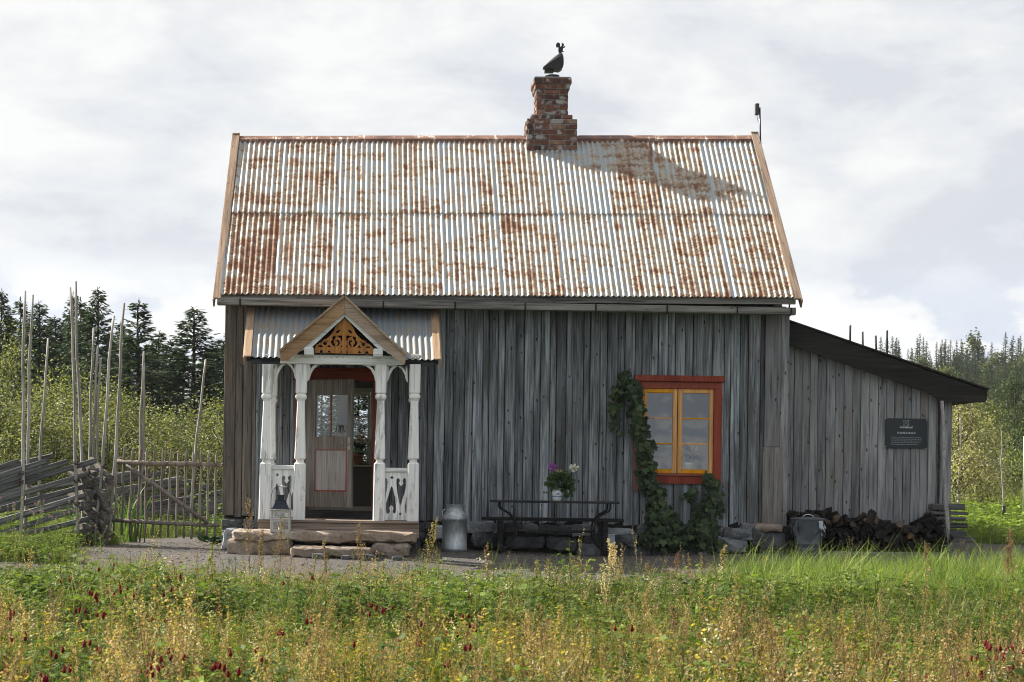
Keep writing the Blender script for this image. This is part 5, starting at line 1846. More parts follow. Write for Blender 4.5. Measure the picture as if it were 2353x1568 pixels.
lms = [log_mesh(.36, .064, k, LOGW) for k in range(9)] + [log_mesh(.36, .064, 20 + k, LOGL) for k in range(2)]
lx0, lx1 = at(1812, 1200, -.05).x, at(2168, 1200, -.05).x
z0l = zgs + .04
box_c = box('concrete_strip', lx0 + .1, lx1 + .05, -.33, .15, zgs - .05, zgs + .03, CONC, None)
tag(box_c, 'low concrete strip under the firewood pile', 'plinth')
tops = [(0, .56), (.13, .58), (.3, .48), (.42, .47), (.5, .56), (.56, .42), (.68, .36), (.8, .34), (.86, .5), (.94, .5), (1, .3)]
nl = 0
row = 0
z = z0l + .045
while z < z0l + .58:
    x = lx0 + (.03 if row % 2 else .08)
    while x < lx1:
        f = (x - lx0) / (lx1 - lx0)
        tz = np.interp(f, [a for a, _ in tops], [b for _, b in tops])
        if z - z0l < tz:
            surface = z - z0l > tz - .13
            m_ = lms[lr.randrange(11)] if surface and lr.random() < .55 else lms[lr.randrange(9)]
            s = lr.uniform(.6, 1.25)
            M_ = Matrix.Translation((x, -.09 + lr.uniform(-.06, .05), z + lr.uniform(-.012, .012))) @ Matrix.Rotation(lr.uniform(-.12, .12), 4, 'Z') @ Matrix.Rotation(lr.uniform(0, 6.28), 4, 'Y') @ Matrix.Scale(s, 4)
            if lr.random() < (.6 if surface else .18):
                M_ = Matrix.Translation((x, -.1 + lr.uniform(-.08, .05), z)) @ Matrix.Rotation(lr.uniform(-1.1, 1.1), 4, 'Z') @ Matrix.Rotation(lr.uniform(-.5, .5), 4, 'X') @ Matrix.Rotation(lr.uniform(0, 6.28), 4, 'Y') @ Matrix.Scale(s, 4)
            tag(obm('firewood_log', m_, None, M_), 'dark split firewood log in the pile against the shed', 'log', 'firewood piled against the shed')
            nl += 1
        x += lr.uniform(.07, .098)
    z += .068
    row += 1
# longer offcuts stacked past the corner of the shed
sz_list = [(2178, 2236, 1246, 13), (2178, 2220, 1231, 11), (2178, 2221, 1214, 11), (2178, 2216, 1199, 9), (2178, 2222, 1186, 7), (2176, 2216, 1172, 14)]
names = ['lowest', 'second lowest', 'third lowest', 'fourth lowest', 'second highest', 'highest']
for k, (p0, p1, py_, hh) in enumerate(sz_list):
    a, b = at(p0, py_ - 6, .1), at(p1, py_ - 6, .1)
    h = hh / 157
    o = beam('timber_offcut', Vector((a.x - .25, .1 + .03 * (k % 2), a.z)), Vector((b.x, .1 + .05 * (k % 3), a.z + .005)), .22, h, STACKW, None, c=.012, jit=.006)
    tag(o, f'{names[k]} weathered timber offcut in the stack past the shed corner', 'timber')
    b2 = beam('timber_offcut', Vector((a.x - .25, .45, a.z)), Vector((b.x - .05, .5, a.z + .005)), .22, h, STACKW, None, c=.012, jit=.006)
    tag(b2, f'{names[k]} timber offcut in the rear of the stack past the shed corner', 'timber')
p0, p1 = at(2164, 922, -.12), at(2178, 1252, -.5)
lp = [p0.lerp(p1, f) + Vector((.012 * math.sin(f * 9), 0, 0)) for f in np.linspace(0, 1, 9)]
V, Fs = tube_geo(lp, [.026, .028, .027, .03, .032, .031, .033, .03, .008], 8)
tag(ob('leaning_pole', V, Fs, POLEW, None, None, True), 'pale pointed wooden pole leaning against the shed corner', 'pole')

# ------------------------------------------------------------------ dustbin with plastic liner
YD = -.62
db = at(1856, 1262, YD)
zg = gz(db.x, YD)
bin_ = thing('dustbin', (db.x, YD, zg), 'grey lidded dustbin with clear plastic liner hanging over its rim', 'bin')
Hb = at(1856, 1195, YD).z - zg
rb = 39 * (YD - CAM_Y) / F
lathe('body', [(rb * .66, 0), (rb * .68, .02), (rb * .70, .08), (rb * .715, .085), (rb * .715, .095), (rb * .71, .1), (rb * .75, .16), (rb * .765, .165), (rb * .765, .175), (rb * .76, .18), (rb * .92, Hb * .97), (rb * .96, Hb), (rb * .9, Hb)], BINM, (db.x, YD, zg), bin_, 28)
lathe('lid', [(rb * .98, 0), (rb * 1.02, .004), (rb * 1.02, .02), (rb * .97, .026), (rb * .5, .04), (.004, .045)], BINM, (db.x, YD, zg + Hb), bin_, 28)
V, Fs = tube_geo([(db.x - .08, YD, zg + Hb + .035), (db.x - .06, YD, zg + Hb + .065), (db.x, YD, zg + Hb + .08), (db.x + .06, YD, zg + Hb + .065), (db.x + .08, YD, zg + Hb + .035)], .006, 6)
ob('lid_handle', V, Fs, WHITEM, bin_, None, True)
V, Fs = [], []
nb_, rows_ = 64, 8
for j in range(rows_):
    f = j / (rows_ - 1)
    for i in range(nb_):
        a = 6.2832 * i / nb_
        cr = mnoise.noise(Vector((math.cos(a) * 3.2, math.sin(a) * 3.2, f * 2.5))) * .035 * min(1, f * 3 + .1)
        cr += .01 * math.sin(a * 17 + 3 * math.sin(f * 4)) * (.3 + f)
        r_ = rb * (.99 + .06 * math.sin(f * 2.4)) + cr
        z_ = Hb * (.985 - f * (.5 + .08 * math.sin(a * 3 + 1) + .04 * math.sin(a * 7)))
        V.append(Vector((r_ * math.cos(a), r_ * math.sin(a), z_)))
for j in range(rows_ - 1):
    for i in range(nb_):
        a, b = j * nb_ + i, j * nb_ + (i + 1) % nb_
        Fs.append((a, b, b + nb_, a + nb_))
ob('plastic_liner', V, Fs, BAG, bin_, Matrix.Translation((db.x, YD, zg)), True)

# ------------------------------------------------------------------ pole fences and gate
zf2 = lambda x, y: (x * .23447, 949.8 + y * .23447)


def pole(top, bot, Y, parent, r=.024, name='pole', dy=0.0, mat=None, foot=True):
    a, b = at(top[0], top[1], Y), at(bot[0], bot[1], Y + dy)
    if foot:
        g = gz(b.x, b.y) - .1
        b = a + (b - a) * ((a.z - g) / (a.z - b.z))
    n = 12
    ph = rng.uniform(0, 6)
    pts, rad = [], []
    for i in range(n):
        f = i / (n - 1)
        p = a.lerp(b, f)
        p.x += .012 * math.sin(ph + f * 7) + .006 * math.sin(ph * 2 + f * 19)
        pts.append(p)
        rad.append(r * (.72 + .36 * f) * rng.uniform(.94, 1.06))
    V, Fs = tube_geo(pts, rad, 7)
    for k in range(7):      # slanting cut at the top
        V[k] += Vector((0, 0, .05 * (k / 6) if k < 4 else .05 * (6 - k) / 6))
    return ob(name, V, Fs, mat or POLEW, parent, None, True)


def rail(p, q, parent, w_=.1, d_=.05, name='rail', mat=None):
    """split rail: a flattened, slightly bowed bar"""
    p, q = Vector(p), Vector(q)
    x = (q - p).normalized()
    up = Vector((0, 0, 1))
    y = up.cross(x).normalized()
    z = x.cross(y)
    n = 7
    L = (q - p).length
    V, Fs = [], []
    ph = rng.uniform(0, 6)
    sec = [(-.5, -.35), (-.1, -.55), (.45, -.4), (.5, .3), (.1, .5), (-.45, .42)]
    sec = [(a * rng.uniform(.85, 1.15), b * rng.uniform(.85, 1.15)) for a, b in sec]
    for i in range(n):
        f = i / (n - 1)
        s = rng.uniform(.9, 1.08) * (1 - .25 * f)
        bow = .018 * math.sin(ph + f * 4)
        for a, b in sec:
            V.append(Vector((L * (f - .5) + rng.uniform(-.012, .012) * (i in (0, n - 1)), a * d_ * s, b * w_ * s + bow)))
    k = len(sec)
    for i in range(n - 1):
        for j in range(k):
            a, b = i * k + j, i * k + (j + 1) % k
            Fs.append((a, a + k, b + k, b))
    Fs += [tuple(range(k)), tuple((n - 1) * k + j for j in range(k))[::-1]]
    M = Matrix((x, y, z)).transposed().to_4x4()
    M.translation = (p + q) / 2
    return ob(name, V, Fs, mat or FENCEW, parent, M)


def band(c, r, parent):
    V, Fs = [], []
    for k in range(3):
        pts = [Vector((c.x + r * 1.5 * math.cos(a), c.y + .05 * math.sin(a), c.z + .012 * k + .012 * math.sin(a * 1.0 + k))) for a in np.linspace(0, 6.283, 11)]
        tube_geo(pts, .007, 4, False, V, Fs)
    return ob('withy_band', V, Fs, TWIG, parent)


YF1 = -.3
fence = thing('pole_fence', (at(60, 1240, YF1).x, YF1, 0), 'slanting split rail fence with tall poles beside the gate', 'fence')
ends = [(190, 475), (440, 458), (662, 482), (945, 462), (968, 550), (975, 662), (975, 768), (982, 888), (972, 990), (972, 1105), (985, 1222)]
for i, (x_, y_) in enumerate(ends):
    e = at(*zf2(x_, y_), YF1)
    L = rng.uniform(2.7, 3.3)
    an = R(19 - i * .35)
    st = e - Vector((math.cos(an) * L, 0, math.sin(an) * L))
    if st.z < gz(st.x, YF1) + .03:
        st = e.lerp(st, (e.z - gz(st.x, YF1) - .03) / (e.z - st.z))
    rail(st + Vector((0, rng.uniform(-.02, .02), 0)), e, fence, .1, .06)
for i in range(5):          # more rails further left, ends hidden in the run
    e = at(*zf2(-150 - i * 40, 430 + i * 150), YF1 + .03)
    st = e - Vector((1.9, 0, .62))
    rail(st, e, fence, .1, .05)
for tp, bt, dy in (((57.5, 672), (49, 1240), -.05), ((75, 681), (60, 1150), .1), ((162, 664), (180, 1226), -.06), ((174, 650), (187, 1060), .12), ((261.5, 729), (230, 1110), .0), ((286, 700), (252, 1225), .05)):
    pole(tp, bt, YF1 + dy, fence, .026)
for px_, py_ in ((49, 1090), (48, 1110), (175, 1066), (176, 1108), (177, 1160), (240, 1075), (255, 1100)):
    band(at(px_, py_, YF1 - .06), .028, fence)
for i in range(26):         # stub rails turning the corner towards the gate, butt ends facing out
    lvl, side = i // 2, i % 2
    c = at(*zf2(795 + side * 150 + rng.uniform(-25, 45), 560 + lvl * 54 + side * 22 + rng.uniform(-10, 10)), YF1 - .03)
    dr = Vector((-rng.uniform(.5, .8), 1.0, rng.uniform(.28, .42))).normalized()
    a = c + Vector((.16, -.1, -.06))
    rail(a, a + dr * rng.uniform(.5, .75), fence, .085, .085, 'stub_rail', STUBW)

YGt = -.12
gate = thing('pole_gate', (at(385, 1230, YGt).x, YGt, 0), 'picket gate of round poles between the fence and the house', 'gate')
g0, g1 = at(*zf2(1125, 474), YGt), at(*zf2(2162, 510), YGt)
tube('top_rail', [g0, g0.lerp(g1, .35) + Vector((0, 0, -.008)), g0.lerp(g1, .7) + Vector((0, 0, .006)), g1], [.034, .036, .035, .03], GATEW, gate, 8)
g2, g3 = at(*zf2(1085, 1045), YGt), at(*zf2(2152, 1100), YGt)
tube('bottom_rail', [g2, g2.lerp(g3, .5) + Vector((0, 0, -.006)), g3], [.03, .032, .028], GATEW, gate, 8)
tube('brace', [at(*zf2(1235, 512), YGt - .035), at(*zf2(1640, 790), YGt - .04), at(*zf2(2042, 1078), YGt - .035)], [.03, .033, .028], GATEW, gate, 8)
tops_ = [1150, 1217, 1298, 1380, 1440, 1515, 1597, 1677, 1752, 1828, 1897, 1975, 2047, 2120]
for i, x_ in enumerate(tops_):
    tp = zf2(x_, 322 + i * 3 + rng.uniform(-14, 14))
    bt = zf2(1115 + i * 76, 1195 + i * 3.2 + rng.uniform(-8, 8))
    a, b = at(*tp, YGt + .05), at(*bt, YGt + .05)
    n = 7
    pts = [a.lerp(b, k / (n - 1)) + Vector((.006 * math.sin(k * 2 + i), 0, 0)) for k in range(n)]
    V, Fs = tube_geo([pts[0]] + [pts[0].lerp(pts[1], .35)] + pts[1:], [.004] + [.019 * rng.uniform(.9, 1.1) for _ in range(n)], 6)
    ob('picket', V, Fs, GATEW, gate, None, True)

YR = 6.0
rear = thing('pole_fence', (at(330, 1190, YR).x, YR, gz(-3, YR)), 'distant split rail fence seen through the gate pickets', 'fence')
for i in range(12):
    e = at(*zf2(1470 + min(i, 5) * 150 + max(0, i - 5) * 30, 548 + i * 42), YR)
    L = 3.4
    st = e - Vector((math.cos(R(11)) * L, 0, math.sin(R(11)) * L))
    rail(st, e, rear, .12, .05)
for i in range(9):
    e = at(*zf2(520 - i * 40, 430 + i * 45), YR)
    rail(e - Vector((3.0, 0, .75)), e, rear, .12, .05)
for tp, bt in (((109, 780), (93, 1060)), ((215, 756), (206, 1053)), ((226, 797), (212, 1053)), ((231, 828), (222, 1053)), ((330, 810), (322, 1055)), ((333, 838), (327, 1055)), ((471, 828), (449, 1058))):
    pole(tp, bt, YR - .05, rear, .028)
YX = 7.5
far = thing('pole_fence', (at(1995, 800, YX).x, YX, gz(9, YX)), 'row of dark fence poles rising behind the shed roof', 'fence')
for tp in ((1952, 750), (1982, 765), (2014, 774), (2037, 762)):
    pole(tp, (tp[0] + 3, 1150), YX, far, .026, mat=DARKW)

# ------------------------------------------------------------------ templates for growing things
def ribbon(pts, w0, w1=0.0, side=None):
    """tapered strip along pts (numpy), returns V, T"""
    pts = np.asarray(pts, float)
    n = len(pts)
    if side is None:
        d = pts[-1] - pts[0]
        side = np.cross(d, (0, 0, 1.0))
        if np.linalg.norm(side) < 1e-6: side = np.array((1.0, 0, 0))
    side = side / (np.linalg.norm(side) + 1e-9)
    ws = np.linspace(w0, w1, n)[:, None] / 2
    V = np.concatenate([pts - side * ws, pts + side * ws])
    T = []
    for i in range(n - 1):
        T += [(i, i + 1, n + i), (i + 1, n + i + 1, n + i)]
    return V, np.array(T)


def rhomb(p, d, l, w_, nrm):
    """pointed leaf blade of 4 vertices"""
    d = d / (np.linalg.norm(d) + 1e-9)
    s = np.cross(d, nrm)
    s = s / (np.linalg.norm(s) + 1e-9)
    V = np.array([p, p + d * l * .45 + s * w_ / 2, p + d * l, p + d * l * .45 - s * w_ / 2])
    return V, np.array([(0, 1, 2), (0, 2, 3)])


def col(c, n, v=.2, r=nr):
    return np.array(c)[None] * (1 + v * r.uniform(-1, 1)) * np.ones((n, 1))


def t_grass(seed, n=12, h=.3, spread=.06, w_=.008, c0=(.06, .11, .02), c1=(.14, .2, .05), arch=.5):
    r = np.random.default_rng(seed)
    b = Batch()
    for _ in range(n):
        a = r.uniform(0, 6.28)
        hh = h * r.uniform(.55, 1.1)
        out = arch * hh * r.uniform(.2, 1.1)
        p0 = np.array((r.normal(0, spread), r.normal(0, spread), 0))
        dv = np.array((math.cos(a), math.sin(a), 0))
        t = np.linspace(0, 1, 5)
        droop = r.uniform(.0, .5) * arch
        pts = p0 + dv * (out * t ** 2)[:, None] + np.array((0, 0, 1)) * (hh * (t - droop * t ** 3))[:, None]
        V, T = ribbon(pts, w_ * r.uniform(.7, 1.3), .0008, np.array((-dv[1], dv[0], 0.25)))
        cc = np.array(c0) + (np.array(c1) - np.array(c0)) * r.random()
        b.add(V, T, np.tile(cc * r.uniform(.8, 1.2), (len(V), 1)))
    return b.tpl()


def t_clover(seed, n=13, h=.22, spread=.11, lf=.03, c0=(.035, .085, .015), c1=(.1, .17, .03)):
    r = np.random.default_rng(seed)
    b = Batch()
    for _ in range(n):
        p0 = np.array((r.normal(0, spread * .5), r.normal(0, spread * .5), 0))
        tip = p0 + np.array((r.normal(0, spread), r.normal(0, spread), h * r.uniform(.5, 1.1)))
        V, T = ribbon(np.stack([p0, (p0 + tip) / 2 + (0, 0, .02), tip]), .004, .003)
        cc = np.array(c0) + (np.array(c1) - np.array(c0)) * r.random()
        b.add(V, T, np.tile(cc * .9, (len(V), 1)))
        nrm = np.array((r.normal(0, .5), r.normal(0, .5), 1))
        a0 = r.uniform(0, 6.28)
        for k in range(3):
            a = a0 + k * 2.09
            V, T = rhomb(tip, np.array((math.cos(a), math.sin(a), r.normal(0, .25))), lf * r.uniform(.8, 1.3), lf * .8, nrm)
            b.add(V, T, np.tile(cc * r.uniform(.85, 1.2), (4, 1)))
    return b.tpl()


def t_dry(seed, h=.5, nb=9, nf=9, fl=.012, c_st=(.2, .13, .06), c0=(.3, .2, .09), c1=(.42, .31, .16), up=.75):
    """branching dry stalk set with small husks"""
    r = np.random.default_rng(seed)
    b = Batch()
    lean = np.array((r.normal(0, .08), r.normal(0, .08), 0))
    V, T = ribbon(np.stack([(0, 0, 0), lean * h * .5 + (0, 0, h * .5), lean * h + (0, 0, h)]), .007, .002, np.array((1.0, .3, 0)))
    b.add(V, T, np.tile(np.array(c_st), (len(V), 1)))
    for i in range(nb):
        f = .3 + .7 * (i + r.random()) / nb
        p = lean * h * f + np.array((0, 0, h * f))
        a = r.uniform(0, 6.28)
        L = h * .42 * (1.15 - f) + .05
        d = np.array((math.cos(a) * (1 - up), math.sin(a) * (1 - up), up)) * L * r.uniform(.7, 1.2)
        V, T = ribbon(np.stack([p, p + d * .6, p + d]), .003, .0015, np.array((-d[1], d[0], .001)))
        b.add(V, T, np.tile(np.array(c_st), (len(V), 1)))
        for k in range(nf):
            q = p + d * (.2 + .8 * (k + r.random()) / nf)
            dd = r.normal(0, 1, 3)
            cc = np.array(c0) + (np.array(c1) - np.array(c0)) * r.random()
            V, T = rhomb(q, dd, fl * r.uniform(.7, 1.5), fl * .6, r.normal(0, 1, 3))
            b.add(V, T, np.tile(cc, (4, 1)))
    return b.tpl()


def t_leafy(seed, h=.4, n=26, lf=.03, c0=(.06, .11, .02), c1=(.2, .22, .04), w_=.35):
    """upright herb with leaves along its stems"""
    r = np.random.default_rng(seed)
    b = Batch()
    for s in range(3):
        lean = np.array((r.normal(0, .18), r.normal(0, .18), 1.0)) * h * r.uniform(.7, 1.1)
        p0 = np.array((r.normal(0, .03), r.normal(0, .03), 0))
        V, T = ribbon(np.stack([p0, p0 + lean * .5, p0 + lean]), .006, .002, np.array((1.0, .2, 0)))
        b.add(V, T, np.tile(np.array(c0), (len(V), 1)))
        for k in range(n // 3):
            f = .15 + .85 * (k + r.random()) / (n / 3)
            a = r.uniform(0, 6.28)
            d = np.array((math.cos(a), math.sin(a), r.uniform(-.1, .8)))
            cc = np.array(c0) + (np.array(c1) - np.array(c0)) * r.random()
            V, T = rhomb(p0 + lean * f, d, lf * (1.3 - .6 * f) * r.uniform(.8, 1.4), lf * w_ * 1.3, np.array((r.normal(0, .4), r.normal(0, .4), 1)))
            b.add(V, T, np.tile(cc, (4, 1)))
    return b.tpl()


def add_blob(b, c, rad, n, size, c0, c1, r):
    for _ in range(n):
        d = r.normal(0, 1, 3)
        d /= np.linalg.norm(d)
        p = np.array(c) + d * np.array(rad) * r.uniform(.3, 1)
        cc = np.array(c0) + (np.array(c1) - np.array(c0)) * r.random()
        V, T = rhomb(p, d + r.normal(0, .5, 3), size * r.uniform(.7, 1.3), size * .6, r.normal(0, 1, 3))
        b.add(V, T, np.tile(cc, (4, 1)))


# ------------------------------------------------------------------ meadow
def in_view(x, y, pad=1.0):
    d = y - CAM_Y
    return d * (-PX / F) - pad < x < d * ((W - PX) / F) + pad


MG = [t_grass(i, 14, .34, .07, .009, (.07, .11, .03), (.17, .22, .07)) for i in range(4)]
MGT = [t_grass(20 + i, 15, .66, .07, .016, (.075, .13, .025), (.22, .28, .075), .9) for i in range(4)]
MGD = [t_grass(40 + i, 13, .48, .08, .006, (.2, .165, .07), (.42, .35, .18), .45) for i in range(3)]
MC = [t_clover(60 + i, 15, .24, .12, .028, (.04, .08, .018), (.14, .19, .05)) for i in range(4)]
MCB = [t_clover(70 + i, 13, .22, .14, .046, (.045, .09, .02), (.15, .21, .05)) for i in range(3)]
MD = [t_dry(80 + i, .5, 10, 9, .014, (.17, .12, .06), (.26, .185, .085), (.44, .34, .19), .7) for i in range(5)]
MDR = [t_dry(90 + i, .52, 9, 8, .014, (.11, .07, .045), (.17, .11, .065), (.3, .21, .13), .66) for i in range(3)]
MY = [t_leafy(100 + i, .42, 30, .03, (.18, .17, .035), (.42, .33, .06), .5) for i in range(4)]
ML = [t_leafy(110 + i, .38, 27, .034, (.045, .08, .02), (.17, .21, .055), .5) for i in range(4)]
MW = [t_dry(120 + i, .4, 7, 6, .015, (.2, .18, .1), (.5, .46, .36), (.66, .62, .52), .65) for i in range(2)]

EDGE = MT = None
mb = Batch()


def sow(n, y0, y1, tpls, smin, smax, tint0, tint1, cond=None, lean=.12, zs=1.0):
    pts = []
    tries = 0
    while len(pts) < n and tries < n * 12:
        tries += 1
        y = rng.uniform(y0, y1)
        # wider rows hold more plants
        if rng.random() > (y - CAM_Y) / (y1 - CAM_Y): continue
        x = rng.uniform((y - CAM_Y) * (-PX / F) - 1.2, (y - CAM_Y) * ((W - PX) / F) + 1.2)
        if cond is not None and not cond(x, y): continue
        pts.append((x, y))
    if not pts: return
    xy = np.array(pts)
    pos = np.column_stack([xy, ground(xy[:, 0], xy[:, 1])])
    which = nr.integers(0, len(tpls), len(pos))
    for k in range(len(tpls)):
        p = pos[which == k]
        m = len(p)
        if not m: continue
        s = nr.uniform(smin, smax, m)
        s = s * (.5 + .5 * sst(np.array([meadow_edge(q[0]) - q[1] for q in p]), 0, 3.2)) if tpls is not MGT and tpls is not EDGE and tpls is not MT else s
        s = s * (.55 + .45 * sst(-p[:, 1], 9.5, 16.5)) if y0 < -15 else s
        patch = np.array([mnoise.noise(Vector((q[0] * .9, q[1] * .9, 3.0))) for q in p])
        hp = np.array([mnoise.noise(Vector((q[0] * 1.6, q[1] * 1.1, 8.0))) for q in p])
        s = s * np.clip(1 + 1.0 * hp, .35, 1.7) if tpls is not MGT else s
        f = np.clip(.5 + patch * .9 + nr.normal(0, .2, m), 0, 1)[:, None]
        tint = np.array(tint0)[None] * (1 - f) + np.array(tint1)[None] * f
        tint = tint * nr.uniform(.75, 1.25, (m, 1))
        scatter(mb, tpls[k], p, nr.uniform(0, 6.28, m), np.stack([s, s * zs * nr.uniform(.85, 1.15, m)], 1), tint, nr.normal(0, lean, (m, 2)))


def patchy(seed, lo):
    return lambda x, y: mnoise.noise(Vector((x * .55 + seed, y * .4, seed * 1.7))) > lo


edge = lambda x, y: y < meadow_edge(x) + .1 * math.sin(x * 9)
tall = lambda x, y: edge(x, y) and x > 3.9 + .5 * math.sin(y * 2) and y > -8.6 - .9 * math.sin(x * 2.1)
notall = lambda x, y: edge(x, y) and not (x > 4.6 and y > -8.0)
# far strip by the gravel: green clover and grass
sow(2300, -11, -4.3, MC, .9, 1.6, (.75, .72, .75), (1.35, 1.22, 1.1), notall)
sow(1500, -11, -4.3, MCB, .8, 1.4, (.7, .75, .75), (1.35, 1.3, 1.1), lambda x, y: notall(x, y) and x < 3.5 and patchy(21, -.15)(x, y))
sow(3000, -11, -4.3, MG, .7, 1.4, (.9, .95, .9), (1.35, 1.3, 1.25), notall)
sow(700, -10, -4.6, MW, .5, 1.1, (.9, .9, .9), (1.1, 1.1, 1.1), lambda x, y: notall(x, y) and patchy(17, -.1)(x, y))
sow(1000, -12, -5.2, ML, .8, 1.4, (.7, .8, .8), (1.3, 1.3, 1.1), notall)
sow(900, -11, -5.4, MD, .5, 1.0, (.8, .8, .8), (1.1, 1.1, 1.1), lambda x, y: notall(x, y) and patchy(4, .0)(x, y))
sow(500, -11, -5.0, MGD, .6, 1.2, (.9, .9, .9), (1.1, 1.1, 1.1), lambda x, y: notall(x, y) and patchy(6, .0)(x, y))
MT = [t_dry(140 + i, .72, 8, 5, .014, (.16, .14, .06), (.26, .21, .1), (.42, .34, .19), .8) for i in range(3)] + [t_grass(150 + i, 5, .75, .02, .006, (.12, .15, .05), (.3, .3, .14), .35) for i in range(2)]
sow(200, -9, -5.2, MT, .5, .85, (.8, .85, .8), (1.25, 1.2, 1.1), lambda x, y: notall(x, y) and patchy(51, -.1)(x, y))
sow(70, -9, -4.8, MT, .5, .85, (.8, .85, .8), (1.25, 1.2, 1.1), tall)
EDGE = [m for m in MG]
sow(300, -6.6, -4.2, EDGE, .7, 1.25, (.9, .95, .9), (1.3, 1.3, 1.2), lambda x, y: notall(x, y) and y > meadow_edge(x) - 1.2 and patchy(31, .02)(x, y))
# tall lush grass at the right
sow(2300, -9.3, -3.6, MGT, .7, 1.25, (.85, .9, .9), (1.35, 1.3, 1.35), tall)
sow(700, -8.8, -3.6, MG, .9, 1.4, (1, 1, 1), (1.4, 1.3, 1.3), tall)
# main meadow, drying to gold and brown towards the camera
sow(950, -20, -10, MD, .7, 1.3, (.7, .7, .7), (1.3, 1.25, 1.2), patchy(1, -.1))
sow(700, -20, -10, MDR, .7, 1.2, (.75, .75, .75), (1.25, 1.2, 1.15), patchy(9, -.05))
sow(1000, -20, -10.5, MY, .7, 1.35, (.7, .72, .7), (1.3, 1.2, 1.0), patchy(2, -.1))
sow(1500, -20, -10, ML, .7, 1.3, (.7, .8, .7), (1.5, 1.5, 1.1), patchy(23, -.25))
sow(1700, -20, -10, MC, .9, 1.7, (.7, .75, .7), (1.6, 1.55, 1.15), patchy(5, -.2))
sow(800, -20, -10, MCB, .8, 1.4, (.7, .8, .7), (1.6, 1.55, 1.15), patchy(13, .0))
sow(1000, -20, -9.5, MGD, .7, 1.3, (.75, .75, .75), (1.2, 1.15, 1.1))
sow(1200, -20, -9.5, MG, .7, 1.3, (.9, .95, .8), (1.6, 1.35, 1.1))
sow(500, -20, -9.5, MW, .6, 1.2, (1, .98, .9), (1, 1, 1), patchy(8, .0))
sow(600, -20, -13, MD, .7, 1.2, (.8, .78, .75), (1.25, 1.2, 1.1), patchy(41, -.1))
sow(800, -20, -12.5, MY, .7, 1.3, (.85, .85, .8), (1.3, 1.15, 1.0), patchy(43, -.15))
sow(500, -20, -13, MDR, .6, 1.1, (.8, .8, .8), (1.2, 1.15, 1.1))
tag(obm('meadow', mb.mesh('meadow', MEADOW)), 'wild meadow of clover, grass and drying weeds before the yard', 'meadow', kind='stuff')

# rough grass beside the path, inside the fence and behind the house
mb = Batch()
for n_, x0, x1, y0, y1, tp, s0_, s1_ in ((450, -6.5, -3.9, -3.0, .4, ML, .4, .8), (500, -6.5, -3.9, -3.1, .4, MCB, .5, .9), (500, -7, -4, -3.2, 2, MG, .5, .9),
                                         (900, -7, -1.9, 3.5, 9, MG, .5, .9), (500, -7, -1.9, 3.8, 9, MCB, .6, 1.0), (900, 8.6, 16, 2.4, 14, MCB, .8, 1.5), (900, 8.2, 17, 2.6, 16, MG, .8, 1.3), (500, 9, 17, 9, 18, MGT, .8, 1.3)):
    P = []
    while len(P) < n_:
        x, y = rng.uniform(x0, x1), rng.uniform(y0, y1)
        if not on_gravel(x, y) or rng.random() < .02: P.append((x, y, gz(x, y)))
    P = np.array(P)
    for k in range(len(tp)):
        p = P[k::len(tp)]
        m = len(p)
        s = nr.uniform(s0_, s1_, m)
        scatter(mb, tp[k], p, nr.uniform(0, 6.28, m), s, nr.uniform(.7, 1.5, (m, 1)) * np.array((1.15, 1.05, .9))[None] * (1.35 if x0 > 8 else 1.0), nr.normal(0, .1, (m, 2)))  # right-hand grass tinted brighter to look sunlit
tag(obm('rough_grass', mb.mesh('rough_grass', MEADOW)), 'rough green grass and weeds round the yard and fence', 'grass', kind='stuff')


def depth_for(px, py, hgt):
    """y where something 'hgt' above the ground meets the picture point"""
    best = None
    for y in np.arange(-20, -4.2, .1):
        p = at(px, py, y)
        e = abs(p.z - gz(p.x, y) - hgt)
        if best is None or e < best[0]: best = (e, y, p)
    return best


# crimson clover, one object each
def clover_mesh(seed):
    r = np.random.default_rng(seed)
    b = Batch()
    h = .46
    V, T = ribbon(np.array([(0, 0, 0), (.01, 0, .25), (.015, .005, h)]), .005, .004, np.array((1.0, .4, 0)))
    b.add(V, T, np.tile((.08, .12, .04), (len(V), 1)))
    V, Fs = lathe_geo([(.003, 0), (.010, .006), (.0115, .016), (.0095, .03), (.006, .04), (.001, .046)], 8)
    V = np.array(V) * (1 + r.normal(0, .08, (len(V), 1)))
    V[:, 2] += h - .01
    V[:, 0] += .015
    T = []
    for f in Fs:
        for i in range(1, len(f) - 1): T.append((f[0], f[i], f[i + 1]))
    C = np.array([(.2, .008, .018) if r.random() < .7 else (.14, .006, .014) for _ in V])
    b.add(V, np.array(T), C)
    add_blob(b, (.015, 0, h + .012), (.0105, .0105, .019), 30, .009, (.16, .006, .014), (.3, .02, .035), r)
    for _ in range(4):
        a = r.uniform(0, 6.28)
        V, T = rhomb(np.array((.01, 0, r.uniform(.15, .4))), np.array((math.cos(a), math.sin(a), .4)), .045, .03, np.array((0, 0, 1.0)))
        b.add(V, T, np.tile((.07, .13, .03), (4, 1)))
    return b.mesh('crimson_clover', MEADOW)


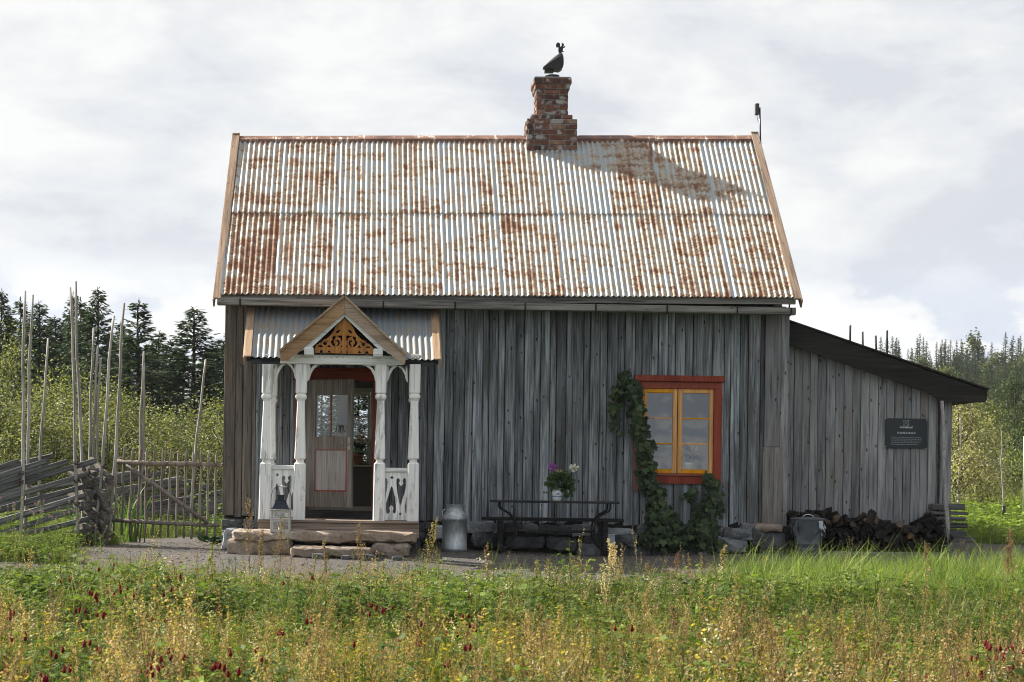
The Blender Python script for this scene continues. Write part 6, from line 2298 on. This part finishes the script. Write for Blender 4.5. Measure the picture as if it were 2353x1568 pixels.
ccm = [clover_mesh(i) for i in range(4)]
cl = []
L5 = [(60, 460, 3, 30), (25, 820, 4, 40), (145, 870, 2, 15), (230, 870, 2, 15), (290, 900, 1, 5), (400, 720, 4, 50), (450, 830, 4, 40), (690, 700, 2, 15), (570, 660, 2, 20), (660, 330, 5, 50), (740, 320, 3, 30), (830, 275, 3, 25), (895, 300, 5, 40), (1120, 280, 7, 50), (1170, 200, 6, 45), (1090, 730, 9, 70), (1110, 820, 8, 80), (1250, 740, 3, 30), (1590, 690, 5, 35), (1430, 800, 6, 60), (1580, 850, 2, 20), (1810, 760, 2, 20), (1920, 590, 3, 25), (2085, 510, 2, 20), (1040, 480, 2, 15), (720, 160, 3, 70), (430, 210, 2, 20), (1920, 240, 2, 20), (2090, 220, 3, 35), (560, 410, 3, 30), (675, 440, 3, 40), (940, 840, 3, 40), (150, 600, 3, 40)]
M5 = [(130, 390, 2, 15), (265, 425, 5, 35), (495, 520, 2, 10), (815, 465, 2, 15), (855, 530, 4, 30), (840, 680, 2, 10), (665, 790, 2, 10), (500, 650, 2, 15), (715, 510, 1, 5), (690, 580, 1, 5), (790, 590, 2, 20), (1810, 550, 1, 5), (1920, 550, 1, 5), (480, 180, 1, 5), (835, 330, 1, 5), (360, 625, 1, 5), (280, 900, 1, 5), (5, 660, 1, 5)]
R5 = [(2050, 650, 2, 15), (2220, 700, 7, 70), (2320, 680, 7, 60), (2040, 860, 3, 25), (1870, 740, 1, 5), (1940, 860, 1, 5), (2330, 800, 6, 50), (2150, 750, 3, 30), (1680, 880, 1, 5), (2010, 740, 2, 15), (2250, 800, 4, 40)]
for lst, off in ((L5, 0), (M5, 796.6), (R5, 1556.4)):
    for zx, zy, n_, sp in lst:
        for _ in range(n_):
            px_ = off + (zx + rng.uniform(-sp, sp)) * .3386
            py_ = 1256 + (zy + rng.uniform(-sp, sp) * .6) * .3386
            hgt = rng.uniform(.42, .56)
            e, y, p = depth_for(px_, py_, hgt)
            g = gz(p.x, y)
            s = hgt / .48
            o = obm('crimson_clover', ccm[rng.randrange(4)], None, Matrix.Translation((p.x, y, g)) @ Matrix.Rotation(rng.uniform(0, 6.28), 4, 'Z') @ Matrix.Rotation(rng.gauss(0, .1), 4, 'X') @ Matrix.Diagonal((1.05, 1.05, s, 1)))
            tag(o, 'crimson clover with upright dark red flower head in the meadow', 'clover', 'crimson clover in the meadow')


# thistles by the fence and in the far strip
def thistle_mesh(seed, h):
    r = np.random.default_rng(seed)
    b = Batch()
    V, T = ribbon(np.array([(0, 0, 0), (r.normal(0, .02), 0, h * .5), (r.normal(0, .04), 0, h)]), .009, .004, np.array((1.0, .2, 0)))
    b.add(V, T, np.tile((.13, .17, .08), (len(V), 1)))
    for k in range(7):
        f = r.uniform(.45, 1.0)
        a = r.uniform(0, 6.28)
        p = np.array((0, 0, h * f))
        q = p + np.array((math.cos(a) * .1, math.sin(a) * .1, .1 + .06 * r.random()))
        if k == 0: p, q = np.array((0, 0, h * .9)), np.array((0, 0, h))
        V, T = ribbon(np.stack([p, (p + q) / 2, q]), .005, .003)
        b.add(V, T, np.tile((.13, .17, .08), (len(V), 1)))
        add_blob(b, q, (.012, .012, .014), 14, .014, (.12, .15, .07), (.2, .2, .1), r)
        if r.random() < .5: add_blob(b, q + (0, 0, .016), (.009, .009, .008), 14, .012, (.28, .1, .32), (.42, .2, .44), r)
    for k in range(14):
        f = r.uniform(.05, .8)
        a = r.uniform(0, 6.28)
        V, T = rhomb(np.array((0, 0, h * f)), np.array((math.cos(a), math.sin(a), r.uniform(-.2, .4))), .14 * (1.1 - f), .04, np.array((0, 0, 1.0)))
        b.add(V, T, np.tile(np.array((.06, .1, .03)) * r.uniform(.8, 1.3), (4, 1)))
    return b.mesh('thistle', MEADOW)


for k, (zx, zy, Y_) in enumerate(((210, 835, -1.6), (145, 900, -1.9), (75, 910, -2.2), (372, 880, -1.5), (405, 915, -1.8), (630, 970, -1.7), (725, 965, -1.6), (548, 1090, -2.0), (160, 1205, -2.6), (345, 1165, -2.3), (1005, 1200, -2.4), (405, 1475, -4.9))):
    p = at(*zf2(zx, zy), Y_)
    g = gz(p.x, Y_)
    tag(obm('thistle', thistle_mesh(k, max(.25, p.z - g)), None, Matrix.Translation((p.x, Y_, g)) @ Matrix.Rotation(k * 1.3, 4, 'Z')), 'thistle with small mauve heads growing before the slanting fence', 'thistle', 'thistles by the fence')

# tall weeds standing up out of the meadow, one object each
tallw = [  # picture x, y of the tip, plane y, kind, what sets it apart
    (577, 1161, -5.6, 'brown', 'tallest brown dock stalk before the left end of the porch'), (643, 1200, -6.0, 'brown', 'branching brown weed before the lantern'),
    (601, 1230, -6.2, 'brown', 'thin brown weed between the lantern and the porch corner'), (835, 1213, -5.8, 'brown', 'slim brown weed before the right end of the stone steps'),
    (757, 1250, -6.0, 'brown', 'short brown weed before the middle of the stone steps'), (976, 1201, -5.7, 'gold', 'golden dock spike before the milk can'),
    (1128, 1259, -6.5, 'brown', 'brown stalk before the left bench leg'), (1237, 1296, -7.0, 'gold', 'golden weed in the meadow below the flower vase'),
    (1383, 1256, -10.2, 'pale', 'large pale feathery weed in the centre of the meadow'), (1428, 1256, -7.0, 'pale', 'pale weed before the right bench leg'),
    (1553, 1278, -7.2, 'red', 'dark red-brown weed before the hop vine'), (1660, 1262, -7.0, 'gold', 'golden dock spike before the foundation boulder'),
    (1480, 1302, -7.4, 'brown', 'short brown weed left of the hop vine foot'), (1760, 1290, -6.4, 'gold', 'golden stalk at the left edge of the tall grass'),
    (2132, 1259, -6.2, 'red', 'red dock spike before the firewood pile'), (2312, 1254, -7.0, 'red', 'tall reddish weed at the right edge of the tall grass'),
    (2345, 1290, -7.6, 'red', 'bushy reddish weed cut by the right picture edge'), (2330, 1225, -6.6, 'red', 'slender reddish weed before the sapling'),
    (484, 1256, -5.9, 'green', 'yellow-green dock spike before the gate'), (470, 1290, -6.2, 'green', 'short green spike before the gate shadow'),
    (300, 1330, -8.0, 'gold', 'golden grass stalk in the left of the meadow'), (325, 1385, -10.5, 'gold', 'golden weed in the lower left meadow'),
    (1690, 1330, -9.0, 'gold', 'golden weed in the meadow right of centre'), (1700, 1390, -12, 'brown', 'brown branching weed in the lower right meadow'),
    (1560, 1400, -11.5, 'red', 'dark weed in the meadow right of the pale feathery weed'), (740, 1330, -9.5, 'gold', 'golden stalk before the stone steps'),
    (1010, 1330, -8.4, 'brown', 'brown stalk in the meadow below the milk can'), (880, 1300, -7.4, 'green', 'green spike before the right stone block'), (2120, 1370, -11, 'gold', 'golden weed in the right of the meadow')]
kinds = {'brown': ((.1, .07, .045), (.17, .115, .07), (.28, .205, .13)), 'gold': ((.16, .13, .05), (.24, .19, .08), (.36, .3, .15)), 'pale': ((.3, .23, .13), (.46, .36, .22), (.6, .5, .34)),
         'red': ((.08, .045, .035), (.16, .085, .06), (.25, .15, .11)), 'green': ((.1, .13, .04), (.16, .18, .06), (.28, .28, .11))}
for k, (px_, py_, Y_, kd, lab) in enumerate(tallw):
    p = at(px_, py_, Y_)
    g = gz(p.x, Y_)
    h = p.z - g
    c_st, c0, c1 = kinds[kd]
    b = Batch()
    V, T, C = t_dry(300 + k, h, int(15 + 9 * h), int(10 + (7 if kd == 'pale' else 4) * h), .021, c_st, c0, c1, .76)
    b.add(V, T, C)
    V, T, C = t_leafy(400 + k, h * .6, 18, .05, (.05, .09, .02), (.15, .17, .05), .22)
    b.add(V, T, C)
    tag(obm('tall_weed', b.mesh('tall_weed', MEADOW), None, Matrix.Translation((p.x, Y_, g))), lab, 'weed', 'tall weeds in the meadow')

# broad-leaved plant at the house corner, strap-leaved clump behind the fence, climbing shoot by the gate
b = Batch()
r_ = np.random.default_rng(5)
for _ in range(34):
    a = r_.uniform(0, 6.28)
    d = np.array((math.cos(a), math.sin(a), r_.uniform(.25, 1.2)))
    V, T = rhomb(np.array((0, 0, .03)) + d * .1, d * (1, 1, .5), r_.uniform(.12, .2), .12, np.array((0, 0, 1.0)))
    b.add(V, T, np.tile(np.array((.03, .07, .03)) * r_.uniform(.7, 1.4), (4, 1)))
c = at(484, 1246, -.35)
tag(obm('hosta', b.mesh('hosta', LEAF), None, Matrix.Translation((c.x, -.35, gz(c.x, -.35)))), 'low broad-leaved dark green plant at the house corner by the gate', 'plant')
for (px_, py_, Y_, h, lab) in ((190, 1160, 1.6, 1.0, 'strap-leaved clump behind the fence corner'), (300, 1170, 1.9, 1.1, 'strap-leaved clump behind the left end of the gate'), (238, 1165, 2.4, 1.0, 'strap-leaved clump between the tall fence poles')):
    b = Batch()
    V, T, C = t_grass(int(px_), 46, h, .09, .034, (.05, .11, .03), (.15, .22, .06), .55)
    b.add(V, T, C)
    c = at(px_, py_, Y_)
    tag(obm('strap_leaved_plant', b.mesh('strap_leaved_plant', LEAF), None, Matrix.Translation((c.x, Y_, gz(c.x, Y_)))), lab, 'plant', 'strap-leaved plants by the fence')
b = Batch()
V, T, C = t_leafy(555, 1.25, 60, .12, (.06, .12, .03), (.14, .22, .06), .5)
b.add(V, T, C)
c = at(485, 1180, 2.2)
tag(obm('leafy_plant', b.mesh('leafy_plant', LEAF), None, Matrix.Translation((c.x, 2.2, gz(c.x, 2.2)))), 'tall leafy green plant behind the gate at the house wall', 'plant')


# ------------------------------------------------------------------ trees
def spruce_mesh(seed, Ht=7.0, Rd=1.45, lod=0):
    r = np.random.default_rng(seed)
    b = Batch()
    z = .35
    step = .19 if lod == 0 else .42
    while z < Ht - .12:
        f = z / Ht
        n = int(r.integers(6, 9)) if lod == 0 else int(r.integers(5, 7))
        for _ in range(n):
            a = r.uniform(0, 6.28)
            L = (Rd * (1 - f) ** (.82 if lod == 0 else .95) * r.uniform(.6, 1.15) + .08)
            el = -.25 + .95 * f ** 1.6 + r.normal(0, .09)
            dr = np.array((math.cos(a) * math.cos(el), math.sin(a) * math.cos(el), math.sin(el)))
            t = np.linspace(0, 1, 4)
            pts = np.array((0, 0, z + r.uniform(-.08, .08))) + dr * (L * t)[:, None] + np.array((0, 0, 1)) * (L * (-.22 * t + .3 * t ** 2.4) * (1 - f))[:, None]
            V, T = ribbon(pts, .05 if lod == 0 else .12, .02)
            b.add(V, T, np.tile(np.array((.03, .035, .018)), (len(V), 1)))
            m = max(3, int(L / (.085 if lod == 0 else .26)))
            for k in range(m):
                s = .12 + .88 * (k + r.random()) / m
                q = np.array([np.interp(s, t, pts[:, j]) for j in range(3)])
                for sd in (-1, 1):
                    tl = (.17 + .26 * L * (1 - s) ** .7) * r.uniform(.6, 1.2) * (1 if lod == 0 else 1.75 * (1 - f) + .45)
                    ta = a + sd * r.uniform(.5, 1.1)
                    td = np.array((math.cos(ta), math.sin(ta), r.normal(-.22, .22)))
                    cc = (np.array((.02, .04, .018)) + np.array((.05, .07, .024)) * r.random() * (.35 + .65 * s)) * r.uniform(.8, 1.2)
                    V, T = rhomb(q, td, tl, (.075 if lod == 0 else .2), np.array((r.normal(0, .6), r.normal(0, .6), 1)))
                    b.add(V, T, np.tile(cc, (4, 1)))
        z += step * r.uniform(.8, 1.2) * (1.0 if f < .7 else .75)
    for k in range(10):
        V, T = rhomb(np.array((0, 0, Ht - .3 + .03 * k)), np.array((r.normal(0, .4), r.normal(0, .4), 1)), .16, .03, r.normal(0, 1, 3))
        b.add(V, T, np.tile(np.array((.03, .05, .02)), (4, 1)))
    return b.mesh('needles', NEEDLE)


BARK = plain('tree_bark', (.07, .055, .045), .95, var=.4, ns=6)
BIRCHB = mat_stone('birch_bark', (.2, .19, .18), (.48, .46, .43), (.62, .6, .56), 3.0)


def trunk_mesh(Ht, r0, mat, seed=0, limbs=0, Rd=1.0):
    rr = random.Random(seed)
    V, Fs = [], []
    pts = [(.05 * Ht * .1 * math.sin(i + seed), .03 * Ht * .1 * math.cos(i * 1.3 + seed), Ht * i / 7) for i in range(8)]
    tube_geo(pts, [r0 * (1 - .86 * i / 7) for i in range(8)], 7, True, V, Fs)
    for _ in range(limbs):
        f = rr.uniform(.2, .85)
        a = rr.uniform(0, 6.28)
        z = Ht * f
        L = Rd * rr.uniform(.5, .95)
        p = Vector((0, 0, z))
        q = p + Vector((math.cos(a) * L, math.sin(a) * L, L * rr.uniform(.4, 1.1)))
        tube_geo([p, p.lerp(q, .5) + Vector((0, 0, -.05 * L)), q], [r0 * .4 * (1 - f * .5), r0 * .25, r0 * .08], 4, True, V, Fs)
    return mkmesh('trunk', V, Fs, mat, True)


def tree_proto(name, crown, trunk, label, group):
    t = thing(name, (0, 0, 0), label, 'tree', group)
    obm('crown', crown, t)
    obm('trunk', trunk, t)
    return t


def plant_tree(proto, used, M, label):
    if not used[0]:
        used[0] = True
        proto.matrix_basis = M
        WM[proto.name] = M
        proto['label'] = label
        return proto
    return copy_tree(proto, M, label)


SP = [[tree_proto('spruce_tree', spruce_mesh(500 + i, 7, (1.9, 1.6, 2.1, 1.75)[i]), trunk_mesh(6.8, .11, BARK, i), 'spruce', 'spruces beyond the birch scrub'), [False]] for i in range(4)]
spr = [(4, 668, 44), (48, 687, 52), (90, 695, 46), (128, 728, 52), (169, 676, 58), (186, 687, 50), (225, 663, 44), (198, 711, 56), (277, 742, 54), (319, 690, 42), (365, 762, 52), (393, 782, 46), (447, 706, 43), (489, 795, 50), (514, 779, 45), (540, 740, 48), (-30, 700, 48), (20, 720, 58), (70, 740, 60), (110, 745, 62), (150, 740, 62), (250, 760, 60), (300, 770, 62), (345, 790, 60), (420, 800, 60), (470, 820, 58)]
front_names = ['tall spruce at the left picture edge', 'slim spruce behind the leftmost fence poles', 'bushy spruce just right of the leftmost fence poles', 'short spruce between the two tall pole pairs', 'spruce behind the left pole of the second pair', 'spruce behind the right pole of the second pair', 'tallest spruce with a narrow ragged top right of the second pole pair', 'low spruce hidden beside the second pole pair', 'spruce behind the gate post pole', 'broad pointed spruce right of the gate post', 'small spruce between the two broad spruces', 'lower spruce left of the spruce by the house', 'broad pointed spruce nearest the house wall', 'small spruce close to the house corner', 'spruce half hidden behind the house corner']
for k, (px_, py_, Y_) in enumerate(spr):
    p = at(px_, py_, Y_)
    g = gz(p.x, Y_)
    h = p.z - g
    wv = rng.uniform(1.0, 1.35) * (1.15 if k in (9, 12) else 1)
    M_ = Matrix.Translation((p.x, Y_, g)) @ Matrix.Rotation(rng.uniform(0, 6.28), 4, 'Z') @ Matrix.Diagonal((wv, wv, h / 7, 1))
    lab = front_names[k] if k < len(front_names) else 'spruce in the shaded rear row of the left wood'
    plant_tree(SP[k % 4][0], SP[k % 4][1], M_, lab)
for k, (px_, py_, Y_) in enumerate(((742, 840, 34), (776, 860, 38), (826, 868, 30), (790, 830, 44))):
    p = at(px_, py_, Y_)
    g = gz(p.x, Y_)
    h = p.z - g
    M_ = Matrix.Translation((p.x, Y_, g)) @ Matrix.Rotation(k * 2.0, 4, 'Z') @ Matrix.Diagonal((.75, .75, h / 7, 1))
    copy_tree(SP[k % 4][0], M_, 'spruce seen through the door and rear window of the house')


def leafy_mesh(seed, Ht, Rd, n, lf, c0, c1, droop=.2, low=.12, clumps=34):
    r = np.random.default_rng(seed)
    b = Batch()
    cs = []
    for _ in range(clumps):
        f = r.uniform(low, 1.0) ** .9
        rad = Rd * math.sin(math.pi * min(.97, .18 + .8 * f)) ** .7 * r.uniform(.3, 1.0)
        a = r.uniform(0, 6.28)
        cs.append((rad * math.cos(a), rad * math.sin(a), Ht * f * .97))
    for c in cs:
        V, T = ribbon(np.array([(0, 0, c[2] * .55), (c[0] * .6, c[1] * .6, c[2] * .85), c]), .035, .008)
        b.add(V, T, np.tile((.06, .05, .04), (len(V), 1)))
        cr = Rd * r.uniform(.18, .36)
        br = r.uniform(.75, 1.25)
        for _ in range(n // clumps):
            d = r.normal(0, 1, 3) * (cr * .55, cr * .55, cr * .75)
            p = np.array(c) + d
            if p[2] < .05: continue
            cc = (np.array(c0) + (np.array(c1) - np.array(c0)) * r.random() ** 1.3) * br * r.uniform(.85, 1.15)
            V, T = rhomb(p, np.array((r.normal(0, .7), r.normal(0, .7), -droop + r.normal(0, .5))), lf * r.uniform(.7, 1.3), lf * .68, r.normal(0, 1, 3))
            b.add(V, T, np.tile(cc, (4, 1)))
    return b.mesh('leaves', LEAF)


BS = [[tree_proto('birch_shrub', leafy_mesh(700 + i, 3.0, 1.35, 5200, .062, (.03, .05, .014), (.27, .27, .11), .2, .12, 26), trunk_mesh(2.6, .03, BIRCHB, i, 5, 1.0), 'birch', 'birch scrub behind the fence'), [False]] for i in range(3)]  # brightest leaf colour raised to paint in glints of sunlit leaves
bpos = [(-20, 870, 12), (30, 930, 13), (95, 940, 14), (60, 900, 17), (140, 890, 16), (175, 868, 18), (215, 900, 15), (250, 905, 19), (295, 935, 15), (345, 960, 16), (300, 950, 20), (390, 960, 18), (430, 945, 15), (485, 930, 17), (520, 950, 15), (460, 960, 20), (20, 800, 20), (130, 960, 13), (380, 985, 13), (250, 960, 13)]
for k, (px_, py_, Y_) in enumerate(bpos):
    p = at(px_, py_, Y_)
    g = gz(p.x, Y_)
    s = (p.z - g) / 3.0
    M_ = Matrix.Translation((p.x, Y_, g)) @ Matrix.Rotation(rng.uniform(0, 6.28), 4, 'Z') @ Matrix.Diagonal((1.05, 1.05, s, 1))
    plant_tree(BS[k % 3][0], BS[k % 3][1], M_, 'yellow-green birch shrub in the scrub behind the slanting fence and gate')

# birch beside the shed, sapling and bushes on the right
def single_tree(name, px, py_top, Y, Rd, n, lf, c0, c1, bark, label, seed, r0=.06, droop=.3, low=.1, limbs=0, clumps=34):
    p = at(px, py_top, Y)
    g = gz(p.x, Y)
    h = p.z - g
    t = thing(name, (p.x, Y, g), label, 'tree')
    M_ = WM[t.name]
    obm('crown', leafy_mesh(seed, h, Rd, n, lf, c0, c1, droop, low, clumps), t, M_)
    obm('trunk', trunk_mesh(h * .93, r0, bark, seed, limbs, Rd), t, M_)
    return t


single_tree('birch_tree', 2207, 925, 9.5, .85, 6500, .055, (.13, .13, .055), (.48, .44, .28), BIRCHB, 'pale birch with hanging leaves directly behind the shed corner', 801, .045, .6, .08)
single_tree('birch_tree', 2262, 975, 12.0, .85, 5000, .055, (.1, .11, .04), (.38, .36, .19), BIRCHB, 'second pale birch right of the one behind the shed corner', 802, .04, .6, .08)
single_tree('birch_tree', 2325, 1050, 16, .8, 3600, .065, (.06, .09, .025), (.18, .2, .07), BIRCHB, 'small birch left of the far right pole', 803, .04, .4, .08)
single_tree('birch_tree', 2400, 985, 24, 1.3, 7500, .06, (.045, .07, .022), (.13, .16, .05), BIRCHB, 'birch cut off by the right picture edge', 804, .08, .3, .05)
single_tree('birch_tree', 2255, 925, 45, 1.5, 8000, .075, (.05, .07, .02), (.17, .17, .05), BIRCHB, 'sunlit yellow-green birch above the shed eave', 805, .1, .2, .1)
single_tree('birch_tree', 2165, 872, 70, 1.7, 7000, .1, (.1, .11, .02), (.28, .25, .06), BIRCHB, 'yellow birch peeping over the sloping shed roof', 806, .12, .2, .2)
single_tree('pine_tree', 2335, 880, 60, 2.1, 9000, .09, (.022, .038, .017), (.07, .09, .035), BARK, 'broad pine at the right picture edge below the hill', 807, .2, .0, .25)
single_tree('birch_tree', 2200, 960, 30, 1.3, 8000, .065, (.035, .06, .02), (.11, .13, .04), BIRCHB, 'dark green birch behind the pale birches', 808, .08, .2, .05)
single_tree('birch_tree', 2300, 990, 36, 1.5, 8500, .065, (.02, .038, .016), (.07, .09, .03), BIRCHB, 'green birch between the pale birches and the pine', 809, .1, .2, .05)
sb = at(2306, 1198, 6.5)
sp_ = thing('bare_sapling', (sb.x, 6.5, gz(sb.x, 6.5)), 'thin bare sapling with a dark guard at its foot on the right', 'tree')
pz = [at(x_, y_, 6.5) for x_, y_ in ((2307, 1200), (2306, 1150), (2303, 1100), (2300, 1060), (2303, 1030), (2301, 990))]
tube('trunk', pz, [.018, .016, .014, .011, .008, .003], POLEW, sp_, 6)
V, Fs = [], []
for path in ([(2300, 1075), (2280, 1058), (2268, 1040), (2262, 1020)], [(2302, 1050), (2312, 1030), (2316, 1010)], [(2283, 1060), (2270, 1066), (2258, 1062)]):
    tube_geo([at(x_, y_, 6.5) for x_, y_ in path], [.007, .005, .004, .002][:len(path)], 4, True, V, Fs)
ob('branches', V, Fs, POLEW, sp_)
tube('guard', [at(2307, 1200, 6.45), at(2306.5, 1163, 6.45)], .035, BLACKP, sp_, 8)
pr = at(2352.5, 1100, 8.0)
tag(tube('white_pole', [Vector((pr.x, 8, gz(pr.x, 8) - .1)), at(2352.5, 1003, 8.0)], .009, plain('pale_pole_paint', (.6, .6, .56), .6), None, 8), 'thin pale pole at the right picture edge', 'pole')

# wooded hillside
HS = [[tree_proto('hillside_spruce', spruce_mesh(900 + i, 11, (2.1, 2.5, 1.8)[i], 1), trunk_mesh(10.5, .18, BARK, i), 'spruce', 'spruces on the wooded hillside'), [False]] for i in range(3)]
HB = [[tree_proto('hillside_birch', leafy_mesh(950 + i, 9, 2.6, 1300, .42, (.035, .055, .02), (.11, .125, .04), .2, .2, 26), trunk_mesh(8, .14, BIRCHB, i), 'birch', 'broadleaved trees on the wooded hillside'), [False]] for i in range(2)]
hr = random.Random(3)
for k in range(280):
    far_ = (k / 279) ** .55
    Y_ = 80 + 240 * far_ + hr.uniform(-6, 6)
    px_ = hr.uniform(2010, 2450)
    x_ = at(px_, 1000, Y_).x
    g = gz(x_, Y_)
    p = Vector((x_, Y_, 0))
    h = (3.6 + 4.2 * far_) * hr.uniform(.7, 1.2)
    broad_ = hr.random() < .28 * (1 - far_) ** 2 + .01
    h0 = 9 if broad_ else 11
    wv = h / h0 * hr.uniform(1.05, 1.6)
    M_ = Matrix.Translation((p.x, Y_, g - .2)) @ Matrix.Rotation(hr.uniform(0, 6.28), 4, 'Z') @ Matrix.Diagonal((wv, wv, h / h0, 1))
    if broad_:
        q = HB[k % 2]
        plant_tree(q[0], q[1], M_, 'rounded broadleaved tree among the spruces on the hillside')
    else:
        q = HS[k % 3]
        plant_tree(q[0], q[1], M_, 'dark spruce in the wood covering the hillside at the right')

HAZE = 0.00012
# ------------------------------------------------------------------ thin haze that softens the far hillside
hm = bpy.data.materials.new('thin_haze')
hm.use_nodes = True
ht = NT(hm.node_tree)
ht.n('ShaderNodeOutputMaterial', {'Volume': ht.n('ShaderNodeVolumePrincipled', {'Color': (.86, .92, 1.0, 1), 'Density': HAZE, 'Anisotropy': 0.3})})
V = [(x_, y_, z_) for z_ in (-60.0, 70.0) for x_, y_ in ((-950.0, -80.0), (950.0, -80.0), (950.0, 1550.0), (-950.0, 1550.0))]
hz_ = ob('haze', V, [(0, 3, 2, 1), (4, 5, 6, 7), (0, 1, 5, 4), (1, 2, 6, 5), (2, 3, 7, 6), (3, 0, 4, 7)], hm)
tag(hz_, 'thin pale haze softening the far wooded hillside', 'haze', kind='stuff')
